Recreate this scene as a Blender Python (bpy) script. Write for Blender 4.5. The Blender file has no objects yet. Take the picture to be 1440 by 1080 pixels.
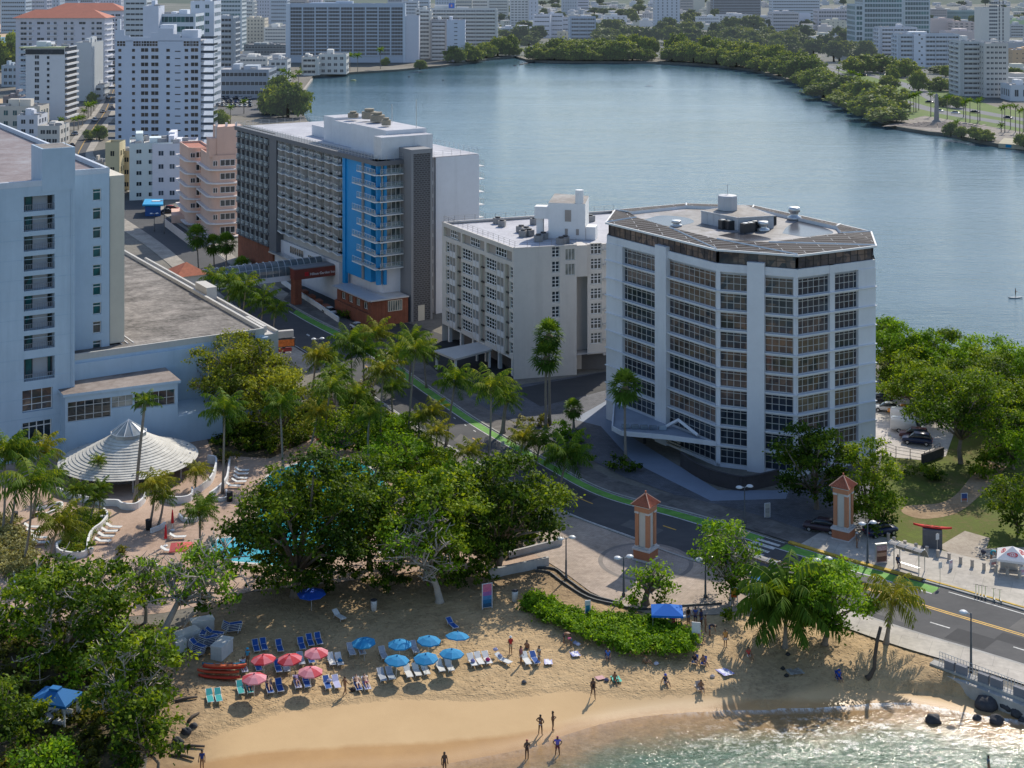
import bpy,bmesh,math,random
import numpy as np
from mathutils import Vector,Matrix
from mathutils.geometry import tessellate_polygon
R=math.radians
SC=bpy.context.scene
COL=SC.collection
# ---- survey of the place
FL,CH,HZ=2050.0,72.0,-48.0
SEA=-1.5
def G(px,py,z=0.0):
 Y=FL*(CH-z)/(py-HZ)
 return((px-720.0)/FL*Y,Y)
def G3(px,py,z=0.0):
 a=G(px,py,z);return Vector((a[0],a[1],z))
def ZT(py,Y):return CH-(py-HZ)*Y/FL
def PX(Y):return Y/FL
random.seed(7)
# ---- things
def tag(o,label=None,cat=None,group=None,kind=None):
 if label:o['label']=label
 if cat:o['category']=cat
 if group:o['group']=group
 if kind:o['kind']=kind
 return o
def thing(name,label,cat,loc=(0,0,0),rz=0.0,group=None,kind=None):
 o=bpy.data.objects.new(name,None);COL.objects.link(o)
 o.location=loc;o.rotation_euler=(0,0,rz);o.empty_display_size=.5
 return tag(o,label,cat,group,kind)
def adopt(o,parent,world=True):
 o.parent=parent
 if world and parent.parent is None:
  o.matrix_parent_inverse=(Matrix.Translation(parent.location)@parent.rotation_euler.to_matrix().to_4x4()).inverted()
 return o
def kids(o):return KIDS.get(o.name,[])
def dup(root,loc,rz=0.0,label=None,group=None,scale=None):
 r=root.copy();COL.objects.link(r);r.location=loc;r.rotation_euler=(0,0,rz)
 if scale is not None:r.scale=(scale,scale,scale)
 if label:r['label']=label
 if group:r['group']=group
 for ch in list(root.children):
  c=ch.copy();COL.objects.link(c);c.parent=r
  for g in list(ch.children):
   d=g.copy();COL.objects.link(d);d.parent=c
 return r
class MB:
 def __init__(s):s.v=[];s.f=[];s.m=[]
 def add(s,vs,fs,mi=0):
  n=len(s.v);s.v+=[tuple(p)for p in vs]
  for f in fs:s.f.append([i+n for i in f]);s.m.append(mi)
 def quad(s,a,b,c,d,mi=0):s.add((a,b,c,d),((0,1,2,3),),mi)
 def hexa(s,p,mi=0):
  s.add(p,((3,2,1,0),(4,5,6,7),(0,1,5,4),(1,2,6,5),(2,3,7,6),(3,0,4,7)),mi)
 def box(s,x0,x1,y0,y1,z0,z1,mi=0):
  s.hexa(((x0,y0,z0),(x1,y0,z0),(x1,y1,z0),(x0,y1,z0),(x0,y0,z1),(x1,y0,z1),(x1,y1,z1),(x0,y1,z1)),mi)
 def obox(s,c,size,rz=0,mi=0,rx=0):
  M=Matrix.Translation(c)@Matrix.Rotation(rz,4,'Z')@Matrix.Rotation(rx,4,'X')
  a,b,d=size[0]/2,size[1]/2,size[2]/2
  P=[M@Vector(q)for q in((-a,-b,-d),(a,-b,-d),(a,b,-d),(-a,b,-d),(-a,-b,d),(a,-b,d),(a,b,d),(-a,b,d))]
  s.hexa(P,mi)
 def sheet(s,poly,z,mi=0):
  pts=[Vector((p[0],p[1],z if len(p)<3 else p[2]))for p in poly]
  tr=tessellate_polygon([pts])
  fs=[]
  for t in tr:
   a,b,c=(pts[i]for i in t)
   fs.append(t if(b-a).cross(c-a).z>0 else(t[0],t[2],t[1]))
  s.add(pts,fs,mi)
 def prism(s,poly,z0,z1,mi=0,mtop=None,bottom=False):
  s.walls(poly,z0,z1,mi)
  s.sheet(poly,z1,mi if mtop is None else mtop)
 def walls(s,poly,z0,z1,mi=0):
  n=len(poly)
  ar=sum(poly[i][0]*poly[(i+1)%n][1]-poly[(i+1)%n][0]*poly[i][1]for i in range(n))
  pp=poly if ar>0 else poly[::-1]
  for i in range(n):
   a,b=pp[i],pp[(i+1)%n]
   s.quad((a[0],a[1],z0),(b[0],b[1],z0),(b[0],b[1],z1),(a[0],a[1],z1),mi)
 def tube(s,pts,rad,n=8,mi=0,cap=True):
  pts=[Vector(p)for p in pts];k=len(pts)
  if not hasattr(rad,'__len__'):rad=[rad]*k
  rings=[];ref=Vector((.13,.97,.2))
  for i,p in enumerate(pts):
   d=(pts[min(i+1,k-1)]-pts[max(i-1,0)])
   if d.length<1e-6:d=Vector((0,0,1))
   d.normalize()
   a=d.cross(ref)
   if a.length<.1:a=d.cross(Vector((1,0,0)))
   a.normalize();b=d.cross(a)
   rings.append([p+(a*math.cos(t)+b*math.sin(t))*rad[i]for t in[2*math.pi*j/n for j in range(n)]])
  vs=[q for r in rings for q in r];fs=[]
  for i in range(k-1):
   for j in range(n):
    fs.append((i*n+j,i*n+(j+1)%n,(i+1)*n+(j+1)%n,(i+1)*n+j))
  if cap:fs.append(tuple(range(n))[::-1]);fs.append(tuple((k-1)*n+j for j in range(n)))
  s.add(vs,fs,mi)
 def lathe(s,c,prof,n=16,mi=0,a0=0.0,sx=1,sy=1):
  vs=[];fs=[];k=len(prof)
  for r,z in prof:
   for j in range(n):
    t=a0+2*math.pi*j/n
    vs.append((c[0]+r*math.cos(t)*sx,c[1]+r*math.sin(t)*sy,c[2]+z))
  for i in range(k-1):
   for j in range(n):fs.append((i*n+j,i*n+(j+1)%n,(i+1)*n+(j+1)%n,(i+1)*n+j))
  fs.append(tuple((k-1)*n+j for j in range(n)))
  fs.append(tuple(range(n))[::-1])
  s.add(vs,fs,mi)
 def blob(s,c,r,n=10,mi=0,seed=0,amp=.0):
  rr=random.Random(seed);m=n//2+1;vs=[];fs=[]
  ph=[(rr.uniform(0,6),rr.uniform(1,3),rr.uniform(0,6))for _ in range(3)]
  for i in range(m+1):
   th=math.pi*i/m
   for j in range(n):
    t=2*math.pi*j/n
    d=Vector((math.sin(th)*math.cos(t),math.sin(th)*math.sin(t),math.cos(th)))
    k=1+amp*(sum(math.sin(a[0]+a[1]*2.3*d.x+a[2]*d.y+2*d.z*a[1])for a in ph)/2+rr.uniform(-.4,.4)*(0<i<m))
    vs.append((c[0]+d.x*r[0]*k,c[1]+d.y*r[1]*k,c[2]+d.z*r[2]*k))
  for i in range(m):
   for j in range(n):fs.append((i*n+j,(i+1)*n+j,(i+1)*n+(j+1)%n,i*n+(j+1)%n))
  s.add(vs,fs,mi)
 def mesh(s,name,mats,smooth=False):
  me=bpy.data.meshes.new(name);me.from_pydata(s.v,[],s.f)
  for m in(mats if isinstance(mats,(list,tuple))else[mats]):me.materials.append(m)
  if len(me.materials)>1:me.polygons.foreach_set('material_index',s.m)
  if smooth:me.polygons.foreach_set('use_smooth',[True]*len(s.f))
  me.update();return me
 def build(s,name,mats,parent=None,smooth=False,world=True):
  o=bpy.data.objects.new(name,s.mesh(name,mats,smooth));COL.objects.link(o)
  if parent is not None:adopt(o,parent,world)
  return o
def inst(name,me,parent=None,loc=(0,0,0),rz=0.0,world=True,scale=None):
 o=bpy.data.objects.new(name,me);COL.objects.link(o);o.location=loc;o.rotation_euler=(0,0,rz)
 if scale is not None:o.scale=scale
 if parent is not None:adopt(o,parent,world)
 return o
def structure(name,mb,mats,smooth=False,kind='structure'):
 o=mb.build(name,mats,smooth=smooth);o['kind']=kind;return o
class FR:
 def __init__(s,A,B):
  s.A=Vector((A[0],A[1]));d=Vector((B[0]-A[0],B[1]-A[1]));s.L=d.length;s.u=d/s.L
  s.n=Vector((s.u.y,-s.u.x));s.rz=math.atan2(s.u.y,s.u.x)
 def p(s,u,z,d=0.0):
  q=s.A+s.u*u+s.n*d;return Vector((q.x,q.y,z))
 def xy(s,u,d=0.0):
  q=s.A+s.u*u+s.n*d;return(q.x,q.y)
 def box(s,mb,u0,u1,z0,z1,d0,d1,mi=0):
  mb.hexa([s.p(u0,z0,d1),s.p(u1,z0,d1),s.p(u1,z0,d0),s.p(u0,z0,d0),s.p(u0,z1,d1),s.p(u1,z1,d1),s.p(u1,z1,d0),s.p(u0,z1,d0)],mi)
 def uat(s,px,d=0.0):
  k=(px-720.0)/FL;a=s.A+s.n*d
  return(k*a.y-a.x)/(s.u.x-k*s.u.y)
 def wall(s,mb,u0,u1,z0,z1,ops,depth=.3,mi=0,mr=None,d=0.0):
  us=sorted({u0,u1,*[min(max(o[i],u0),u1)for o in ops for i in(0,1)]})
  zs=sorted({z0,z1,*[min(max(o[i],z0),z1)for o in ops for i in(2,3)]})
  for i in range(len(us)-1):
   run=None
   for j in range(len(zs)-1):
    uc,zc=(us[i]+us[i+1])/2,(zs[j]+zs[j+1])/2
    hole=any(o[0]<uc<o[1]and o[2]<zc<o[3]for o in ops)
    if not hole and run is None:run=zs[j]
    if run is not None and(hole or j==len(zs)-2):
     e=zs[j]if hole else zs[j+1]
     mb.quad(s.p(us[i],run,d),s.p(us[i+1],run,d),s.p(us[i+1],e,d),s.p(us[i],e,d),mi);run=None
  k=mi if mr is None else mr
  for a,b,c,e in ops:
   q=lambda u,z,dd:s.p(u,z,d-dd)
   mb.quad(q(a,c,0),q(b,c,0),q(b,c,depth),q(a,c,depth),k)
   mb.quad(q(b,e,0),q(a,e,0),q(a,e,depth),q(b,e,depth),k)
   mb.quad(q(a,e,0),q(a,c,0),q(a,c,depth),q(a,e,depth),k)
   mb.quad(q(b,c,0),q(b,e,0),q(b,e,depth),q(b,c,depth),k)
 def put(s,name,me,parent,u,z,d=0.0):
  return inst(name,me,parent,s.p(u,z,d),s.rz)
  # ---- materials
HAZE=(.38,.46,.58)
def _nt(name):
 m=bpy.data.materials.new(name);m.use_nodes=True
 nt=m.node_tree;nt.nodes.clear();return m,nt
def N(nt,t,**kw):
 n=nt.nodes.new(t)
 for k,v in kw.items():
  if k.startswith('i_'):n.inputs[k[2:].replace('_',' ')].default_value=v
  else:setattr(n,k,v)
 return n
def ramp(nt,fac,stops,interp='LINEAR'):
 r=nt.nodes.new('ShaderNodeValToRGB');r.color_ramp.interpolation=interp
 e=r.color_ramp.elements
 while len(e)>1:e.remove(e[-1])
 e[0].position=stops[0][0];e[0].color=(*stops[0][1],1)
 for p,c in stops[1:]:
  x=e.new(p);x.color=(*c,1)
 nt.links.new(fac,r.inputs['Fac']);return r.outputs['Color']
def noise(nt,co,scale,detail=4,rough=.6,stretch=None,w=None):
 n=N(nt,'ShaderNodeTexNoise');n.inputs['Scale'].default_value=scale;n.inputs['Detail'].default_value=detail;n.inputs['Roughness'].default_value=rough
 if stretch:
  mp=N(nt,'ShaderNodeMapping');mp.inputs['Scale'].default_value=stretch;nt.links.new(co,mp.inputs['Vector']);co=mp.outputs['Vector']
 nt.links.new(co,n.inputs['Vector']);return n.outputs['Fac']
def mixc(nt,fac,a,b,mode='MIX'):
 m=N(nt,'ShaderNodeMix',data_type='RGBA',blend_type=mode)
 for sock,v in((m.inputs[0],fac),(m.inputs[6],a),(m.inputs[7],b)):
  if isinstance(v,(int,float)):sock.default_value=v
  elif isinstance(v,tuple):sock.default_value=(*v,1)if len(v)==3 else v
  else:nt.links.new(v,sock)
 return m.outputs[2]
def mth(nt,op,a,b=0.0,c=0.0):
 m=N(nt,'ShaderNodeMath',operation=op)
 for i,v in enumerate((a,b,c)):
  if isinstance(v,(int,float)):m.inputs[i].default_value=v
  else:nt.links.new(v,m.inputs[i])
 return m.outputs[0]
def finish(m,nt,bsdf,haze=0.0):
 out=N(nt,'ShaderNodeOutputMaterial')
 if haze>0:  # aerial haze put into distant surfaces as a bluish glow
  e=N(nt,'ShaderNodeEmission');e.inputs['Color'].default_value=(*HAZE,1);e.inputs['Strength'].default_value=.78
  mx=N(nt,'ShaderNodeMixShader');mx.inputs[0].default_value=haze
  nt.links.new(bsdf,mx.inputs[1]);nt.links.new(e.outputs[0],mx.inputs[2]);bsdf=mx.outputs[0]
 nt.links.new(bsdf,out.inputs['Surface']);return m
def pbsdf(nt,col,rough=.6,metal=0.0,spec=.5,bump=None,bs=.3,bd=.05):
 b=N(nt,'ShaderNodeBsdfPrincipled')
 for k,v in(('Base Color',col),('Roughness',rough),('Metallic',metal),('Specular IOR Level',spec)):
  if isinstance(v,tuple):b.inputs[k].default_value=(*v,1)
  elif isinstance(v,(int,float)):b.inputs[k].default_value=v
  else:nt.links.new(v,b.inputs[k])
 if bump is not None:
  n=N(nt,'ShaderNodeBump');n.inputs['Strength'].default_value=bs;n.inputs['Distance'].default_value=bd
  nt.links.new(bump,n.inputs['Height']);nt.links.new(n.outputs[0],b.inputs['Normal'])
 return b.outputs[0]
def sc3(c,k):return tuple(min(1,x*k)for x in c)
MATS={}
def mat(name,col,rough=.65,var=.18,sc=.6,bump=.0,bsc=8,metal=0,spec=.4,streak=0.0,haze=0.0,rnd=0.0,dirt=None):
 if name in MATS:return MATS[name]
 m,nt=_nt(name);tc=N(nt,'ShaderNodeTexCoord');co=tc.outputs['Object']
 n1=noise(nt,co,sc,5);n2=noise(nt,co,sc*7,3)
 f=mth(nt,'ADD',mth(nt,'MULTIPLY',n1,.7),mth(nt,'MULTIPLY',n2,.3))
 c=ramp(nt,f,[(.3,sc3(col,1-var)),(.7,sc3(col,1+var*.6))])
 if streak>0:
  s=noise(nt,co,1.0,5,.75,(.45,.45,.035))
  c=mixc(nt,mth(nt,'MULTIPLY',ramp(nt,s,[(.5,(0,0,0)),(.8,(1,1,1))]),streak),c,dirt or sc3(col,.62))
 if rnd>0:
  oi=N(nt,'ShaderNodeObjectInfo')
  c=mixc(nt,1.0,c,ramp(nt,oi.outputs['Random'],[(0,(1-rnd,)*3),(1,(1,1,1))]),'MULTIPLY')
 b=pbsdf(nt,c,rough,metal,spec,noise(nt,co,bsc,4)if bump else None,bump)
 MATS[name]=finish(m,nt,b,haze);return m
def glass(name,cols,rough=.06,haze=0.0,spec=.6,sc=.35):
 if name in MATS:return MATS[name]
 m,nt=_nt(name);oi=N(nt,'ShaderNodeObjectInfo');tc=N(nt,'ShaderNodeTexCoord')
 n1=noise(nt,tc.outputs['Object'],sc,2)
 v=N(nt,'ShaderNodeTexVoronoi');v.inputs['Scale'].default_value=.85;nt.links.new(tc.outputs['Object'],v.inputs['Vector'])
 f=mth(nt,'FRACT',mth(nt,'ADD',oi.outputs['Random'],mth(nt,'MULTIPLY',v.outputs['Color'],.6)))
 k=len(cols)
 c=ramp(nt,f,[(i/k,c_)for i,c_ in enumerate(cols)])
 c=mixc(nt,1.0,c,ramp(nt,n1,[(.35,(.6,)*3),(.65,(1.2,)*3)]),'MULTIPLY')
 b=pbsdf(nt,c,rough,0,spec,noise(nt,tc.outputs['Object'],.8,1),.04,.1)
 MATS[name]=finish(m,nt,b,haze);return m
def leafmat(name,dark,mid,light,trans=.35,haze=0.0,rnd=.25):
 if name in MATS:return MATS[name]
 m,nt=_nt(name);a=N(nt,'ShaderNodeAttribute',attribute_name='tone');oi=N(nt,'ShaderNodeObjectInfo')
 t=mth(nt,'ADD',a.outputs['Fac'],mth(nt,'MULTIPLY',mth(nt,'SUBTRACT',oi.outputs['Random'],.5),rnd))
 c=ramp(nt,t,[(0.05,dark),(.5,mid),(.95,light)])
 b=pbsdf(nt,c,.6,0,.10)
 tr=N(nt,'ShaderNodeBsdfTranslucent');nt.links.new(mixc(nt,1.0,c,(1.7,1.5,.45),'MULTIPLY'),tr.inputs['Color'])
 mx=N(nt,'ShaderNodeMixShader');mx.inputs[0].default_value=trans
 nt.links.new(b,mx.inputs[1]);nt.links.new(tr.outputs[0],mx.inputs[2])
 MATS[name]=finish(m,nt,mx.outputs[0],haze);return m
 # ---- people: bodies grown over a posed skeleton
def skin_mesh(verts,edges,rads,sub=1,name='body',root=0):
 me=bpy.data.meshes.new('sk');me.from_pydata(verts,edges,[]);ob=bpy.data.objects.new('sk',me);COL.objects.link(ob)
 md=ob.modifiers.new('s','SKIN');md.use_smooth_shade=True
 if not me.skin_vertices:pass
 for i,r in enumerate(rads):r=r*1.12 if not isinstance(r,tuple)else(r[0]*1.1,r[1]*1.1);sv=me.skin_vertices[0].data[i];sv.radius=(r,r)if not isinstance(r,tuple)else r;sv.use_root=(i==root)
 ss=ob.modifiers.new('u','SUBSURF');ss.levels=sub;ss.render_levels=sub
 bpy.context.view_layer.update();out=bpy.data.meshes.new_from_object(ob.evaluated_get(bpy.context.evaluated_depsgraph_get()));out.name=name
 bpy.data.objects.remove(ob);bpy.data.meshes.remove(me);out.polygons.foreach_set('use_smooth',[True]*len(out.polygons));return out
RAD=dict(pel=(.135,.11),che=(.15,.105),nek=.052,hed=.088,top=.072,sho=.062,elb=.043,wri=.03,pal=(.036,.02),hip=.085,kne=.058,ank=.038,toe=.03,mid=(.125,.095))
def base_pose():
 return dict(pel=(0,0,.95),mid=(0,0,1.12),che=(0,.01,1.32),nek=(0,.01,1.50),hed=(0,-.015,1.61),top=(0,-.005,1.70),shoL=(.175,.01,1.42),elbL=(.24,.03,1.15),wriL=(.26,-.06,.92),palL=(.262,-.09,.85),shoR=(-.175,.01,1.42),elbR=(-.24,.03,1.15),wriR=(-.26,-.06,.92),palR=(-.262,-.09,.85),hipL=(.095,0,.90),kneL=(.105,-.02,.50),ankL=(.11,.03,.08),toeL=(.13,-.13,.035),hipR=(-.095,0,.90),kneR=(-.105,-.02,.50),ankR=(-.11,.03,.08),toeR=(-.13,-.13,.035))
def pose(kind):
 p=base_pose()
 if kind=='hips':p.update(elbL=(.38,.05,1.2),wriL=(.2,-.04,1.02),palL=(.14,-.07,1.0),elbR=(-.38,.05,1.2),wriR=(-.2,-.04,1.02),palR=(-.14,-.07,1.0),ankL=(.17,.03,.08),toeL=(.2,-.12,.035),kneL=(.14,-.01,.5),ankR=(-.17,.03,.08),toeR=(-.2,-.12,.035),kneR=(-.14,-.01,.5))
 if kind=='walk':p.update(kneL=(.1,-.2,.52),ankL=(.11,-.22,.09),toeL=(.12,-.38,.04),kneR=(-.1,.1,.49),ankR=(-.1,.34,.16),toeR=(-.11,.25,.04),elbL=(.25,.16,1.18),wriL=(.25,.2,.95),palL=(.25,.19,.88),elbR=(-.25,-.1,1.18),wriR=(-.24,-.28,1.03),palR=(-.24,-.34,.98))
 if kind=='fold':p.update(elbL=(.26,-.02,1.16),wriL=(.1,-.2,1.22),palL=(.04,-.22,1.24),elbR=(-.26,-.02,1.16),wriR=(-.1,-.22,1.17),palR=(-.04,-.24,1.19))
 if kind=='carry':p.update(elbL=(.25,-.02,1.16),wriL=(.16,-.26,1.12),palL=(.13,-.33,1.12),elbR=(-.25,-.02,1.16),wriR=(-.16,-.26,1.12),palR=(-.13,-.33,1.12))
 if kind=='bend':p.update(mid=(0,-.12,1.05),che=(0,-.34,1.08),nek=(0,-.5,1.06),hed=(0,-.6,1.0),top=(0,-.68,.97),shoL=(.17,-.42,1.05),elbL=(.2,-.48,.78),wriL=(.17,-.55,.55),palL=(.16,-.58,.48),shoR=(-.17,-.42,1.05),elbR=(-.2,-.48,.78),wriR=(-.17,-.55,.55),palR=(-.16,-.58,.48))
 if kind=='sit':
  p=dict(pel=(0,.05,.13),mid=(0,.08,.3),che=(0,.1,.5),nek=(0,.07,.68),hed=(0,.03,.79),top=(0,.04,.88),shoL=(.175,.1,.6),elbL=(.25,.0,.38),wriL=(.2,-.2,.34),palL=(.18,-.27,.34),shoR=(-.175,.1,.6),elbR=(-.25,.22,.35),wriR=(-.26,.3,.12),palR=(-.26,.34,.06),hipL=(.1,.0,.12),kneL=(.15,-.36,.38),ankL=(.13,-.66,.07),toeL=(.14,-.8,.06),hipR=(-.1,.0,.12),kneR=(-.15,-.36,.36),ankR=(-.13,-.68,.07),toeR=(-.15,-.82,.06))
 if kind=='chair':
  p=dict(pel=(0,.08,.55),mid=(0,.11,.72),che=(0,.12,.92),nek=(0,.1,1.1),hed=(0,.06,1.21),top=(0,.07,1.3),shoL=(.175,.12,1.02),elbL=(.23,.02,.78),wriL=(.17,-.2,.68),palL=(.15,-.27,.66),shoR=(-.175,.12,1.02),elbR=(-.23,.02,.78),wriR=(-.17,-.2,.68),palR=(-.15,-.27,.66),hipL=(.1,.02,.53),kneL=(.12,-.4,.52),ankL=(.12,-.42,.09),toeL=(.13,-.57,.04),hipR=(-.1,.02,.53),kneR=(-.12,-.4,.52),ankR=(-.12,-.42,.09),toeR=(-.13,-.57,.04))
 if kind=='lounge':
  p=dict(pel=(0,.12,.5),mid=(0,.3,.56),che=(0,.48,.68),nek=(0,.64,.78),hed=(0,.74,.85),top=(0,.81,.91),shoL=(.175,.56,.74),elbL=(.27,.36,.56),wriL=(.25,.12,.48),palL=(.24,.05,.47),shoR=(-.175,.56,.74),elbR=(-.27,.36,.56),wriR=(-.16,.2,.66),palR=(-.1,.16,.67),hipL=(.09,.05,.48),kneL=(.12,-.38,.56),ankL=(.12,-.78,.44),toeL=(.14,-.86,.52),hipR=(-.09,.05,.48),kneR=(-.12,-.38,.5),ankR=(-.12,-.8,.42),toeR=(-.14,-.88,.5))
 return p
EDG=[('pel','mid'),('mid','che'),('che','nek'),('nek','hed'),('hed','top')]+[e for s in 'LR' for e in(('che','sho'+s),('sho'+s,'elb'+s),('elb'+s,'wri'+s),('wri'+s,'pal'+s),('pel','hip'+s),('hip'+s,'kne'+s),('kne'+s,'ank'+s),('ank'+s,'toe'+s))]
def body_mesh(kind):
 p=pose(kind);ks=list(p);V=[Vector(p[k])for k in ks];Rr=[RAD[k[:3]]for k in ks];E=[(ks.index(a),ks.index(b))for a,b in EDG]
 for s in 'LR':
  w,q=Vector(p['wri'+s]),Vector(p['pal'+s]);d=(q-w).normalized();sd=d.cross(Vector((0,0,1))if abs(d.z)<.8 else Vector((0,1,0))).normalized()
  for j,(o,l)in enumerate(((-.03,.065),(-.01,.08),(.01,.076),(.03,.058))):
   n=len(V);V+=[q+sd*o+d*.03,q+sd*o*1.15+d*(.03+l)+Vector((0,-.012,-.01-.004*j))];Rr+=[.011,.008];E+=[(ks.index('pal'+s),n),(n,n+1)]
  n=len(V);V+=[q.lerp(w,.45)-sd*.045,q-sd*.065+d*.025];Rr+=[.013,.009];E+=[(ks.index('wri'+s),n),(n,n+1)]
 h=Vector(p['hed']);f=Vector((0,-1,0))if kind!='lounge' else Vector((0,-.75,.65));n=len(V);V+=[h+f*.10+Vector((0,0,.0))];Rr+=[.016];E.append((ks.index('hed'),n))
 for sg in(-1,1):V.append(h+Vector((.088*sg,.01,.01)));Rr.append(.018);E.append((ks.index('hed'),len(V)-1))
 return skin_mesh([tuple(v)for v in V],E,Rr)
def cloth_mesh(kind,part):
 p={k:Vector(v)for k,v in pose(kind).items()};g=1.16
 L=lambda a,b,t:p[a].lerp(p[b],t)
 if part in('shorts','bikini'):
  t=.62 if part=='shorts' else .16
  V=[L('pel','mid',.5),p['pel'],p['hipL'],L('hipL','kneL',t),p['hipR'],L('hipR','kneR',t)];E=[(0,1),(1,2),(2,3),(1,4),(4,5)];Rr=[(.135,.105),(.15,.125),.1,.088 if part=='shorts' else .096,.1,.088 if part=='shorts' else .096]
 elif part=='trousers':V=[L('pel','mid',.5),p['pel'],p['hipL'],p['kneL'],L('kneL','ankL',.95),p['hipR'],p['kneR'],L('kneR','ankR',.95)];E=[(0,1),(1,2),(2,3),(3,4),(1,5),(5,6),(6,7)];Rr=[(.135,.105),(.15,.125),.1,.072,.056,.1,.072,.056]
 elif part=='top':V=[L('mid','che',.45),L('mid','che',.9)];E=[(0,1)];Rr=[(.15,.115),(.168,.125)]
 elif part=='swimsuit':V=[L('pel','hipL',.3),p['pel'],p['mid'],L('mid','che',.8)];E=[(0,1),(1,2),(2,3)];Rr=[.12,(.152,.128),(.138,.108),(.165,.12)]
 else:V=[p['pel'],p['mid'],p['che'],L('che','nek',.6),p['shoL'],L('shoL','elbL',.55),p['shoR'],L('shoR','elbR',.55)];E=[(0,1),(1,2),(2,3),(2,4),(4,5),(2,6),(6,7)];Rr=[(.155,.13),(.145,.112),(.168,.122),.07,.08,.066,.08,.066]
 return skin_mesh([tuple(v)for v in V],E,Rr,1,part)
POSES=('stand','hips','walk','fold','carry','bend','sit','chair','lounge')
PB_ODY={k:body_mesh(k)for k in POSES}
PCL={(k,c):cloth_mesh(k,c)for k in POSES for c in('shorts','bikini','top','swimsuit','shirt','trousers')}
CLOTHM={}
def cmat(c,v=.12):
 if c not in CLOTHM:CLOTHM[c]=mat('cloth_%02x%02x%02x'%tuple(int(x*255)for x in c),c,.85,v,6)
 return CLOTHM[c]
SKN={'d':(.12,.062,.038),'m':(.26,.135,.075),'l':(.45,.27,.18)}
PMC={}
def colored(me,m):
 k=(me.name,m.name)
 if k not in PMC:c=me.copy();c.materials.clear();c.materials.append(m);PMC[k]=c
 return PMC[k]
def person(label,loc,kind='stand',rz=0.0,skin='m',clothes=(),hair=(.03,.02,.015),hat=None,h=1.0,longhair=False,group=None):
 root=thing('person',label,'person',loc,rz,group);s=1.1*h;root.scale=(s,s,s);sm=mat('skin_'+skin,SKN[skin],.55,.08,4)
 o=inst('body',colored(PB_ODY[kind],sm));o.parent=root
 for part,c in clothes:q=inst(part,colored(PCL[(kind,part)],cmat(c)));q.parent=root
 p={k:Vector(v)for k,v in pose(kind).items()};c=p['hed'].lerp(p['top'],.55);mb=MB();back=Vector((0,.02,0))
 if hat:mb.lathe(tuple(c),[(.16,-.01),(.155,.01),(.1,.02),(.095,.09),(.05,.115)],12);q=mb.build('hat',[cmat(hat)],None,True);q.parent=root
 else:
  mb.blob(tuple(c+back),(.103,.105,.098),10)
  if longhair:mb.blob(tuple(c+Vector((0,.06,-.11))),(.095,.06,.16),8)
  q=mb.build('hair',[mat('hair_%d'%int(hair[0]*200),hair,.6,.2,8)],None,True);q.parent=root
 return root
 # ---- camera, light
SC.view_settings.view_transform='Standard';SC.view_settings.look='None';SC.view_settings.exposure=0;SC.view_settings.gamma=1
cam=bpy.data.cameras.new('camera');co_=bpy.data.objects.new('camera',cam);COL.objects.link(co_)
co_.location=(0,0,CH);co_.rotation_euler=(R(90),0,0)
cam.sensor_width=36;cam.lens=FL/1440*36;cam.shift_y=(HZ-540)/1440;cam.clip_end=20000;cam.clip_start=1
SC.camera=co_
SUN_EL,SUN_AZ=39.0,24.5
w=bpy.data.worlds.new('World');SC.world=w;w.use_nodes=True
wn=w.node_tree;bg=wn.nodes['Background'];sky=wn.nodes.new('ShaderNodeTexSky');sky.sky_type='NISHITA';sky.sun_disc=False
sky.sun_elevation=R(SUN_EL);sky.sun_rotation=R(SUN_AZ);sky.air_density=1.0;sky.dust_density=.7;sky.ozone_density=2.2
wn.links.new(sky.outputs[0],bg.inputs['Color']);bg.inputs['Strength'].default_value=.175
sl=bpy.data.lights.new('sun','SUN');sl.energy=4.7;sl.angle=R(.5);sl.color=(1,.92,.78)
so=bpy.data.objects.new('sun',sl);COL.objects.link(so)
SDIR=Vector((math.sin(R(SUN_AZ))*math.cos(R(SUN_EL)),math.cos(R(SUN_AZ))*math.cos(R(SUN_EL)),math.sin(R(SUN_EL))))
so.rotation_euler=SDIR.to_track_quat('Z','Y').to_euler();so.location=(60,150,200)
SC.cycles.max_bounces=6;SC.cycles.diffuse_bounces=2;SC.cycles.glossy_bounces=3;SC.cycles.transmission_bounces=3;SC.cycles.transparent_max_bounces=6
SC.cycles.caustics_reflective=False;SC.cycles.caustics_refractive=False
SC.cycles.use_denoising=True
SC.cycles.sample_clamp_indirect=6
# ---- outlines
def gl(pts,z=0.0):return[G(a,b,z)for a,b in pts]
def smooth_line(pts,n=8):
 P=[np.array(p,float)for p in pts];P=[2*P[0]-P[1]]+P+[2*P[-1]-P[-2]];out=[]
 for i in range(1,len(P)-2):
  for k in range(n):
   t=k/n;a,b,c,d=P[i-1],P[i],P[i+1],P[i+2]
   out.append(.5*((2*b)+(-a+c)*t+(2*a-5*b+4*c-d)*t*t+(-a+3*b-3*c+d)*t**3))
 out.append(P[-2]);return[tuple(p)for p in out]
SHORE=smooth_line(gl([(100,1150),(330,1100),(480,1085),(600,1078),(660,1068),(740,1052),(800,1032),(850,1017),(900,1008),(960,1002),(1040,998),(1100,996),(1160,994),(1230,990),(1285,990),(1330,998),(1385,1008),(1440,1013),(1560,1030),(1800,1060)],SEA))
SMOOTH=smooth_line(gl([(100,1110),(263,1045),(363,1010),(397,998),(470,990),(560,980),(690,981),(800,968),(880,978),(1000,972),(1080,985),(1140,968),(1200,960),(1242,960),(1300,966),(1375,974),(1480,1000),(1700,1040)],-.8))
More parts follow.
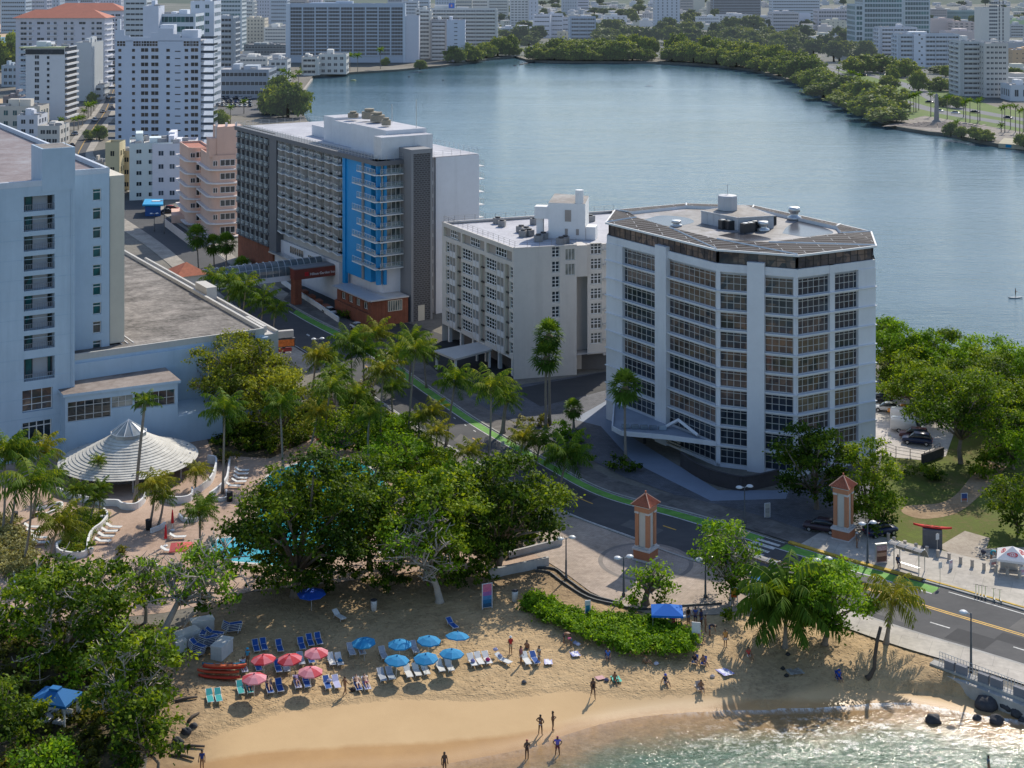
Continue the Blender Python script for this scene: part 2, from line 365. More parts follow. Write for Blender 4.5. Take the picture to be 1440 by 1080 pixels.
def sdist(px,py,line):
 px=np.asarray(px,float);py=np.asarray(py,float);best=np.full(px.shape,1e9);sg=np.ones(px.shape)
 for(ax,ay),(bx,by)in zip(line[:-1],line[1:]):
  dx,dy=bx-ax,by-ay;L=dx*dx+dy*dy
  t=np.clip(((px-ax)*dx+(py-ay)*dy)/L,0,1)
  qx,qy=ax+t*dx,ay+t*dy;d=np.hypot(px-qx,py-qy)
  s=np.sign(dx*(py-ay)-dy*(px-ax));mk=d<best-1e-9
  best=np.where(mk,d,best);sg=np.where(mk,s,sg)
 return best*sg
def sst(a,b,x):t=np.clip((x-a)/(b-a),0,1);return t*t*(3-2*t)
NEAR=[(-400,1500),(150,1180),(200,1090),(212,1030),(220,975),(228,930),(245,890),(290,850),(350,832),(480,818),(600,802),(690,806),(770,790),(795,806),(830,832),(862,848),(905,862),(960,866),(1010,864),(1060,856),(1110,862),(1160,874),(1210,889),(1315,922),(1308,935),(1370,957),(1440,985),(1520,1015),(1800,1110)]
NEARW=gl(NEAR)
def beach_z(X,Y):
 d=sdist(X,Y,SHORE);wv=sdist(X,Y,SMOOTH)
 t=np.clip(d/np.maximum(d-wv,.05),0,1)
 stp=.75*sst(30,36,np.asarray(X,float))*(1-sst(48,52,np.asarray(X,float)))
 low=SEA+(.62-stp*.8)*t+np.minimum(d,0)*.07
 ed=np.asarray(wv)+.25*np.sin(np.asarray(X)*3.1)*.6
 dl=np.abs(sdist(X,Y,NEARW));up=SEA+.62-stp*.8+stp*sst(0,.42,ed)+(.86-stp*.2)*sst(0,.8,np.maximum(wv,0)/(np.maximum(wv,0)+dl+.01))
 return np.minimum(np.where(wv>0,up,low),-.03)
def B(px,py):
 z=-.5
 for _ in range(5):
  x,y=G(px,py,z);z=float(beach_z(np.array([x]),np.array([y]))[0])
 return(x,y,z)
LAG=[(1900,640),(1600,560),(1440,520),(1350,508),(1240,498),(1000,500),(860,450),(720,400),(665,360),(600,300),(560,250),(480,190),(432,170),(421,150),(422,130),(440,106),(500,101),(560,97.5),(620,92),(650,88),(690,82),(725,79),(742,84),(770,86),(840,86),(930,87),(985,89.5),(1030,93.7),(1062,98),(1104,110),(1125,116),(1151,132),(1170,143),(1207,156),(1262,178),(1307,185),(1332,187),(1360,193),(1403,202),(1440,205),(1600,238),(2000,300)]
land_poly=gl(NEAR)+[(320,118),(320,190)]+gl(LAG)+[(1600,430),(5000,500),(7000,9000),(-7000,9000),(-6000,500),(-900,100)]
def ground_mat(name,c1,c2,c3,rough=.9,sc=.05,bs=.3,haze=0):
 m,nt=_nt(name);co=N(nt,'ShaderNodeTexCoord').outputs['Object']
 a=noise(nt,co,sc,6,.65);b=noise(nt,co,sc*9,5,.7);c=noise(nt,co,sc*60,3)
 col=ramp(nt,mth(nt,'ADD',mth(nt,'MULTIPLY',a,.6),mth(nt,'MULTIPLY',b,.4)),[(.35,c1),(.5,c2),(.66,c3)])
 col=mixc(nt,1,col,ramp(nt,c,[(.3,(.78,)*3),(.7,(1.1,)*3)]),'MULTIPLY')
 return finish(m,nt,pbsdf(nt,col,rough,0,.25,c,bs,.05),haze)
def paver_mat(name,c1,c2,grout,scale=1.0,rough=.8,bw=.4,bh=.2,rot=.5,blot=.3):
 m,nt=_nt(name);co=N(nt,'ShaderNodeTexCoord').outputs['Object']
 mp=N(nt,'ShaderNodeMapping');mp.inputs['Rotation'].default_value=(0,0,rot);nt.links.new(co,mp.inputs['Vector'])
 b=N(nt,'ShaderNodeTexBrick');nt.links.new(mp.outputs[0],b.inputs['Vector'])
 b.inputs['Color1'].default_value=(*c1,1);b.inputs['Color2'].default_value=(*c2,1);b.inputs['Mortar'].default_value=(*grout,1)
 b.inputs['Scale'].default_value=scale;b.inputs['Brick Width'].default_value=bw;b.inputs['Row Height'].default_value=bh;b.inputs['Mortar Size'].default_value=.018;b.inputs['Bias'].default_value=-.1
 a=noise(nt,co,.18,6,.7);a2=noise(nt,co,1.3,5,.7)
 col=mixc(nt,1,b.outputs['Color'],ramp(nt,mth(nt,'ADD',mth(nt,'MULTIPLY',a,.6),mth(nt,'MULTIPLY',a2,.4)),[(.36,(1-blot*1.3,)*3),(.62,(1+blot*.4,)*3)]),'MULTIPLY')
 return finish(m,nt,pbsdf(nt,col,rough,0,.3,b.outputs['Fac'],-.25,.02))
mb=MB();mb.sheet(land_poly,0.0);mb.walls(land_poly,-4,-.001)
structure('ground',mb,ground_mat('land',(.13,.12,.10),(.19,.175,.15),(.25,.235,.20),sc=.03))
# ---- beach
xs=np.arange(-58,96,.38);ys=np.arange(112,196,.38)
XX,YY=np.meshgrid(xs,ys);ZZ=beach_z(XX.ravel(),YY.ravel())
rng=np.random.default_rng(3)
wv=sdist(XX.ravel(),YY.ravel(),SMOOTH);dd=sdist(XX.ravel(),YY.ravel(),SHORE)
ZZ=ZZ+np.where(wv>.3,np.minimum(1,(wv-.3)/2)*(rng.normal(0,.022,ZZ.shape)+.03*np.sin(XX.ravel()*1.7+2*np.sin(YY.ravel()*.9))*np.sin(YY.ravel()*1.3)),0)
ZZ=np.minimum(ZZ,-.02)
nx,ny=len(xs),len(ys)
vs=np.stack([XX.ravel(),YY.ravel(),ZZ],1)
idx=np.arange(nx*ny).reshape(ny,nx);fs=np.stack([idx[:-1,:-1].ravel(),idx[:-1,1:].ravel(),idx[1:,1:].ravel(),idx[1:,:-1].ravel()],1)
keep=(dd[fs[:,0]]>-26)
fs=fs[keep]
def np_mesh(name,v,f,mats,attrs=None,smooth=True):
 me=bpy.data.meshes.new(name);k=f.shape[1]
 me.vertices.add(len(v));me.vertices.foreach_set('co',np.asarray(v,np.float32).ravel())
 me.loops.add(f.size);me.loops.foreach_set('vertex_index',f.astype(np.int32).ravel())
 me.polygons.add(len(f));me.polygons.foreach_set('loop_start',np.arange(0,f.size,k,dtype=np.int32))
 for m in(mats if isinstance(mats,(list,tuple))else[mats]):me.materials.append(m)
 if smooth:me.polygons.foreach_set('use_smooth',np.ones(len(f),bool))
 for nme,dom,arr in(attrs or[]):
  at=me.attributes.new(nme,'FLOAT',dom);at.data.foreach_set('value',np.asarray(arr,np.float32))
 me.update(calc_edges=True);me.validate();return me
def sand_mat():
 m,nt=_nt('sand');co=N(nt,'ShaderNodeTexCoord').outputs['Object']
 wa=N(nt,'ShaderNodeAttribute',attribute_name='w').outputs['Fac'];da=N(nt,'ShaderNodeAttribute',attribute_name='d').outputs['Fac']
 big=noise(nt,co,.22,6,.65);mid=noise(nt,co,1.6,5,.7);fine=noise(nt,co,9,3)
 wj=mth(nt,'ADD',wa,mth(nt,'MULTIPLY',mth(nt,'SUBTRACT',mid,.5),1.6))
 dry=ramp(nt,mth(nt,'ADD',mth(nt,'MULTIPLY',big,.5),mth(nt,'MULTIPLY',mid,.5)),[(.34,(.29,.20,.108)),(.5,(.47,.33,.18)),(.68,(.57,.41,.23))])
 smo=ramp(nt,big,[(.3,(.53,.36,.19)),(.7,(.58,.40,.215))])
 wet=ramp(nt,big,[(.3,(.40,.235,.105)),(.7,(.48,.29,.13))])
 dj=mth(nt,'ADD',da,mth(nt,'MULTIPLY',mth(nt,'SUBTRACT',big,.5),1.2))
 X=N(nt,'ShaderNodeSeparateXYZ');nt.links.new(co,X.inputs[0])
 xr=N(nt,'ShaderNodeMapRange');nt.links.new(X.outputs[0],xr.inputs['Value']);xr.inputs['From Min'].default_value=-9;xr.inputs['From Max'].default_value=9;xr.inputs['To Min'].default_value=4.0;xr.inputs['To Max'].default_value=.9
 mr=N(nt,'ShaderNodeMapRange');nt.links.new(mth(nt,'SUBTRACT',dj,xr.outputs[0]),mr.inputs['Value']);mr.inputs['From Min'].default_value=-.5;mr.inputs['From Max'].default_value=.25;mr.inputs['To Min'].default_value=1;mr.inputs['To Max'].default_value=0
 c=mixc(nt,mr.outputs[0],smo,wet)
 fr=N(nt,'ShaderNodeMapRange');nt.links.new(wj,fr.inputs['Value']);fr.inputs['From Min'].default_value=-.4;fr.inputs['From Max'].default_value=.9
 c=mixc(nt,fr.outputs[0],c,dry)
 la=N(nt,'ShaderNodeAttribute',attribute_name='litter').outputs['Fac'];c=mixc(nt,mth(nt,'MULTIPLY',la,ramp(nt,mid,[(.3,(.95,)*3),(.65,(.55,)*3)])),c,(.20,.135,.08))  # shade under the trees painted into the sand as a leaf-litter brown
 foot=N(nt,'ShaderNodeTexVoronoi',feature='SMOOTH_F1');foot.inputs['Scale'].default_value=2.5;foot.inputs['Smoothness'].default_value=.35
 wp=mixc(nt,.06,co,N(nt,'ShaderNodeTexNoise').outputs['Color']);nt.links.new(co,foot.inputs['Vector'])
 sel=ramp(nt,noise(nt,co,.5,3),[(.35,(0,0,0)),(.6,(1,1,1))])
 pit=mth(nt,'MULTIPLY',ramp(nt,foot.outputs['Distance'],[(.05,(0,0,0)),(.34,(1,1,1))]),1.0)
 hgt=mth(nt,'ADD',mth(nt,'MULTIPLY',pit,mth(nt,'ADD',mth(nt,'MULTIPLY',sel,.7),.3)),mth(nt,'MULTIPLY',mid,1.3))
 hgt=mth(nt,'MULTIPLY',hgt,fr.outputs[0]);hgt=mth(nt,'ADD',hgt,mth(nt,'MULTIPLY',fine,.10))
 rg=N(nt,'ShaderNodeMapRange');nt.links.new(dj,rg.inputs['Value']);rg.inputs['From Min'].default_value=.2;rg.inputs['From Max'].default_value=2.5;rg.inputs['To Min'].default_value=.28;rg.inputs['To Max'].default_value=.9
 return finish(m,nt,pbsdf(nt,c,rg.outputs[0],0,.25,hgt,.9,.16))
me=np_mesh('beach',vs,fs,sand_mat(),[('w','POINT',wv),('d','POINT',dd),('litter','POINT',(1-sst(1.0,9.0,np.abs(sdist(XX.ravel(),YY.ravel(),NEARW))))*(1-sst(4,14,XX.ravel())))])  # litter masks the painted tree shade, strongest along the inland edge
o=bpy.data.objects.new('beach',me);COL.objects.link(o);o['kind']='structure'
# ---- sea near the beach
xs=np.arange(-60,125,.45);ys=np.arange(60,150,.45);XX,YY=np.meshgrid(xs,ys);dd=-sdist(XX.ravel(),YY.ravel(),SHORE)
sw=.05*np.sin(dd*1.1+np.sin(XX.ravel()*.25)*2)*sst(2,7,dd)
vs=np.stack([XX.ravel(),YY.ravel(),np.full(dd.shape,SEA)+sw],1)
nx,ny=len(xs),len(ys);idx=np.arange(nx*ny).reshape(ny,nx);fs=np.stack([idx[:-1,:-1].ravel(),idx[:-1,1:].ravel(),idx[1:,1:].ravel(),idx[1:,:-1].ravel()],1)
fs=fs[dd[fs].max(1)>-.6]
def sea_mat():
 m,nt=_nt('sea_water');co=N(nt,'ShaderNodeTexCoord').outputs['Object']
 da=N(nt,'ShaderNodeAttribute',attribute_name='d').outputs['Fac']
 n1=noise(nt,co,.35,4);n2=noise(nt,co,1.7,6,.75);n3=noise(nt,co,.9,5,.7,(.5,1.5,1))
 dj=mth(nt,'ADD',da,mth(nt,'MULTIPLY',mth(nt,'SUBTRACT',n1,.5),4.0))
 mr=N(nt,'ShaderNodeMapRange');nt.links.new(dj,mr.inputs['Value']);mr.inputs['From Max'].default_value=17
 c=ramp(nt,mr.outputs[0],[(0,(.36,.22,.105)),(.2,(.27,.185,.095)),(.30,(.15,.145,.085)),(.45,(.07,.13,.085)),(1,(.028,.095,.07))])
 c=mixc(nt,1,c,ramp(nt,n2,[(.3,(.7,)*3),(.7,(1.2,)*3)]),'MULTIPLY')
 X=N(nt,'ShaderNodeSeparateXYZ');nt.links.new(co,X.inputs[0])
 right_glint=N(nt,'ShaderNodeMapRange');nt.links.new(X.outputs[0],right_glint.inputs['Value']);right_glint.inputs['From Min'].default_value=14;right_glint.inputs['From Max'].default_value=30
 edge=N(nt,'ShaderNodeMapRange');nt.links.new(mth(nt,'ADD',da,mth(nt,'MULTIPLY',n2,.9)),edge.inputs['Value']);edge.inputs['From Min'].default_value=.45;edge.inputs['From Max'].default_value=1.7;edge.inputs['To Min'].default_value=1;edge.inputs['To Max'].default_value=0
 tear=ramp(nt,noise(nt,co,1.5,5,.8,(1.6,.5,1)),[(.40,(.05,)*3),(.58,(1,1,1))])
 edge=mth(nt,'MULTIPLY',mth(nt,'MULTIPLY',edge.outputs[0],tear),mth(nt,'ADD',mth(nt,'MULTIPLY',right_glint.outputs[0],.92),.08))
 band=ramp(nt,mr.outputs[0],[(.08,(0,0,0)),(.2,(1,1,1)),(.45,(1,1,1)),(.62,(.10,)*3),(1,(.04,)*3)])
 lace=ramp(nt,n3,[(.47,(0,0,0)),(.56,(1,1,1))])
 lace2=ramp(nt,n2,[(.48,(0,0,0)),(.55,(1,1,1))])
 foam_glint=mth(nt,'MULTIPLY',mth(nt,'MULTIPLY',band,lace),mth(nt,'MULTIPLY',lace2,mth(nt,'ADD',mth(nt,'MULTIPLY',right_glint.outputs[0],.5),.05)))
 foam=mth(nt,'MINIMUM',mth(nt,'ADD',edge,foam_glint),1.0)
 c=mixc(nt,foam,c,(.80,.79,.76))  # white paints sun glint on the right together with real foam
 rip=mth(nt,'ADD',mth(nt,'ADD',noise(nt,co,1.1,3,.6,(.6,1.3,1)),mth(nt,'MULTIPLY',noise(nt,co,3.6,3,.6,(.7,1.2,1)),.45)),mth(nt,'MULTIPLY',noise(nt,co,10,2),.12))
 dp=N(nt,'ShaderNodeMapRange');nt.links.new(da,dp.inputs['Value']);dp.inputs['From Min'].default_value=0;dp.inputs['From Max'].default_value=7;dp.inputs['To Min'].default_value=.25
 h=mth(nt,'MULTIPLY',rip,dp.outputs[0])
 return finish(m,nt,pbsdf(nt,c,mth(nt,'ADD',mth(nt,'MULTIPLY',foam,.6),.09),0,.2,h,.5,.34))
me=np_mesh('sea',vs,fs,sea_mat(),[('d','POINT',dd)])
o=bpy.data.objects.new('sea',me);COL.objects.link(o);o['kind']='structure'
# ---- lagoon
def lagoon_mat():
 m,nt=_nt('lagoon');co=N(nt,'ShaderNodeTexCoord').outputs['Object']
 big=noise(nt,co,.006,4,.5);st=noise(nt,co,.018,4,.55,(.25,1.0,1))
 c=ramp(nt,mth(nt,'ADD',mth(nt,'MULTIPLY',big,.5),mth(nt,'MULTIPLY',st,.5)),[(.35,(.035,.088,.115)),(.52,(.056,.118,.158)),(.68,(.095,.16,.205))])
 h=mth(nt,'ADD',mth(nt,'ADD',noise(nt,co,.55,4,.6,(.55,1.35,1)),mth(nt,'MULTIPLY',noise(nt,co,.12,3,.5,(.4,1.4,1)),1.6)),mth(nt,'MULTIPLY',noise(nt,co,1.9,3,.6),.30))
 k=ramp(nt,st,[(.35,(.10,)*3),(.65,(.18,)*3)])
 return finish(m,nt,pbsdf(nt,c,k,0,.06,h,.30,.5))
mb=MB();mb.sheet([(-260,190),(700,190),(900,330),(1700,420),(1700,1260),(-260,1260)],SEA)
structure('lagoon_water',mb,lagoon_mat())
# ---- the avenue
PAIRS=[((158,120),(166,118)),((150,138),(161,138)),((138,158),(156,157)),((120,182),(142,178)),((104,206),(126,204)),((98,228),(121,222)),((118,262),(146,250)),((155,294),(190,276)),((230,345),(264,325)),((330,430),(360,398)),((400,478),(432,443)),((480,528),(520,488)),((590,603),(625,560)),((640,633),(680,597)),((715,676),(765,645)),((793,720),(850,690)),((893,758),(960,720)),((960,783),(1030,740)),((1090,823),(1160,780)),((1220,867),(1290,816)),((1300,893),(1375,840)),((1440,935),(1510,880)),((1600,990),(1680,930)),((1800,1060),(1890,990))]
RN=smooth_line([G(*a)for a,b in PAIRS],10);RF=smooth_line([G(*b)for a,b in PAIRS],10)
def rp(s,f):
 s=max(0,min(s,len(RN)-1.001));i=int(s);t=s-i
 a=np.array(RN[i])*(1-t)+np.array(RN[i+1])*t;b=np.array(RF[i])*(1-t)+np.array(RF[i+1])*t
 q=a+(b-a)*f;return(q[0],q[1])
def rs(px,py,f=.5):
 x,y=G(px,py);return min((k*.25 for k in range(0,len(RN)*4-4)),key=lambda s:(rp(s,f)[0]-x)**2+(rp(s,f)[1]-y)**2)
def strip(mb,s0,s1,f0,f1,z,mi=0,step=.5,h=0.0):
 n=max(1,int((s1-s0)/step));P=[]
 for k in range(n+1):
  s=s0+(s1-s0)*k/n;P.append((rp(s,f0),rp(s,f1)))
 for(a,b),(c,d)in zip(P[:-1],P[1:]):
  mb.quad((*a,z),(*c,z),(*d,z),(*b,z),mi)
  if h:
   mb.quad((*a,z-h),(*c,z-h),(*c,z),(*a,z),mi);mb.quad((*d,z-h),(*b,z-h),(*b,z),(*d,z),mi)
SE=len(RN)-1.01
def asphalt(name,c=.075,haze=0):
 m,nt=_nt(name);co=N(nt,'ShaderNodeTexCoord').outputs['Object']
 a=noise(nt,co,.12,5,.7);b=noise(nt,co,2.0,5,.75);s=noise(nt,co,.6,4,.7,(.3,1,1))
 col=ramp(nt,mth(nt,'ADD',mth(nt,'MULTIPLY',a,.5),mth(nt,'ADD',mth(nt,'MULTIPLY',b,.2),mth(nt,'MULTIPLY',s,.3))),[(.36,(c*.72,c*.75,c*.82)),(.55,(c*1.05,c*1.05,c*1.1)),(.68,(c*1.4,c*1.37,c*1.35))])
 return finish(m,nt,pbsdf(nt,col,.85,0,.3,b,.2,.02),haze)
mb=MB();strip(mb,0,SE,0,1,.008)
structure('road',mb,asphalt('asphalt'))
PAINT=mat('road_paint_white',(.60,.60,.58),.7,.5,2.5,streak=.75,dirt=(.16,.16,.16));YEL=mat('road_paint_yellow',(.70,.40,.05),.7,.35,2.2,streak=.7,dirt=(.25,.18,.08));GRN=mat('bike_lane_green',(.13,.33,.05),.8,.42,.7,streak=.35,dirt=(.10,.17,.06))
s_end=rs(1310,836,.8);s_x=rs(1078,770,.85)
mb=MB();strip(mb,rs(395,440,.9),s_x-1.2,.825,.972,.012);strip(mb,s_x+1.0,s_end,.825,.972,.012);structure('bike_lane',mb,GRN)
mb=MB();strip(mb,rs(390,440,.8),s_end,.80,.818,.016);strip(mb,8*10,rs(1107,763,1),.978,.99,.016);strip(mb,rs(1120,766,1),rs(1250,800,1),.978,.99,.016)
strip(mb,9*10,rs(1050,810,0),.02,.034,.016);strip(mb,s_end+2,SE,.93,.945,.016)
s0=rs(1308,875,.25);strip(mb,s0,s0+2.6,.25,.266,.016);strip(mb,s0+9,s0+12,.25,.266,.016)
for q in range(5):
 fa=.42+q*.11;strip(mb,s_x-1.6,s_x+.7,fa,fa+.05,.016)
for px,py in((510,523),(638,587),(652,597),(667,605)):
 s=rs(px,py,.72);strip(mb,s,s+.55,.70,.722,.016)
for px,py in((455,483),(448,492),(425,470)):
 s=rs(px,py,.5);strip(mb,s,s+.5,.45,.49,.016)
structure('road_markings',mb,PAINT)
mb=MB();s1=rs(1083,785,.5);strip(mb,s1,SE,.505,.52,.016);strip(mb,s1,SE,.536,.551,.016)
for px,py,l in((497,518,2.2),(658,618,2.2),(813,697,2.6),(935,739,2.6),(575,572,2.0),(735,665,2.2)):
 s=rs(px,py,.5);strip(mb,s,s+l,.505,.525,.016)
strip(mb,0,70,.49,.51,.016);strip(mb,0,70,.53,.55,.016)
structure('yellow_line',mb,YEL)
def ring(mb,c,r0,r1,z,mi=0,n=40,a0=0,a1=2*math.pi):
 for k in range(n):
  t,u=a0+(a1-a0)*k/n,a0+(a1-a0)*(k+1)/n
  mb.quad(*[(c[0]+r*math.cos(q),c[1]+r*math.sin(q),z)for r,q in((r0,t),(r1,t),(r1,u),(r0,u))],mi)
PT=[mat('patch_dark',(.045,.046,.05),.9,.2,.8),mat('patch_pale',(.125,.12,.115),.9,.25,.8)]
for k,(px,py,l,f0,f1)in enumerate(((1330,900,4,.05,.3),(1250,850,5,.1,.28),(1400,900,6,.3,.47),(1150,812,4,.55,.78),(985,765,6,.1,.3),(880,735,5,.2,.42),(760,690,5,.55,.75),(640,610,4,.2,.45),(560,560,5,.56,.76),(1420,880,5,.58,.85))):
 s=rs(px,py,.5);mb=MB();strip(mb,s,s+l,f0,f1,.0115);structure('road_patch',mb,PT[k%2])
for px,py in((1355,921),(1120,795),(1010,752),(865,775),(770,705),(610,600),(1210,838)):
 c=G(px,py);mb=MB();ring(mb,c,.01,.38,.02,0,14);structure('manhole_cover',mb,mat('iron',(.045,.042,.04),.7,.3,4))
KERB=mat('kerb_concrete',(.36,.35,.33),.85,.3,.8,.3);KYE=mat('kerb_yellow',(.55,.36,.05),.8,.55,1.2)
mb=MB();strip(mb,95,s_x-4,1.0,1.03,.14,0,.5,.14);strip(mb,s_end-3,SE,1.0,1.03,.14,0,.5,.14);strip(mb,rs(1090,825,0),SE,-.025,0,.12,0,.5,.12);strip(mb,95,rs(1040,805,0),-.025,0,.12,0,.5,.12);strip(mb,s_x+1,s_end-3.2,1.0,1.05,.2,1,.5,.2)
strip(mb,s_end-2.8,SE,1.031,1.055,.2,1,.5,.2)
structure('kerb',mb,[KERB,KYE])
PAVG=paver_mat('pavement_grey',(.13,.12,.115),(.19,.175,.16),(.08,.075,.07),1,.85,2.4,1.6,.9,.35)
PAVL=paver_mat('pavement_light',(.47,.43,.37),(.50,.455,.40),(.28,.26,.23),1,.85,3.2,3.2,.42,.25)
mb=MB();strip(mb,95,s_x+2,1.03,1.42,.13);structure('pavement',mb,PAVG)
mb=MB();strip(mb,s_x+2,SE,1.055,1.8,.125);structure('pavement',mb,PAVL)
mb=MB();strip(mb,rs(1165,850,0),SE,-.34,-.025,.115);structure('pavement',mb,PAVL)
mb=MB();strip(mb,70,106,1.0,1.3,.12,0,.5,.1);strip(mb,0,70,1.0,1.5,.12,0,.5,.1);strip(mb,0,106,-.4,0,.12,0,.5,.1);structure('pavement',mb,paver_mat('pavement_far',(.34,.31,.27),(.40,.36,.31),(.2,.19,.17),1,.9,3,3,.7,.3))
mb=MB();a=[rp(s,-.026)for s in np.linspace(rs(765,705,0),rs(1130,838,0),24)]
mb.sheet(a+gl([(1130,852),(1085,858),(1060,856),(1010,864),(960,866),(905,862),(862,848),(830,832),(795,806),(770,790),(735,770),(740,730)]),.03)
structure('plaza',mb,paver_mat('plaza_brick',(.44,.345,.275),(.50,.40,.325),(.33,.27,.22),1,.85,.5,.22,-.35,.3))
c=G(908,790);mb=MB();ring(mb,c,0.01,5.2,.036);structure('plaza_circle',mb,paver_mat('plaza_round',(.36,.30,.26),(.40,.335,.29),(.27,.23,.2),1,.85,.6,.3,.2,.25))
mb=MB();ring(mb,c,5.2,5.75,.040);structure('plaza_circle',mb,mat('plaza_band',(.22,.19,.17),.85,.2,.7))
mb=MB();mb.sheet(gl([(790,812),(818,830),(850,845),(880,850),(905,860),(862,850),(825,835),(795,815)]),.038);structure('plaza_edge',mb,PAVL)
deck=gl([(-120,590),(60,600),(260,590),(300,600),(420,590),(470,560),(560,620),(640,660),(715,715),(770,775),(770,790),(690,806),(600,802),(480,818),(350,832),(290,850),(230,862),(150,870),(-120,900)])
mb=MB();mb.sheet(deck,.02);structure('pool_deck',mb,ground_mat('deck',(.33,.225,.165),(.46,.325,.245),(.55,.41,.315),.8,.09,.2))
soil=ground_mat('soil',(.05,.04,.025),(.09,.07,.04),(.14,.11,.06),.95,.2,.6)
for q in([(470,540),(560,590),(700,690),(770,770),(690,795),(600,740),(520,640)],[(-150,900),(60,870),(240,880),(226,930),(218,975),(210,1030),(198,1090),(140,1180),(-400,1480)],[(280,590),(420,570),(465,540),(475,600),(380,645),(300,640)]):
 mb=MB();mb.sheet(gl(q),.0245);structure('soil',mb,soil)
POOLM,nt=_nt('pool_water');co=N(nt,'ShaderNodeTexCoord').outputs['Object']
pc=ramp(nt,noise(nt,co,.5,3),[(.35,(.012,.27,.36)),(.65,(.03,.42,.50))])
finish(POOLM,nt,pbsdf(nt,pc,.05,0,.5,noise(nt,co,1.5,3),.25,.1))
COPING=mat('pool_coping',(.58,.56,.52),.7,.15,1)
pool=smooth_line(gl([(296,768),(310,757),(335,752),(356,738),(372,700),(378,670),(420,652),(470,646),(516,656),(545,690),(530,740),(480,772),(420,796),(360,792),(318,788),(300,780),(296,768)]),6)[:-1]
cx_,cy_=np.mean(pool,0)
mb=MB();big_=[]
for i,p in enumerate(pool):
 a,b=np.array(pool[i-1]),np.array(pool[(i+1)%len(pool)]);t=(b-a)/np.linalg.norm(b-a);nrm=np.array((t[1],-t[0]));
 big_.append(tuple(np.array(p)+nrm*.45*(1 if np.dot(nrm,np.array(p)-(cx_,cy_))>0 else-1)))
for i in range(len(pool)):
 j=(i+1)%len(pool);mb.quad((*big_[i],.05),(*big_[j],.05),(*pool[j],.05),(*pool[i],.05))
structure('pool_edge',mb,COPING)
mb=MB();mb.sheet(pool,.045);structure('pool_water',mb,POOLM)
mb=MB()
for r in(.45,.95):
 pl=[(p[0]+(cx_-p[0])/math.hypot(cx_-p[0],cy_-p[1])*r,p[1]+(cy_-p[1])/math.hypot(cx_-p[0],cy_-p[1])*r)for p in pool]
 for i in list(range(0,10))+list(range(len(pool)-22,len(pool)-1)):
  a,b=pl[i],pl[i+1];k=.22
  q=lambda p:(p[0]+(cx_-p[0])/12*k,p[1]+(cy_-p[1])/12*k)
  mb.quad((*a,.05),(*b,.05),(*q(b),.05),(*q(a),.05))
structure('pool_steps',mb,mat('pool_step',(.10,.42,.50),.5,.1))
mb=MB();mb.sheet(gl([(660,560),(740,540),(870,520),(905,570),(860,600),(890,640),(1010,700),(1110,690),(1240,640),(1225,745),(1130,745),(1040,722),(960,700),(880,672),(800,632),(740,600),(690,580)]),.05)
structure('forecourt',mb,paver_mat('forecourt_paver',(.105,.11,.13),(.14,.145,.16),(.07,.07,.08),1,.8,.5,.25,.5,.35))
mb=MB();mb.sheet(gl([(806,590),(860,560),(905,570),(880,610),(1010,690),(1110,690),(1105,702),(1000,705),(890,650),(845,600)]),.06);structure('entrance_apron',mb,mat('entrance_apron_paint',(.20,.24,.31),.7,.12,.4))
mb=MB();mb.sheet(gl([(390,405),(480,400),(560,450),(620,470),(700,500),(730,545),(690,560),(640,545),(600,510),(530,475),(490,450)]),.05);structure('driveway',mb,asphalt('driveway_asphalt',.045))
mb=MB();mb.sheet(gl([(720,548),(870,520),(1000,545),(870,545),(760,572)]),.055);structure('driveway',mb,asphalt('lane_asphalt',.05))
def grass_mat(name,a,b,c,sc=.12,haze=0):return ground_mat(name,a,b,c,.95,sc,.6,haze)
mb=MB();mb.sheet([rp(s,1.8)for s in np.linspace(rs(1190,790,1),SE,20)]+gl([(2000,800),(2000,600),(1440,520),(1240,480),(1232,620),(1190,700)]),.03);structure('lawn',mb,grass_mat('park_grass',(.19,.14,.06),(.105,.13,.025),(.145,.19,.028),.16))
mb=MB();mb.sheet(gl([(1222,552),(1290,560),(1345,600),(1330,642),(1300,648),(1222,640)]),.06);structure('parking_lot',mb,paver_mat('parking_concrete',(.52,.48,.45),(.57,.53,.49),(.4,.38,.36),1,.9,1.2,.6,.3,.2))
path=smooth_line(gl([(1470,600),(1430,640),(1395,680),(1375,700),(1345,722),(1300,730),(1270,722),(1275,712),(1320,708),(1345,695),(1370,665),(1400,630),(1450,590)]),5)
mb=MB();mb.sheet(path,.045);structure('path',mb,ground_mat('dirt',(.24,.16,.09),(.36,.25,.15),(.46,.34,.22),.95,.2,.5))
mb=MB();mb.sheet(gl([(1318,770),(1357,747),(1392,757),(1387,772),(1440,770),(1560,800),(1560,850),(1440,812),(1380,795)]),.05);structure('path',mb,ground_mat('worn_concrete',(.30,.25,.20),(.42,.36,.29),(.50,.44,.36),.9,.15,.3))
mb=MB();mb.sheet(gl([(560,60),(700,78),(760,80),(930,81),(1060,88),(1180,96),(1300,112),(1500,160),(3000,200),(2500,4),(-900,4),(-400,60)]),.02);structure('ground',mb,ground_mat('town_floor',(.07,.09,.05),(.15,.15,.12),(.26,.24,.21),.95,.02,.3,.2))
mb=MB();mb.sheet(gl([(1165,98),(1230,103),(1300,118),(1400,150),(1520,172),(1600,225),(1440,200),(1360,190),(1330,180),(1270,165),(1230,135),(1180,112)]),.04);structure('lawn',mb,grass_mat('far_grass',(.09,.13,.025),(.12,.185,.028),(.17,.20,.05),.03,.10))
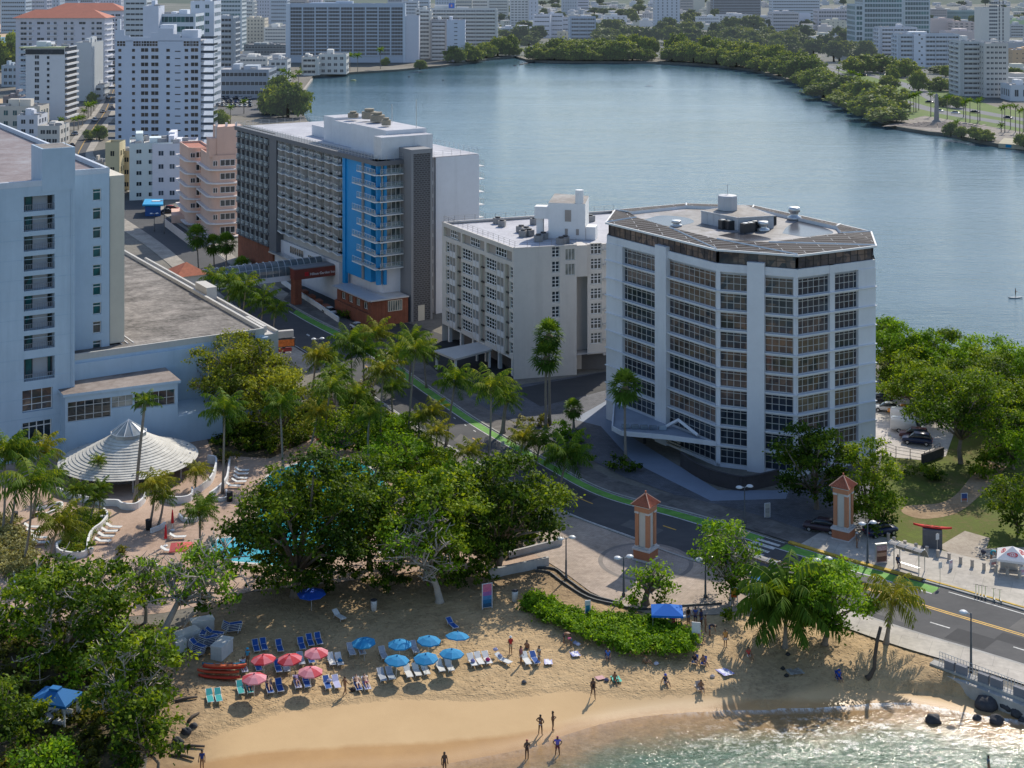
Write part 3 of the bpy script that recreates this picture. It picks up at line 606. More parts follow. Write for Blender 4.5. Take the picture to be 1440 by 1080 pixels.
def lane(mb,pts,wid,z):
 P=smooth_line(gl(pts),5)
 for(a,b),(c,d)in zip(P[:-1],P[1:]):
  n=Vector((-(d-b),c-a));n.normalize();n*=wid/2
  mb.quad((a-n.x,b-n.y,z),(c-n.x,d-n.y,z),(c+n.x,d+n.y,z),(a+n.x,b+n.y,z))
mb=MB();lane(mb,[(1120,88),(1165,99),(1182,107),(1205,118),(1250,136),(1290,149),(1340,161),(1400,171),(1460,182),(1600,205)],9,.05);lane(mb,[(1120,83),(1190,99),(1230,107),(1255,114),(1290,126),(1330,147),(1380,158),(1450,170),(1600,190)],9,.05);lane(mb,[(1210,99),(1260,106),(1290,113),(1350,130)],7,.05)
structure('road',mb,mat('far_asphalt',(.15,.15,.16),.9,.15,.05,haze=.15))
mb=MB();mb.sheet(gl([(1240,178),(1300,163),(1345,170),(1450,188),(1600,215),(1600,236),(1440,204),(1360,192),(1307,184),(1262,177)]),.055);structure('promenade',mb,paver_mat('promenade_stone',(.25,.22,.2),(.29,.26,.23),(.17,.15,.14),.3,.9,2,2,.2,.4))
mb=MB();mb.sheet(gl([(300,160),(430,170),(425,150),(360,138),(300,138)]),.04);structure('parking_lot',mb,asphalt('car_park',.11))
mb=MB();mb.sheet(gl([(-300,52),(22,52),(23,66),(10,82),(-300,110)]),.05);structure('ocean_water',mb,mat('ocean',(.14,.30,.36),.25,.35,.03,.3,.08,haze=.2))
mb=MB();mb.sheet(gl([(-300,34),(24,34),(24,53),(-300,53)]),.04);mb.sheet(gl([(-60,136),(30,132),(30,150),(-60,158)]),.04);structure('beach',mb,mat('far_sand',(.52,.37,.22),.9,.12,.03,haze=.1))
mb=MB();rr=random.Random(5);pr=[]
for i in range(81):
 x=-2600+i*65;pr.append((x,30+30*sst(200,1900,np.array(float(x)))+9*math.sin(i*.5)+rr.uniform(-3,3)+(24 if x>700 else 0)))
rows=[(2750,0),(2850,.35),(3000,.8),(3200,1.0),(3500,.9)]
V=[];
for yy,k in rows:V+=[(x,yy+60*math.sin(i*.7),h*k*(1+.1*math.sin(i*1.9+yy)))for i,(x,h)in enumerate(pr)]
mb.add(V,[(r_*81+i,r_*81+i+1,(r_+1)*81+i+1,(r_+1)*81+i)for r_ in range(4)for i in range(80)])
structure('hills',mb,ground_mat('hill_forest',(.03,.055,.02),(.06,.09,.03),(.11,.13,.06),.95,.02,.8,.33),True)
# ---- the near buildings
WHITE=mat('white_render',(.68,.69,.73),.7,.10,.12,streak=.4)
WHITE2=mat('white_paint',(.74,.74,.74),.7,.08,.3,streak=.2)
BLUEW=mat('pale_blue_render',(.44,.55,.66),.7,.10,.12,streak=.5,dirt=(.29,.39,.49))
CREAM=mat('cream_render',(.60,.56,.52),.75,.10,.15,streak=.42)
CREAML=mat('cream_trim',(.66,.60,.50),.75,.08,.3)
TAUPE=mat('taupe_render',(.34,.30,.27),.75,.1,.3)
BEIGE=mat('beige_render',(.60,.55,.46),.75,.08,.2)
DGREY=mat('dark_grey_cladding',(.13,.135,.15),.6,.12,.2);MGREY=mat('mid_grey_cladding',(.23,.235,.25),.6,.1,.2)
BLUEP=mat('bright_blue_cladding',(.008,.26,.60),.5,.1,.2)
BRICKR=paver_mat('red_brick',(.25,.078,.042),(.30,.10,.055),(.22,.11,.08),1,.85,.5,.16,0,.25)
TILE=mat('clay_tile',(.42,.13,.07),.8,.35,1.2,.4,6)
FRAME=mat('window_frame',(.52,.51,.50),.5,.1,1);FRAMEW=mat('window_frame_white',(.72,.72,.72),.5,.08,1);DARKM=mat('dark_metal',(.05,.05,.055),.45,.2,2,metal=.3);STEEL=mat('steel',(.55,.56,.57),.35,.15,2,metal=.7)
GLO=glass('office_glass',[(.045,.05,.07),(.10,.085,.085),(.03,.035,.05),(.20,.14,.115),(.05,.05,.06),(.20,.13,.095),(.04,.055,.08),(.11,.085,.075),(.17,.12,.10)],.05,sc=.15)  # brown tones are reflections put into the pane colour
GLB=glass('blue_dark_glass',[(.02,.03,.05),(.035,.05,.075),(.015,.02,.032),(.05,.065,.085),(.028,.036,.05)],.05,sc=.15);GLW=glass('tan_reflection_glass',[(.22,.165,.125),(.13,.10,.085),(.26,.20,.15),(.06,.05,.05),(.17,.115,.09)],.06,sc=.15)  # tan panes have their reflections painted into the glass colour
GLD=glass('dark_glass',[(.012,.02,.03),(.03,.045,.055),(.02,.028,.034)],.05)
GLT=glass('teal_glass',[(.02,.10,.12),(.03,.14,.15),(.05,.08,.09)],.05)
CURT=glass('curtained_glass',[(.10,.13,.13),(.22,.24,.22),(.16,.20,.19),(.05,.07,.08),(.30,.31,.29)],.08)
RAILG,nt=_nt('rail_glass');b_=pbsdf(nt,(.32,.44,.47),.08,0,.5);t_=N(nt,'ShaderNodeBsdfTransparent');mx_=N(nt,'ShaderNodeMixShader');mx_.inputs[0].default_value=.3;nt.links.new(t_.outputs[0],mx_.inputs[1]);nt.links.new(b_,mx_.inputs[2]);finish(RAILG,nt,mx_.outputs[0])
ROOFG=ground_mat('roof_membrane',(.34,.34,.38),(.46,.46,.50),(.56,.56,.60),.7,.12,.1)
ROOFD=ground_mat('roof_stained',(.14,.11,.10),(.26,.215,.19),(.38,.33,.30),.7,.10,.2)
ROOFB=ground_mat('roof_stained_pale',(.15,.13,.12),(.27,.245,.225),(.43,.41,.39),.75,.10,.15)
ROOFS=paver_mat('roof_seamed',(.20,.18,.165),(.28,.255,.235),(.36,.34,.32),1,.85,6,1.7,-.55,.6)
PUD=mat('puddle',(.06,.06,.07),.2,.5,.5,spec=.15)
RIMM,nt=_nt('roof_rim');co=N(nt,'ShaderNodeTexCoord').outputs['Object'];mp=N(nt,'ShaderNodeMapping');mp.inputs['Rotation'].default_value=(0,0,-.06);nt.links.new(co,mp.inputs['Vector'])
b=N(nt,'ShaderNodeTexBrick');nt.links.new(mp.outputs[0],b.inputs['Vector']);b.inputs['Color1'].default_value=(.06,.052,.05,1);b.inputs['Color2'].default_value=(.10,.09,.085,1);b.inputs['Mortar'].default_value=(.5,.5,.5,1);b.inputs['Scale'].default_value=1;b.inputs['Brick Width'].default_value=6;b.inputs['Row Height'].default_value=1.25;b.inputs['Mortar Size'].default_value=.045
finish(RIMM,nt,pbsdf(nt,b.outputs['Color'],.9,0,.08,b.outputs['Fac'],-.4,.05))
WM={}
def win_mesh(w,h,cols,rows,gm,fm,fw=.07,proud=.06,sill=False,glass_d=.0):
 key=(round(w,2),round(h,2),cols,tuple(rows),gm.name,fm.name,fw,sill)
 if key in WM:return WM[key]
 mb=MB();mb.quad((0,glass_d,0),(w,glass_d,0),(w,glass_d,h),(0,glass_d,h),0)
 for i in range(cols+1):
  x=min(max(w*i/cols,fw/2),w-fw/2);mb.box(x-fw/2,x+fw/2,-proud,.0,0,h,1)
 for r in(0,)+tuple(rows)+(1,):
  z=min(max(h*r,fw/2),h-fw/2);mb.box(fw/2+.002,w-fw/2-.002,-proud*.8,.001,z-fw/2,z+fw/2,1)
 if sill:mb.box(-.1,w+.1,-.18,0,-.1,-.002,1)
 WM[key]=mb.mesh('window',[gm,fm]);return WM[key]
def rail_mesh(w,h=1.05,post=1.2,gm=RAILG,fm=None):
 pass
def bez(poly):return[tuple(p)for p in poly]
def centroid(poly):return(sum(p[0]for p in poly)/len(poly),sum(p[1]for p in poly)/len(poly),0)
# == the faceted office tower
ro=[(853.3,314),(1007.5,351.7),(1121.7,360),(1230.8,346.7),(1224,327),(1182,317),(1060,290.5),(965,287.5),(866,296.5)]
ZR=31.1
OF=gl(ro,ZR)
off=thing('office_building','pale faceted office tower with ribbon windows and a rim of dark panels round its roof','building',centroid(OF))
def inset(poly,d):
 n=len(poly);out=[]
 for i in range(n):
  p,c,q=(Vector(poly[j%n][:2])for j in(i-1,i,i+1))
  e1=(c-p).normalized();e2=(q-c).normalized();n1=Vector((-e1.y,e1.x));n2=Vector((-e2.y,e2.x))
  m=(n1+n2);k=d/max(.3,(1+n1.dot(n2))/2)/2*1.0;r=c+m*k;out.append((r.x,r.y))
 return out
core=inset(OF,.62)
mb=MB();mb.walls(core,0,29.2);PIT,FLO=0.45,2.77
faces={'AB':FR(OF[0],OF[1]),'BC':FR(OF[1],OF[2]),'CD':FR(OF[2],OF[3])}
bays={'AB':[(876,923,7),(941,1006.5,9)],'BC':[(1013,1051,4),(1076,1115.5,4)],'CD':[(1120.5,1166.5,6),(1173.5,1206.5,5)]}
for k,fr in faces.items():
 fr.box(mb,.0,fr.L,28.05,29.2,-.5,0);fr.box(mb,0,fr.L,0,.45,-.5,0)
 for i in range(1,10):
  z=PIT+FLO*i;fr.box(mb,.01,fr.L-.01,z-.42,z,-.5,-.02);fr.box(mb,-.12,fr.L+.1,z-.14,z+.0,-.021,.34)
 us=[0]+[u for a,c,n in bays[k]for u in(fr.uat(a),fr.uat(c))]+[fr.L]
 if k=='AB':fr.box(mb,0,us[1],0,28.05,-.5,.12);fr.box(mb,us[4]+.02,fr.L,0,28.05,-.45,-.01)
 if k=='BC':fr.box(mb,0,us[1]-.02,0,28.05,-.45,.0);fr.box(mb,us[4]+.02,fr.L,0,28.05,-.45,.0)
 if k=='CD':fr.box(mb,0,us[1]-.02,0,28.05,-.45,0);fr.box(mb,us[2]+.02,us[3]-.02,0,29.2,-.45,.08);fr.box(mb,us[4]+.02,fr.L,0,28.05,-.5,.1)
for i in range(3,9):
 fr=FR(OF[i],OF[(i+1)%9])
 fr.wall(mb,0,fr.L,0,29.2,[(fr.L*.12,fr.L*.88,PIT+FLO*q,PIT+FLO*q+2.35)for q in range(10)]if fr.L>8 else[],.4)
mb.build('wall',[WHITE],off)
for k,(a,c)in{'AB':(924,939.5),'BC':(1051.3,1075.7)}.items():
 m2=MB();fr=faces[k];fr.box(m2,fr.uat(a),fr.uat(c),0,29.8,-.4,.45);m2.build('pilaster',[WHITE],off)
for k,fr in faces.items():
 for a,c,n in bays[k]:
  u0,u1=fr.uat(a,-.4),fr.uat(c,-.4);bi=k+str(bays[k].index((a,c,n)))
  for i in range(10):
   gm_={'AB0':GLB if i!=4 else GLO,'AB1':GLW if i>7 else GLB if i in(0,1,3,4)else GLO,'BC0':GLO if i>2 else GLB,'BC1':GLO if i>3 else GLB,'CD0':GLB if i in(9,8,1)else GLW if i in(3,6)else GLO,'CD1':GLB if i>5 else GLW if i<4 else GLO}[bi]
   fr.put('window',win_mesh(u1-u0,2.33,n,(.42,.82),gm_,FRAME),off,u0,PIT+FLO*i+.01,-.42)
for i in range(9):
 fr=FR(OF[i],OF[(i+1)%9]);n=max(3,int(fr.L/1.35));me=win_mesh(fr.L-.7,1.78,n,(.5,)if i in(0,1,2)else(),GLO,DARKM,.06)
 fr.put('window_band',me,off,.35,29.22,-.3)
inn=gl([(895,306),(942,320),(1008.3,336.3),(1081,341),(1184,328),(1176,318.5),(1058,292.5),(965,289.5),(884,298)],31.75)
mb=MB();mb.prism([(x,y)for x,y in inset(OF,-.25)],31.0,31.28,1,1)
for i in range(9):
 j=(i+1)%9;mb.quad((*OF[i],31.3),(*OF[j],31.3),(*inn[j],31.8),(*inn[i],31.8),0);mb.quad((*inn[i],31.8),(*inn[j],31.8),(*inn[j],31.29),(*inn[i],31.29),1)
 a,b_2=Vector((*OF[i],31.32)),Vector((*inn[i],31.83));mb.tube([a,b_2],.14,4,1)
mb.build('roof_rim',[RIMM,WHITE2],off)
mb=MB();mb.sheet(inn,31.30);mb.build('roof',[ground_mat('roof_wet',(.11,.10,.10),(.23,.215,.21),(.42,.41,.45),.55,.09,.1)],off)
for q in([(1100,328),(1108,318),(1128,311),(1172,326),(1150,331),(1130,333),(1100,328)],[(905,309),(930,303),(965,306),(975,313),(940,318),(905,309)],[(1010,331),(1040,327),(1085,336),(1050,338.5),(1010,331)]):mb=MB();mb.sheet(smooth_line(gl(q,31.31),4)[:-1],31.312);mb.build('puddle',[PUD],off)
ph=gl([(986,296),(1038,306),(1088,303),(1045,288)],33.3)
mb=MB();mb.prism(ph,31.29,33.3,0,1);
for i in range(4):
 fr=FR(ph[i],ph[(i+1)%4]);fr.box(mb,0,fr.L,33.15,33.32,0,.12)
 for q in range(1,6):fr.box(mb,fr.L*q/6-.04,fr.L*q/6+.04,31.3,33.14,0,.05)
mb.build('penthouse',[mat('panel_grey',(.48,.49,.52),.6,.12,.4,streak=.4),ROOFB],off)
c=G(1023,295,33.3);mb=MB();mb.lathe((c[0],c[1],33.34),[(1.6,0),(1.6,2.1),(1.5,2.25),(.2,2.4)],8,0,.3);mb.tube([(c[0],c[1],35.6),(c[0],c[1],37.4)],.05,5);mb.build('water_tank',[MATS['panel_grey']],off)
for px,py,r,h in((951,318,.75,.9),(1073,325,.8,1.5),(1117,309,.9,2.0)):
 c=G(px,py,31.3);mb=MB();mb.lathe((c[0],c[1],31.3),[(r*1.25,0),(r*1.25,h*.25),(r*.7,h*.35),(r*.75,h*.6),(r*1.05,h*.65),(r,h),(r*.8,h*1.02)],14);mb.build('roof_vent',[STEEL],off,True)
for px,py in((1017,322),(1026,323),(1048,327),(1055,326),(1061,324),(1085,316)):
 c=G(px,py,31.3);mb=MB();mb.obox((c[0],c[1],32.0),(1.2,1.0,1.4),.5);mb.lathe((c[0],c[1],32.7),[(.42,0),(.42,.1),(.1,.12)],10,1);mb.build('condenser',[DARKM,STEEL],off)
cp=gl([(866,562),(862,601),(874,609),(930,614),(1008,620),(1008,610)],3.6)
fr=faces['AB'];q0=fr.xy(fr.uat(868),.46);q1=fr.xy(fr.L,.1)
cp=[q0,G(862,601,3.4),G(875,608,3.4),G(935,613,3.4),q1]
mb=MB();mb.prism(cp,3.0,3.25,1,1);mb.sheet(cp,3.0,1)
for i in range(4):
 f2=FR(cp[i],cp[i+1]);f2.box(mb,-.05,f2.L+.05,2.95,3.62,0,.2)
mb.build('canopy',[WHITE,mat('canopy_deck',(.27,.31,.38),.7,.2,.4)],off)
mb=MB();a,b_2=Vector((*G(935,601,3.3),3.3)),Vector((*fr.xy(fr.uat(958),.5),4.7));c2=Vector((*fr.xy(fr.uat(985),.5),3.6));mb.tube([a,b_2,c2],.3,4);mb.build('canopy_beam',[WHITE],off)
for px,py in((907,626),(862,600)):
 c=G(px,py,0);mb=MB();mb.obox((c[0]+(.8 if px<880 else 0),c[1]+.8,1.5),(.35,.35,2.98),.5);mb.build('column',[DARKM],off)
for k in range(5):
 c=G(880+k*13,603.5+k*.6,3.25);mb=MB();mb.obox((c[0],c[1]+.5,3.55),(1.1,.7,.5),.1);mb.build('skylight',[glass('skylight_glass',[(.2,.25,.32),(.3,.36,.42)],.1)],off)
f2=faces['AB'];mb=MB()
for k in range(4):f2.box(mb,f2.uat(905),f2.uat(958),.35+.42*k,.52+.42*k,.0+.1,.35)
mb.build('louvre',[CREAML],off)
mb=MB();P=[faces['AB'].xy(0,.6),faces['AB'].xy(faces['AB'].L,1.2),faces['BC'].xy(faces['BC'].L,1.2),faces['CD'].xy(faces['CD'].L,.6)]
gw=smooth_line(gl([(958,655),(975,668),(1000,680),(1030,688),(1050,690),(1080,684),(1095,680)]),4)
t=thing('garden_wall','low dark curved wall round the foot of the faceted office tower','wall',(*gw[0],0));mb=MB()
for a,b_2 in zip(gw[:-1],gw[1:]):
 f2=FR(a,b_2);f2.box(mb,0,f2.L,0,1.9,-.15,.15);f2.box(mb,0,f2.L,1.9,2.0,-.2,.2)
mb.build('wall',[mat('dark_stone',(.055,.05,.055),.85,.3,.8,.3)],t)
# == the cream apartment block
ZC=22.7
N_,L_=G(722,350.3,ZC),G(621.7,313.3,ZC);Q_=G(811,345.5,ZC);BR_=G(866,344,ZC);K_=G(863,297,ZC)
crm=thing('apartment_building','cream apartment block with arched screens, white roof deck and tall blank side wall','building',centroid([N_,L_,K_,BR_]))
fl,fq=FR(L_,N_),FR(N_,Q_);UT=lambda px:fl.uat(px)
mb=MB();rowz=[4.25+2.64*k for k in range(6)]
wb=[(627,631.5),(649,663.5),(682.5,697.5),(716.5,721)];sb_=[(632.5,641),(665,674),(699,709)];rb=[(642,648.5),(675,682),(710,716)]
ops=[(UT(a),UT(c),20.35,22.1)for a,c in((624,648),(650,681),(684,720))]
for a,c in wb:ops+=[(UT(a),UT(c),z,z+2.0)for z in rowz]
for a,c in rb:ops+=[(UT(a),UT(c),3.7,19.6)]
for a,c in sb_:ops+=[(UT(a),UT(c),3.7,19.4)]
fl.wall(mb,0,fl.L,3.4,ZC,ops,.5,0,1)
win_cols=[(fq.uat(776),fq.uat(787))]
opq=[(u0,u1,z,z+2.0)for u0,u1 in win_cols for z in[2.5+2.64*k-.15 for k in range(8)][1:]]
opq+=[(fq.uat(809)*.0+fq.L-2.1,fq.L-.35,z,z+2.0)for z in(20.2,17.56)]
fq.wall(mb,0,fq.L,0,ZC,opq,.35,0,1)
fq.box(mb,0,fq.L+9,ZC,ZC+.001,-1,-.5)
G1=fq.xy(fq.L,-3.2);G2=fq.xy(fq.uat(826,-3.2),-3.2);G3_=fq.xy(fq.uat(826,-.6),-.6);G4=fq.xy(fq.uat(872,-.6),-.6)
for a,c,z0 in((Q_,G1,0),(G1,G2,0),(G2,G3_,3.4)):
 f2=FR(a,c);f2.wall(mb,0,f2.L,z0,ZC if z0 else 17.2,[],.3)
fq.box(mb,fq.L-.01,fq.uat(826),17.2,ZC,-3.2,-.02)
f5=FR(G3_,G4);bw=(f5.uat(830.5),f5.uat(846))
f5.wall(mb,0,f5.L,3.2,ZC,[(bw[0],bw[1],2.5+2.64*k-.15,2.5+2.64*k+1.85)for k in range(1,8)],.35,0,1)
for i in range(8):f5.box(mb,bw[1]+.2,f5.L,2.0+2.64*i+1.0,2.0+2.64*i+1.25,0,.5,0)
f6=FR(K_,L_);f6.wall(mb,0,f6.L,0,ZC,[],.3);f7=FR(G4,K_);f7.wall(mb,0,f7.L,0,ZC,[],.3)
mb.build('wall',[CREAM,CREAML],crm)
mb=MB();bp=[L_,N_,Q_,G1,G2,G3_,G4,K_];mb.sheet(bp,ZC-.35);mb.sheet([L_,N_,Q_,G4,K_],3.42,1)
for a,c in((L_,N_),(N_,Q_),(K_,L_),(G4,K_)):
 f2=FR(a,c);f2.box(mb,-.02,f2.L+.02,ZC-.05,ZC+.22,-.32,.06,1)
mb.build('roof',[ROOFG,CREAM],crm)
for a,c in wb:
 u0,u1=UT(a),UT(c);me=win_mesh(u1-u0,2.0,max(1,round((u1-u0)/1.0)),(.33,.66),GLD,FRAMEW,.13)
 for z in rowz:fl.put('window',me,crm,u0,z,-.3)
for a,c in((624,648),(650,681),(684,720)):
 u0=UT(a);me=win_mesh((UT(c)-u0)*.42,1.6,4,(.5,),GLD,FRAMEW,.13);fl.put('loggia_window',me,crm,u0+(UT(c)-u0)*.3,20.4,-.46)
 m2=MB();fl.box(m2,u0,UT(c),20.35,22.1,-.6,-.5);m2.build('loggia_wall',[TAUPE],crm)
for a,c in rb:
 m2=MB();fl.box(m2,UT(a),UT(c),3.5,19.6,-.62,-.5)
 for z in rowz:fl.box(m2,UT(a),UT(a)+.9,z-.35,z-.1,-.49,-.2,1)
 m2.build('recess_panel',[TAUPE,DARKM],crm)
for a,c in sb_:
 m2=MB();u0,u1=UT(a),UT(c);w2=(u1-u0)/2
 for col in range(2):
  ua,ub=u0+w2*col+.08,u0+w2*(col+1)-.08
  for k,z in enumerate(rowz):
   fl.box(m2,ua,ub,z-.55,z+.55,-.2,.06,0);fl.box(m2,ua,ub,z+.56,z+2.08,-.45,-.3,1)
  n=8;zc=19.0
  pts=[(ua+(ub-ua)*(.5-.5*math.cos(math.pi*q/n)),zc+.55*math.sin(math.pi*q/n))for q in range(n+1)]
  for(x0,z0),(x1,z1)in zip(pts[:-1],pts[1:]):m2.quad(fl.p(x0,z0,.03),fl.p(x1,z1,.03),fl.p(x1,19.62,.03),fl.p(x0,19.62,.03),2)
  fl.box(m2,ua-.16,ua,3.5,19.5,-.4,.1,2)
 fl.box(m2,u1-.08,u1+.06,3.5,19.5,-.4,.1,2)
 m2.build('screen',[mat('screen_white',(.62,.62,.63),.7,.1,.5),TAUPE,CREAM],crm)
for u0,u1 in win_cols:
 me=win_mesh(u1-u0,2.0,2,(.32,.64),GLD,FRAMEW,.12)
 for k in range(1,8):fq.put('window',me,crm,u0,2.35+2.64*k,-.25)
me=win_mesh(1.72,2.0,3,(),CURT,FRAMEW,.06)
for z in(20.2,17.56):fq.put('window',me,crm,fq.L-2.08,z,-.25)
me=win_mesh(bw[1]-bw[0],2.0,3,(.45,.7),GLD,FRAMEW,.14)
for k in range(1,8):f5.put('window',me,crm,bw[0],2.35+2.64*k,-.25)
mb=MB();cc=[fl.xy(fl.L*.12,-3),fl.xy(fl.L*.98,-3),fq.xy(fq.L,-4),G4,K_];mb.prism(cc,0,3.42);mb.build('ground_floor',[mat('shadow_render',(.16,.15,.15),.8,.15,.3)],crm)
for k in range(6):
 m2=MB();fl.box(m2,1+k*5.2,1.6+k*5.2,0,3.4,-1.4,-.8);m2.build('pillar',[WHITE2],crm)
pb=gl([(771,333),(823,335),(828,322),(780,318)],ZC);mb=MB();q=pb[1];c0=Vector(pb[0]);
mb.prism(pb,ZC-.3,ZC+6.2,0,1);f2=FR(pb[0],pb[1]);f2.box(mb,f2.L*.45,f2.L*.62,ZC+2.9,ZC+5.0,0,.05,2);f2.box(mb,f2.L*.45,f2.L*.53,ZC+.5,ZC+1.6,0,.04,2);f2.box(mb,f2.L*.75,f2.L*.83,ZC+.5,ZC+1.6,0,.04,2)
f2.box(mb,-2.6,-.02,ZC+3.2,ZC+5.4,-2.4,-.2);f2.box(mb,-2.4,-1.2,ZC-.3,ZC+3.2,-2.3,-1.0);f2.box(mb,f2.L+.02,f2.L+1.8,ZC-.3,ZC+2.0,-3,-.3)
mb.build('stair_house',[WHITE2,ROOFB,TAUPE],crm)
c=G(814,300,ZC+4);mb=MB();mb.tube([(c[0],c[1]-2,ZC+6),(c[0],c[1]-2,ZC+8.6)],.75,12);mb.build('chimney',[WHITE2],crm)
for i,(px,py)in enumerate(((700,312),(706,316),(733,324),(740,326),(736,330),(744,329),(757,337),(764,334),(789,341),(795,339),(752,313),(756,312),(833,330),(830,309))):
 c=G(px,py,ZC);mb=MB();mb.obox((c[0],c[1],ZC+.25),(1.5,1.3,1.1),.4+i);mb.lathe((c[0],c[1],ZC+.8),[(.5,0),(.5,.25),(.1,.28)],8,1);mb.build('condenser',[mat('ac_grey',(.30,.29,.28),.7,.3,2),DARKM],crm)
def fence_posts(mb,line,z,h=1.0,step=2.0,r=.03):
 for a,b_2 in zip(line[:-1],line[1:]):
  v=Vector((b_2[0]-a[0],b_2[1]-a[1]));n=max(1,int(v.length/step))
  for k in range(n+1):
   q=(a[0]+v.x*k/n,a[1]+v.y*k/n);mb.tube([(*q,z),(*q,z+h)],r,4)
  for hh in(.35,.7,1.0):mb.tube([(*a,z+h*hh),(*b_2,z+h*hh)],r*.6,3,cap=False)
mb=MB();fence_posts(mb,[fl.xy(0,-.4),fl.xy(fl.L-.2,-.4),fq.xy(fq.L,-.4)],ZC+.2,1.1);fence_posts(mb,[K_,fl.xy(0,-.4)],ZC+.2,1.0);mb.build('railing',[mat('rail_rust',(.22,.20,.19),.6,.3,2)],crm)
for px,py in((630,440),(655,447)):
 pass
t=thing('porch','flat grey porch roof on white posts before the cream apartment block','porch',(*G(660,505),0));pr_=gl([(610,494),(640,506),(692,492),(672,482)],3.2)
mb=MB();mb.prism(pr_,3.0,3.35);mb.sheet(pr_,3.0);mb.build('roof',[CREAM],t)
for p in inset(pr_,.4):m2=MB();m2.obox((p[0],p[1],1.5),(.35,.35,3),.5);m2.build('post',[WHITE2],t)
# == the hotel with the blue bay
ZH=32.5
C0=Vector(G(531.7,226.7,ZH));E0=Vector(G(333,177,ZH));ad=(E0-C0).normalized();bd=Vector((-ad.y,ad.x))*-1
if bd.x<0:bd=-bd
HL=(E0-C0).length
hot=thing('hotel','tall slab hotel with grey and bright blue bays of glass balconies','building',(*(C0+ad*30+bd*10),0))
ff=FR(E0,C0);fe=FR(C0,C0+bd*23.7)
U=lambda t:HL-t
SLAB=[tuple(E0),tuple(C0),tuple(C0+bd*23.7),tuple(E0+bd*23.7)]
lev=[10.7+2.72*k for k in range(8)]
mb=MB()
for(t0,t1,mi)in((55.5,HL,0),):ff.box(mb,U(t1),U(t0),5.5,ZH,-1.5,-.8,0)
ff.box(mb,U(51.5),U(17),8,ZH-.6,-2.4,-1.5,1);ff.box(mb,U(55.6),U(51.4),5,ZH-.5,-2,.35,0)
mb.prism([tuple(E0+bd*1.6),tuple(C0+bd*1.6+ad*1),tuple(C0+bd*22+ad*1),tuple(E0+bd*22)],0,ZH-.5,2)
for z in lev:ff.box(mb,U(51.4),U(17.1),z-.22,z,-1.5,-.3,2)
for k in range(10):ff.box(mb,U(HL),U(55.7),6.0+2.64*k,6.25+2.64*k,-.8,-.1,0)
for k in range(8):ff.box(mb,U(56+k*2.95)-.18,U(56+k*2.95)+.18,6,ZH-.8,-.8,-.05,0)
mb.build('wall',[DGREY,mat('hotel_pale_wall',(.46,.45,.44),.7,.08,.2),WHITE],hot)
mb=MB();ff.box(mb,U(17),U(4.2),7.2,ZH-.9,-2.2,-.5);ff.box(mb,U(17.1),U(15.8),4.8,ZH-.9,-.9,-.2);ff.box(mb,U(3.6),U(.4),7.2,ZH-.9,-2.2,-1.6);ff.box(mb,U(8.2),U(7.2),7.2,ZH-.9,-.5,-.3,1)
fe.box(mb,.3,1.1,7.2,ZH-.9,-1.6,-.9)
mb.build('blue_bay',[BLUEP,MGREY],hot)
mb=MB();ff.box(mb,-.3,U(0)+.3,ZH-.95,ZH,-3,.5);fe.box(mb,-.6,5.6,ZH-.95,ZH,-3,.5);mb.build('fascia',[DGREY],hot)
n_b=8;bwid=(51.2-17.2)/n_b;me=win_mesh(bwid*.55,2.3,3,(),CURT,FRAMEW,.08)
for z in lev:
 for k in range(n_b):ff.put('balcony_door',me,hot,U(17.2+bwid*(k+1))+.15+(bwid*.4 if k%2 else 0),z+.01,-1.46)
def balcony(fr,u0,u1,z,d0,d1,skew=0.0,name='balcony'):
 mb=MB();P=[fr.p(u0,z-.2,d0),fr.p(u0,z-.2,d1),fr.p(u1,z-.2,d1+skew),fr.p(u1,z-.2,d0)]
 T=[p+Vector((0,0,.2))for p in P];mb.hexa([P[1],P[2],P[3],P[0],T[1],T[2],T[3],T[0]],0)
 n=max(2,int((u1-u0)/1.25))
 for q in range(n+1):
  u=u0+.05+(u1-u0-.1)*q/n;d=d1+skew*q/n-.08;mb.tube([fr.p(u,z,d),fr.p(u,z+1.08,d)],.035,4,1)
 mb.tube([fr.p(u0+.05,z+1.1,d1-.08),fr.p(u1-.05,z+1.1,d1+skew-.08)],.04,4,1)
 mb.quad(fr.p(u0+.08,z+.1,d1-.08),fr.p(u1-.08,z+.1,d1+skew-.08),fr.p(u1-.08,z+1.0,d1+skew-.08),fr.p(u0+.08,z+1.0,d1-.08),2)
 return mb
for i,z in enumerate(lev):
 for k in range(n_b):
  m2=balcony(ff,U(17.2+bwid*(k+1)),U(17.2+bwid*k)-.05,z,-1.5,.15,.75)
  ff.box(m2,U(17.2+bwid*(k+1))-.06,U(17.2+bwid*(k+1))+.06,z,z+2.48,-1.5,-.1,3)
  if(i*3+k*5)%4<3:
   for q in(1.0,2.4):
    c=ff.p(U(17.2+bwid*(k+1))+q,z+.42,-.5);m2.obox(c,(.6,.6,.12),ff.rz+.4,3);m2.obox(c+Vector((0,.2,.3)),(.6,.1,.6),ff.rz+.4,3)
  m2.build('balcony',[WHITE2,STEEL,RAILG,mat('party_wall',(.55,.53,.52),.7,.08,.3)],hot)
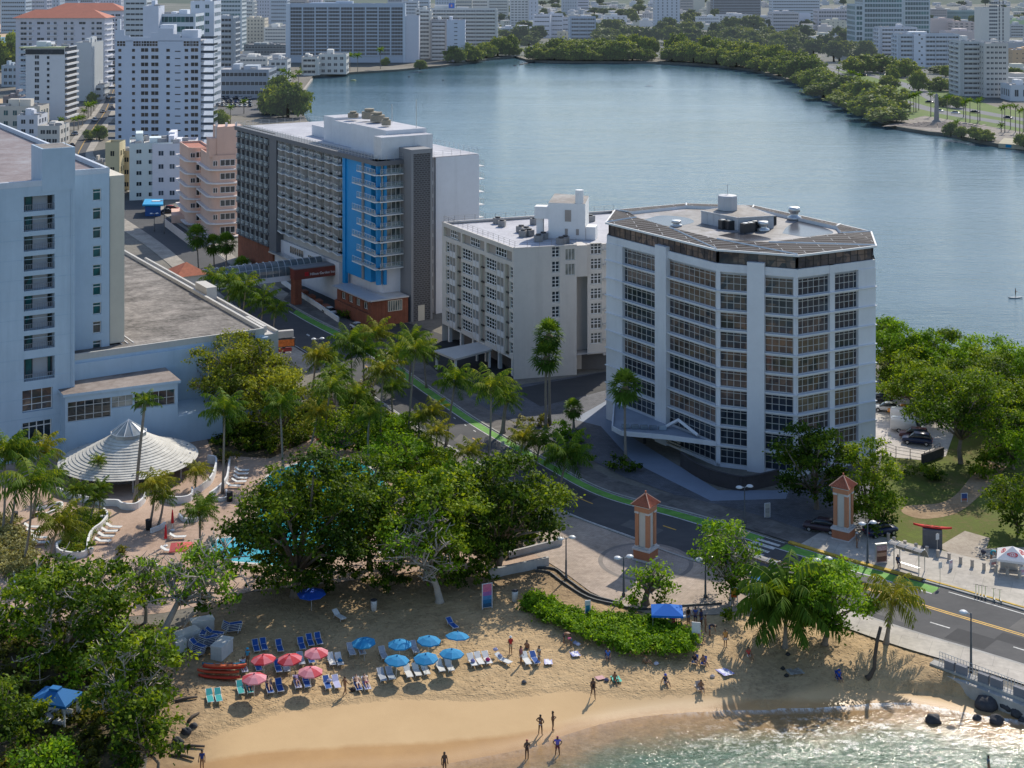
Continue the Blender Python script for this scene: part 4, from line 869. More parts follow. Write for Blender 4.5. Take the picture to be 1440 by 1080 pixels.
for i,z in enumerate(lev):
 s=2.2 if i%2 else 0
 m2=balcony(ff,U(10.6-s),U(5.6),z,-.5,.75,.1);m2.build('balcony',[WHITE2,STEEL,RAILG],hot)
 m2=balcony(ff,U(5.5),U(-.2),z,-1.6,.55,.35);
 for a,b_2 in zip(balcony(fe,-.2,3.2,z,-.9,.7,.0).v,()):pass
 m3=balcony(fe,.15,5.5,z,-.9,.75,-.15);m2.add(m3.v,m3.f);m2.m[-len(m3.f):]=m3.m
 m2.build('balcony',[WHITE2,STEEL,RAILG],hot)
 me=win_mesh(4.2,2.4,4,(),CURT,FRAMEW,.1);fe.put('balcony_door',me,hot,1.3,z,-.85)
 me=win_mesh(2.6,2.4,3,(),CURT,FRAMEW,.1);ff.put('balcony_door',me,hot,U(3.9),z,-1.55)
me1=win_mesh(2.3,2.2,3,(),CURT,FRAMEW,.1)
for k in range(10):
 z=6.25+2.64*k
 if k==9:z-=.1
 for q in range(7):
  u=U(56+(q+1)*2.95)+.3;ff.put('window',me1,hot,u,z+.06,-.74)
for k in range(10):
 m2=MB()
 z=6.25+2.64*k
 for q in range(8):
  m3=balcony(ff,U(56+(q+1)*2.95)+.25,U(56+q*2.95)-.25,z,-.1,.45)if q<7 else None
  if m3:
   ff_=ff.p(U(56+(q+1)*2.95)+.7,z+.45,.12);m3.obox(ff_,(.55,.45,.6),ff.rz,3);m3.build('small_balcony',[DGREY,STEEL,RAILG,mat('ac_white',(.6,.6,.6),.6,.15,2)],hot)
SCR=paver_mat('pierced_screen',(.075,.078,.085),(.10,.10,.11),(.27,.27,.28),1,.7,.62,.42,0,.1)
m_,nt_=_nt('pierced_screen_v');co=N(nt_,'ShaderNodeTexCoord').outputs['Object'];sx=N(nt_,'ShaderNodeSeparateXYZ');nt_.links.new(co,sx.inputs[0]);cb=N(nt_,'ShaderNodeCombineXYZ');nt_.links.new(mth(nt_,'MULTIPLY',sx.outputs[0],1.18),cb.inputs[0]);nt_.links.new(sx.outputs[2],cb.inputs[1])
b=N(nt_,'ShaderNodeTexBrick');nt_.links.new(cb.outputs[0],b.inputs['Vector']);b.inputs['Color1'].default_value=(.055,.056,.062,1);b.inputs['Color2'].default_value=(.075,.075,.08,1);b.inputs['Mortar'].default_value=(.135,.135,.145,1);b.inputs['Scale'].default_value=1;b.inputs['Brick Width'].default_value=.75;b.inputs['Row Height'].default_value=.42;b.inputs['Mortar Size'].default_value=.09
finish(m_,nt_,pbsdf(nt_,b.outputs['Color'],.7,0,.3,b.outputs['Fac'],.6,.1));SCR=m_
mb=MB();fe.box(mb,5.6,10.5,0,34.8,-2,3.5);fe.box(mb,5.6,6.1,0,34.8,3.5,3.75);fe.box(mb,10.0,10.5,0,34.8,3.5,3.75);fe.box(mb,6.1,10.0,33.9,34.8,3.5,3.75);fe.box(mb,10.5,11.4,0,ZH-.4,-3,.2)
mb.build('stair_tower',[MGREY],hot)
mb=MB();fe.box(mb,6.1,10.0,3.2,33.9,3.5,3.62);fe.box(mb,6.1,7.2,0,3.2,3.5,3.62);fe.box(mb,8.8,10.0,0,3.2,3.5,3.62);mb.build('pierced_screen',[SCR],hot)
mb=MB();fe.box(mb,7.25,8.75,0,3.1,3.5,3.6);mb.build('door',[BEIGE],hot)
mb=MB();fe.box(mb,13.3,23.7,0,ZH-.2,-.6,.15);fe.box(mb,11.4,13.3,0,ZH-.3,-1.5,-.7);mb.build('end_wall',[WHITE],hot)
me=win_mesh(1.3,1.9,1,(.5,),GLD,MGREY,.15)
for k in range(11):fe.put('stair_window',me,hot,11.75,3+2.72*k,-.66)
mb=MB();mb.sheet(SLAB,ZH-.1);mb.build('roof',[ROOFG],hot)
mb=MB();fence_posts(mb,[ff.xy(0,.1),ff.xy(HL+.2,.1),fe.xy(5.5,.1)],ZH,1.15,1.5,.035);fence_posts(mb,[fe.xy(13,-.2),fe.xy(23.6,-.2),tuple(E0+bd*23.4),tuple(E0)],ZH,1.15,2,.035);mb.build('railing',[STEEL],hot)
def hbox(mb,t0,t1,s0,s1,z0,z1,mi=0,mt=None):
 mb.prism([tuple(C0+ad*t1+bd*s0),tuple(C0+ad*t0+bd*s0),tuple(C0+ad*t0+bd*s1),tuple(C0+ad*t1+bd*s1)],z0,z1,mi,mt)
mb=MB();hbox(mb,5.2,22,4.6,14,ZH-.1,37.9,0,1);hbox(mb,22,33,5.6,14,ZH-.1,37.5,0,1);hbox(mb,33,39,6,15,ZH-.1,38.0,0,1);hbox(mb,39,50,8,13,ZH-.1,34.8,0,1);mb.build('plant_room',[mat('plant_white',(.66,.67,.70),.65,.1,.2,streak=.3),ROOFG],hot)
mb=MB();hbox(mb,1.6,5.1,1.6,13.5,ZH-.1,37.0,0,1);mb.build('tank_room',[mat('metal_panel',(.60,.63,.68),.4,.12,.5,metal=.3,streak=.5),ROOFG],hot)
for k,(t,s,r,h)in enumerate(((12,8,1.0,1.6),(20,10,1.6,2.0),(26,11,1.7,2.2),(30,9,1.2,1.4))):
 c=C0+ad*t+bd*s;m2=MB();m2.lathe((c.x,c.y,38.2),[(r,0),(r,h*.7),(r*.6,h*.72),(r*.65,h),(.2,h*1.05)],12);m2.build('roof_fan',[mat('fan_brown',(.30,.26,.20),.7,.3,1)],hot)
for t,s,h in((6,12,6),(18,12.5,4)):
 c=C0+ad*t+bd*s;m2=MB();m2.tube([(c.x,c.y,37),(c.x,c.y,38+h)],.07,5);m2.build('mast',[STEEL],hot)
for z in lev[3:]:
 c=C0+bd*23.7;m2=MB();f8=FR(C0+bd*23.7,C0+bd*23.7+ad*12);m3=balcony(f8,.2,5,z,0,1.5);m3.build('rear_balcony',[WHITE2,STEEL,RAILG],hot)
mb=MB();f9=FR(ff.xy(U(12.5),3.2),ff.xy(U(-3.5),3.2));f9.wall(mb,0,f9.L,0,4.9,[(2.0+3.4*k,4.0+3.4*k,3.1,4.6)for k in range(4)],.4)
f10=FR(ff.xy(U(-3.5),3.2),Vector(ff.xy(U(-3.5),3.2))+bd*8.2);f10.wall(mb,0,f10.L,0,5.2,[],.3);f9.box(mb,0,f9.L,.0,2.6,-.001,.55);mb.build('brick_podium',[BRICKR],hot)
mb=MB();ff.box(mb,0,U(55),0,5.6,-2,-.3);mb.build('brick_base',[BRICKR],hot)
me=win_mesh(1.9,1.4,2,(),CURT,FRAMEW,.08)
for k in range(4):f9.put('podium_window',me,hot,2.05+3.4*k,3.13,-.3)
me=win_mesh(3.2,2.2,6,(),CURT,CREAML,.12);f10.put('podium_window',me,hot,3.6,2.7,.06)
mb=MB();f9.box(mb,-.6,f9.L+.4,5.25,5.5,-3.4,.9);mb.build('awning',[mat('awning_metal',(.50,.52,.56),.4,.12,1,metal=.3)],hot)
mb=MB();f10.box(mb,-.5,f10.L,5.21,5.45,-6,.5);mb.build('terrace',[CREAM],hot)
ff_u=lambda px:ff.uat(px)
mb=MB();ff.box(mb,U(55),U(20),0,8.4,-2,-.8,0);ff.box(mb,U(54),U(42),5.2,5.5,-.8,1.2,1);mb.build('base_wall',[WHITE,STEEL],hot)
me=win_mesh(7.5,1.7,6,(),GLD,FRAMEW,.08);ff.put('lobby_window',me,hot,U(46),6.2,-.74);me=win_mesh(10,2.2,10,(),CURT,FRAMEW,.12);ff.put('lobby_window',me,hot,U(36),5.4,-.74)
PG=Vector(G(417,413,2.4));gl_=10.5;fg=FR(PG,PG+bd*gl_)
gate=thing('gateway','red brick gateway over the hotel driveway carrying the sign','gateway',(*PG,0))
mb=MB();fg.box(mb,-.6,1.0,0,5.4,-1.6,.4);mb.build('pier',[BRICKR],gate);mb=MB();fg.box(mb,gl_-1.2,gl_,0,5.4,-1.6,.4);mb.build('pier',[BRICKR],gate)
mb=MB();fg.box(mb,-.7,gl_,5.4,7.5,-1.7,.5);mb.build('lintel',[mat('gate_red',(.20,.05,.035),.7,.15,.4)],gate)
mb=MB();fg.box(mb,-.5,gl_,7.5,7.7,-4,.2);mb.build('gate_roof',[MGREY],gate)
def lettering(txt,size,m,parent,loc,rz,ext=.03,tilt=90,align='LEFT'):
 cu=bpy.data.curves.new('lettering','FONT');cu.body=txt;cu.size=size;cu.extrude=ext;cu.align_x=align
 ob=bpy.data.objects.new('tmp',cu);COL.objects.link(ob);bpy.context.view_layer.update()
 me=bpy.data.meshes.new_from_object(ob.evaluated_get(bpy.context.evaluated_depsgraph_get()));bpy.data.objects.remove(ob);bpy.data.curves.remove(cu)
 me.materials.clear();me.materials.append(m);me.name='lettering'
 o=inst('lettering',me,None,loc,0);o.rotation_euler=(R(tilt),0,rz);adopt(o,parent);return o
LETW=mat('letter_white',(.8,.8,.8),.5,.03,1);LETR=mat('letter_red',(.6,.02,.03),.5,.05,1);LETB=mat('letter_black',(.02,.02,.02),.5,.05,1)
lettering('Hilton Garden Inn',.78,LETW,gate,fg.p(2.9,6.05,.53),fg.rz)
mb=MB()
for du,dz in((0,0),(.45,0),(0,.45),(.45,.45)):fg.box(mb,1.7+du,2.08+du,6.0+dz,6.38+dz,.5,.56)
mb.build('emblem',[LETR],gate)
bl=31.0;PB_=Vector(ff.xy(U(25.5),.2));BZ=-1.7;fb=FR(PB_-bd*bl,PB_)
br=thing('footbridge','glazed tube footbridge crossing the avenue into the grey and blue hotel','footbridge',(*PB_,0))
mb=MB();fb.box(mb,-2,bl,6.4+BZ,7.5+BZ,-3.4,.2);mb.build('deck',[WHITE],br)
mb=MB();nb=14;nr=22
def arc(u,k,r=1.0):th=math.pi*k/nb;return fb.p(u,7.5+BZ+3.0*r*math.sin(th),-1.6+1.75*r*math.cos(th))
for k in range(nb):mb.quad(arc(-1.5,k),arc(bl,k),arc(bl,k+1),arc(-1.5,k+1))
mb.build('glazing',[glass('bridge_glass',[(.09,.12,.14),(.12,.15,.17)],.08)],br,True)
mb=MB()
for q in range(nr+1):
 u=-1.5+(bl+1.4)*q/nr;mb.tube([arc(u,k,1.02)for k in range(nb+1)],.09,4)
for k in(0,3,6,9):mb.tube([arc(-1.5,k,1.02),arc(bl,k,1.02)],.05,4)
mb.build('rib',[STEEL],br)
t=thing('retaining_wall','low white wall with brick planters between the hotel driveway and the avenue','wall',(*G(440,430),0))
wl=gl([(404,403),(440,425),(478,449),(482,462)]);wl=gl([(396,398),(420,416),(450,436),(476,454)]);mb=MB()
for a,b_2 in zip(wl[:-1],wl[1:]):f2=FR(a,b_2);f2.box(mb,0,f2.L,0,1.15,-.15,.15)
mb.build('wall',[WHITE2],t);mb=MB()
for k in range(6):
 f2=FR(wl[1],wl[3]);f2.box(mb,.5+k*5,2.7+k*5,.0,1.45,-1.4,-.2)if k<4 else None
mb.build('planter',[BRICKR],t)
t=thing('railing','white railing on the ramp wall below the blue hotel bay','railing',(*G(475,420),0));rl=gl([(465,402),(500,427),(512,436)]);mb=MB()
for a,b_2 in zip(rl[:-1],rl[1:]):f2=FR(a,b_2);f2.box(mb,0,f2.L,0,.9,-.12,.12)
mb.build('wall',[WHITE2],t);mb=MB();fence_posts(mb,rl,.9,.9,.9,.06);mb.build('rail',[WHITE2],t)
# == the pale blue tower and its podium
a1=Vector((-.523,.853));b1=Vector((.853,.523));ZT1=40.4
q0=Vector(G(36,257.5,ZT1));tow=thing('hotel_tower','pale blue hotel slab with a column of recessed balconies above the pool deck','building',(*q0,0))
fm=FR(q0-b1*22,q0);fm=FR(q0-b1*22,q0+b1*FR(q0,q0+b1).uat(105));f_r=FR(*[Vector(G(154,238,ZT1))-b1*7,Vector(G(154,238,ZT1))])
ub0,ub1=fm.uat(33.5),fm.uat(77)
bal=[(38.4-2.89*k,36.2-2.89*k)for k in range(8)]+[(14.75,11.5)]
mb=MB();fm.wall(mb,0,fm.L,0,ZT1,[(ub0,ub1,z0,z1)for z1,z0 in bal]+[(ub0-.2,ub1-.3,7.0,10.2),(ub0-.2,ub1-.4,2.4,5.5)],1.5)
ur=(f_r.uat(130.5),f_r.uat(142.5));rw=[37.5-2.93*k for k in range(9)]
f_r.wall(mb,0,f_r.L,12,ZT1,[(ur[0],ur[1],z-1.85,z)for z in rw],.4)
pr1=fm.xy(fm.L);f2=FR(pr1,Vector(pr1)+a1*12);f2.wall(mb,0,f2.L,0,ZT1,[],.3)
f3=FR(f_r.xy(f_r.L),Vector(f_r.xy(f_r.L))+a1*85);f3.wall(mb,0,f3.L,12,ZT1,[(3+5*k,5+5*k,20,22)for k in range(3)],.3)
mb.build('wall',[BLUEW],tow)
Bk=Vector(f_r.xy(f_r.L))+a1*85;rf=[fm.xy(0),fm.xy(fm.L),tuple(Vector(pr1)+a1*9),tuple(Vector(f_r.xy(f_r.L))),tuple(Bk),tuple(Bk-b1*45)]
mb=MB();mb.sheet(rf,ZT1-.5);mb.build('roof',[ground_mat('roof_puddled',(.13,.085,.08),(.25,.185,.165),(.34,.31,.31),.5,.07,.1)],tow)
mb=MB()
for a,c,w_ in((fm.xy(0),fm.xy(fm.L),.5),(f_r.xy(0),f_r.xy(f_r.L),.35),(f_r.xy(f_r.L),tuple(Bk),.5)):
 f2=FR(a,c);f2.box(mb,-.02,f2.L+.02,ZT1-.6,ZT1+.25,-w_,.03)
mb.build('parapet',[mat('parapet_white',(.55,.60,.68),.7,.1,.3,streak=.2)],tow)
mb=MB();f2=fm;u60=f2.uat(59);mb.prism([f2.xy(u60,.05),f2.xy(f2.L+.05,.05),f2.xy(f2.L+.05,-6.5),f2.xy(u60,-6.5)],ZT1-1.5,45.2);mb.build('lift_tower',[BLUEW],tow)
mb=MB();mb.sheet(inset([f2.xy(u60,.05),f2.xy(f2.L+.05,.05),f2.xy(f2.L+.05,-6.5),f2.xy(u60,-6.5)],.3),45.22);mb.build('lift_roof',[ROOFB],tow)
c=fm.xy(fm.L-.8,-2);mb=MB();mb.tube([(c[0],c[1],45.2),(c[0],c[1],48.6)],.06,5);mb.build('mast',[STEEL],tow)
for z1,z0 in bal:
 mb=MB();fm.box(mb,ub0,ub1,z0,z1,-1.62,-1.5,0);mb.build('balcony_wall',[mat('balcony_inner',(.40,.42,.47),.7,.1,.4)],tow)
 me=win_mesh(1.1,(z1-z0)*.96,1,(),GLT,DARKM,.1);fm.put('balcony_door',me,tow,ub0+.45,z0,-1.42);me=win_mesh(.6,(z1-z0)*.96,1,(),GLD,DARKM,.06);fm.put('balcony_door',me,tow,ub1-.7,z0,-1.42)
 mb=MB();fm.box(mb,ub0,ub1,z0+.92,z0+.98,-.1,-.02)
 for q in range(19):fm.box(mb,ub0+(ub1-ub0-.05)*q/18,ub0+(ub1-ub0-.05)*q/18+.05,z0,z0+.92,-.09,-.04)
 mb.build('railing',[mat('rail_grey',(.22,.24,.28),.5,.1,1)],tow)
me=win_mesh(ub1-ub0-.1,3.2,3,(.3,),GLO,FRAMEW,.1);fm.put('lobby_window',me,tow,ub0-.2,7.0,-.6)
me=win_mesh(ub1-ub0-.2,3.1,4,(.75,),GLD,FRAMEW,.14);fm.put('terrace_door',me,tow,ub0-.2,2.4,-.5)
me=win_mesh(ur[1]-ur[0],1.85,1,(.72,),GLT,FRAMEW,.12)
for z in rw:f_r.put('window',me,tow,ur[0],z-1.85,-.3)
q1=Vector(G(154.5,247.5,39.3));bx_=[tuple(q1),tuple(q1+b1*FR(q1,q1+b1).uat(175))];mb=MB();mb.prism([bx_[0],bx_[1],tuple(Vector(bx_[1])+a1*60),tuple(Vector(bx_[0])+a1*60)],13.2,39.3);mb.build('beige_wing',[BEIGE],tow)
for u_ in(1.2,fm.L-.5):mb=MB();mb.tube([fm.p(u_,2,.08),fm.p(u_,ZT1-1.2,.08)],.07,6);mb.build('downpipe',[BLUEW],tow)
for k in range(11):mb=MB();fm.box(mb,.02,fm.L-.02,6.1+2.89*k,6.16+2.89*k,0,.025);mb.build('wall_joint',[mat('joint_blue',(.36,.49,.62),.8,.15,.3)],tow)
ZP=13.5
PR=Vector(G(372,461.7,ZP));pod=thing('hotel_podium','low hotel wing with a vast stained flat roof beside the avenue','building',(*PR,0))
fp=FR(PR-b1*34,PR);mb=MB();back=118
PP=[fp.xy(0),tuple(PR),tuple(PR+a1*back),tuple(PR-b1*34+a1*back)]
mb.walls(PP,0,ZP);f2=FR(PR-b1*34-Vector((0,0)),PR);f2.box(mb,2,f2.L+.5,0,ZP-1.35,0,.45)
mb.build('wall',[BLUEW],pod)
mb=MB();mb.sheet(PP,ZP-.55);mb.build('roof',[ROOFS],pod)
mb=MB();f4=FR(PR,PR+a1*back);f4.box(mb,0,f4.L,ZP-1,ZP+.05,-.45,.0);fp.box(mb,0,fp.L-.0,ZP-.9,ZP+.03,-.3,.02);f4.box(mb,.5,70,0,ZP-1.2,0,2.6,0);f4.box(mb,.5,70,ZP-1.2,ZP-.75,2.2,2.6,0);f4.box(mb,2,10,ZP-1.2,ZP-.2,.6,1.2)
f4.box(mb,28,34,ZP-1.2,ZP+1.2,.3,2.2);mb.build('parapet',[mat('parapet_weathered',(.52,.50,.47),.75,.15,.3,streak=.3)],pod)
mb=MB()
for k in range(3):fp.box(mb,12+k*.9,12.1+k*.9,ZP-.54,ZP-.42,-16,-4)
mb.build('roof_pipe',[WHITE2],pod)
t=thing('tiled_pavilion','white pavilion with a small clay tiled roof by the footbridge','building',(*G(265,440),0));k0=Vector(G(250,389,8.5));
mb=MB();kp=[k0,k0+b1*6,k0+b1*6+a1*7,k0+a1*7];kp=[tuple(p)for p in kp];mb.prism(kp,0,8.4);mb.build('wall',[WHITE2],t)
mb=MB();kk=inset(kp,-.5);cc=centroid(kp)
for i in range(4):mb.add([(*kk[i],8.41),(*kk[(i+1)%4],8.41),(cc[0],cc[1],10.6)],[(0,1,2)])
mb.build('roof',[TILE],t)
me=win_mesh(1.6,3.0,2,(.3,.6),GLD,FRAMEW,.12)
for k in range(2):FR(kp[0],kp[1]).put('window',me,t,.8+k*2.6,3.4,.06)
ZV=9.3
vp=gl([(91.7,558),(250,538),(229,520.5),(76.7,541.7)],ZV);pav=thing('pavilion','flat roofed white pavilion with a long window band behind the round shingled roof','building',(*vp[0],0))
fv=FR(vp[0],vp[1]);mb=MB();uL=fv.uat(246);fv.wall(mb,0,fv.L,0,ZV,[(.35,fv.uat(156),5.5,8.4),(fv.uat(157),fv.uat(187),6.7,8.4),(fv.uat(189),uL,6.1,8.4)],.35)
f2=FR(vp[3],vp[0]);f2.wall(mb,0,f2.L,0,ZV,[],.3);f3=FR(vp[1],vp[2]);f3.wall(mb,0,f3.L,0,ZV,[],.3);f3.box(mb,0,16,0,4.2,0,7)
mb.build('wall',[BLUEW],pav)
mb=MB();mb.prism(inset(vp,-.35),ZV,ZV+.4,1,0);mb.build('roof',[ROOFD,BLUEW],pav)
for a,c,z0,n in((.35,fv.uat(156),5.5,5),(fv.uat(157),fv.uat(187),6.7,3),(fv.uat(189),uL,6.1,5)):
 me=win_mesh(c-a,8.4-z0,n,(.28,.74)if z0<6 else(.5,),GLD if z0<6.5 else CURT,FRAME,.09);fv.put('window_band',me,pav,a,z0,-.25)
sc_=G(181,641,2.3);SH=thing('pool_bar','round bar under a shallow grey shingled cone with a glass lantern','pavilion',(*sc_,0))
SHM=mat('shingle_pale',(.58,.56,.51),.75,.35,.7,.3,4,streak=.4,rnd=.0);mb=MB();nseg=40;nring=15
for k in range(nring):
 f0,f1=k/nring,(k+1)/nring;r0,r1=9.7-7.3*f0,9.7-7.3*f1-.06;z0=2.0+3.3*f0+.06+.5*math.sin(f0*math.pi)*-1*.6;z1=2.0+3.3*f1+.5*math.sin(f1*math.pi)*-1*.6
 for j in range(nseg):
  t0,t1=2*math.pi*j/nseg,2*math.pi*(j+1)/nseg;q=lambda r,t_,z:(sc_[0]+r*math.cos(t_),sc_[1]+r*math.sin(t_),z)
  mb.quad(q(r0,t0,z0),q(r0,t1,z0),q(r1,t1,z1),q(r1,t0,z1));mb.quad(q(r0,t0,z0-.05),q(r0,t1,z0-.05),q(r0,t1,z0),q(r0,t0,z0))
mb.build('roof',[SHM],SH)
mb=MB();
for j in range(12):
 t0=2*math.pi*j/12;t1=t0+2*math.pi/12;q=lambda r,t_,z:(sc_[0]+r*math.cos(t_),sc_[1]+r*math.sin(t_),z)
 mb.quad(q(2.5,t0,5.2),q(2.5,t1,5.2),q(2.5,t1,5.8),q(2.5,t0,5.8),0);mb.add([q(2.5,t0,5.8),q(2.5,t1,5.8),(sc_[0],sc_[1],7.5)],[(0,1,2)],0)
 mb.tube([q(2.5,t0,5.8),(sc_[0],sc_[1],7.52)],.06,4,1);mb.tube([q(2.5,t0,5.8),q(2.5,t1,5.8)],.06,4,1)
mb.build('lantern',[glass('lantern_glass',[(.28,.32,.34),(.36,.38,.38)],.15),FRAMEW],SH)
for j in range(14):
 t0=2*math.pi*j/14+.1;m2=MB();p=(sc_[0]+8.6*math.cos(t0),sc_[1]+8.6*math.sin(t0));m2.tube([(*p,0),(*p,2.5)],.14,6);m2.build('post',[mat('post_grey',(.3,.3,.32),.7,.1,1)],SH)
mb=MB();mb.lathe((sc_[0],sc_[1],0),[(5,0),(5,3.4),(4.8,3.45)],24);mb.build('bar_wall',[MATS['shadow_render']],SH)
# ---- the rest of the town
FW={}
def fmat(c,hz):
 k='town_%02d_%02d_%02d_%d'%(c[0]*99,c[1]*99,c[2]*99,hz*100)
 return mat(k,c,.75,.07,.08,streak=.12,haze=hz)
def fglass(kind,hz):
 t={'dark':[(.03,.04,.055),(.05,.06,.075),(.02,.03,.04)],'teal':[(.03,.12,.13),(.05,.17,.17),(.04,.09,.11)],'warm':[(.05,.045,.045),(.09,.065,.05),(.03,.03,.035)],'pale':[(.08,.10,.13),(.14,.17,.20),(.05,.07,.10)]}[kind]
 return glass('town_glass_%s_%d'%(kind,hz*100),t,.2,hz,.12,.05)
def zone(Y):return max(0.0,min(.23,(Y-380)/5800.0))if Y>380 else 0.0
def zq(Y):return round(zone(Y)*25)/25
WHT=(.68,.66,.63);GRYW=(.48,.50,.54)
def frame_of(px0,px1,pyb,depth,yaw=0):
 A=Vector(G(px0,pyb));Y=A.y;Bx=(px1-720)/FL*Y
 if yaw==0:B_=Vector((Bx,Y))
 else:
  d=Vector((math.cos(R(yaw)),math.sin(R(yaw))));k=(px1-720)/FL;s=(k*A.y-A.x)/(d.x-k*d.y);B_=A+d*s
 u=(B_-A).normalized();n=Vector((-u.y,u.x))
 return[tuple(A),tuple(B_),tuple(B_+n*depth),tuple(A+n*depth)],Y
def roofbits(root,poly,z,seed,m,n=2,haze=0.0,h=3):
 rr=random.Random(seed);c=centroid(poly);A,Bv,Cv=Vector(poly[0]),Vector(poly[1]),Vector(poly[3])
 for k in range(n):
  u,v,a,b_,hh=rr.uniform(.12,.6),rr.uniform(.15,.5),rr.uniform(.12,.3),rr.uniform(.25,.45),h*rr.uniform(.5,1.2)
  P=[A+(Bv-A)*x+(Cv-A)*y for x,y in((u,v),(u+a,v),(u+a,v+b_),(u,v+b_))]
  mb=MB();mb.prism([tuple(p)for p in P],z,z+hh);mb.build('roof_room',[m],root)
 for k in range(n+3):
  p=A+(Bv-A)*rr.uniform(.1,.9)+(Cv-A)*rr.uniform(.1,.8);mb=MB();mb.obox((p.x,p.y,z+.6),(rr.uniform(1.0,3.0),rr.uniform(1,2),rr.uniform(.8,2.2)),rr.random());mb.build('roof_unit',[fmat((.36,.36,.37),haze)],root)
def block(label,px0,px1,pyb,pyt,depth,style='band',col=WHT,gk='dark',fh=2.8,cat='building',name='apartment_building',yaw=0,cols=0,wfr=.5,win_w=1.4,side=True,trim=None,roof=2,group=None,parapet=.9,z1=None,start=0.0,margin=1.0,seed=0,slab=.9):
 poly,Y=frame_of(px0,px1,pyb,depth,yaw);hz=zq(Y);H_=z1 or ZT(pyt,(Y+(Vector(poly[1]).y))/2)
 root=thing(name,label,cat,(*centroid(poly)[:2],0),group=group)
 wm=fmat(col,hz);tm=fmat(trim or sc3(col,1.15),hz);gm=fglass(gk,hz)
 mb=MB();mb.walls(poly,0,H_+parapet);mb.sheet(poly,H_);mb.build('wall',[wm],root)
 mb=MB();mb.sheet(inset(poly,.3),H_+.1);mb.build('roof',[mat('town_roof_%d'%(hz*100),(.42,.41,.42),.8,.3,.08,haze=hz)],root)
 nf=max(1,int((H_-start)/fh));fh2=(H_-start)/nf;cnt=0;extra=MB()
 frs=[FR(poly[0],poly[1])]
 if side:frs.append(FR(poly[1],poly[2])if(px0+px1)/2<720 else FR(poly[3],poly[0]))
 for fi,fr in enumerate(frs):
  mg=min(margin,fr.L*.1)
  if style in('band','balc','grid')and(fi==0 or style!='bandfront'):
   w_=fr.L-2*mg;nc=cols if cols and fi==0 else max(2,int(w_/2.2))
   hh=fh2*(wfr if style!='grid' else .78);me=win_mesh(w_,hh,nc,(),gm,tm if style!='grid' else gm,.22 if style!='grid' else .12,.12)
   for i in range(nf):fr.put('window_band',me,root,mg,start+fh2*i+fh2*(1-(wfr if style!='grid' else .78))*.75,.03)
   if style=='balc':
    nb=max(1,int(w_/7.5));bw=w_/nb;m2=MB()
    q0=fr.A.copy();
    m2.box(.25,w_-.25,-1.35,-.05,0,.22);
    for b_ in range(nb):m2.box(b_*bw+.5,(b_+1)*bw-.5,-1.35,-1.2,.23,slab)
    for b_ in range(nb+1):m2.box(max(.02,b_*bw-.12),min(w_-.02,b_*bw+.12),-1.3,-.04,.23,fh2-.02)
    k2=('balc',round(w_,1),round(fh2,2),hz,tm.name)
    if k2 not in FW:FW[k2]=m2.mesh('balcony_row',[tm])
    for i in range(nf):fr.put('balcony_row',FW[k2],root,mg,start+fh2*i,.0)
  elif style=='punch':
   nc=cols if cols and fi==0 else max(2,int(fr.L/3.4));me=win_mesh(win_w,fh2*wfr,2 if win_w>1 else 1,(),gm,tm,.1,.05)
   for i in range(nf):
    for c in range(nc):
     u=mg+(fr.L-2*mg)*(c+.5)/nc-win_w/2;z=start+fh2*i+fh2*.3;cnt+=1
     if cnt<=100:fr.put('window',me,root,u,z,.03)
     else:extra.quad(fr.p(u,z,.03),fr.p(u+win_w,z,.03),fr.p(u+win_w,z+fh2*wfr,.03),fr.p(u,z+fh2*wfr,.03))
 if extra.v:e=extra.build('window',[gm],root);e['kind']='stuff'
 if roof:roofbits(root,poly,H_+.1,seed+int(px0*7+pyt),tm,roof,hz)
 return root,poly,H_,hz,frs
def tile_hip(root,poly,z,h,ov,hz=0.0):
 k=inset(poly,-ov);a,b_,c,d=[Vector((*p,z))for p in k];m0=(a+d)/2;m1=(b_+c)/2;ax=(m1-m0);w2=(d-a).length/2
 r0=m0+ax.normalized()*w2+Vector((0,0,h));r1=m1-ax.normalized()*w2+Vector((0,0,h));mb=MB()
 mb.add([a,b_,c,d,r0,r1],[(0,1,5,4),(2,3,4,5),(1,2,5),(3,0,4),(3,2,1,0)]);mb.build('tile_roof',[mat('far_tile_%d'%(hz*100),(.46,.145,.085),.8,.15,.3,haze=hz)],root)
 # -- left side of the town, front to back
r_,p_,h_,z_,f_=block('white corner apartment house with green tinted balconies beside the pink deco block',182,243,282,205,18,'punch',(.60,.66,.66),cols=3,fh=3.3,win_w=1.7,wfr=.42,yaw=14)
block('lilac white side wing of small paired windows and a stair house on its roof',214,270,281,206,17,'punch',(.66,.66,.72),gk='pale',cols=3,fh=3.3,win_w=1.7,wfr=.4,yaw=6,roof=3)
block('small cream tower house with a crenellated top near the avenue',148,168,272,204,7,'punch',(.62,.53,.34),cols=1,fh=4.6,win_w=1.4,wfr=.35,name='house',roof=0)
block('weathered two tone cream house joined behind the crenellated tower',166,183,268,216,9,'punch',(.47,.38,.25),cols=2,fh=3.6,win_w=1.6,wfr=.42,name='house',roof=1)
block('low grey roofed house left of the crenellated tower',130,147,262,232,8,'punch',(.42,.38,.33),cols=2,fh=3.2,win_w=1.8,wfr=.4,name='house',roof=1)
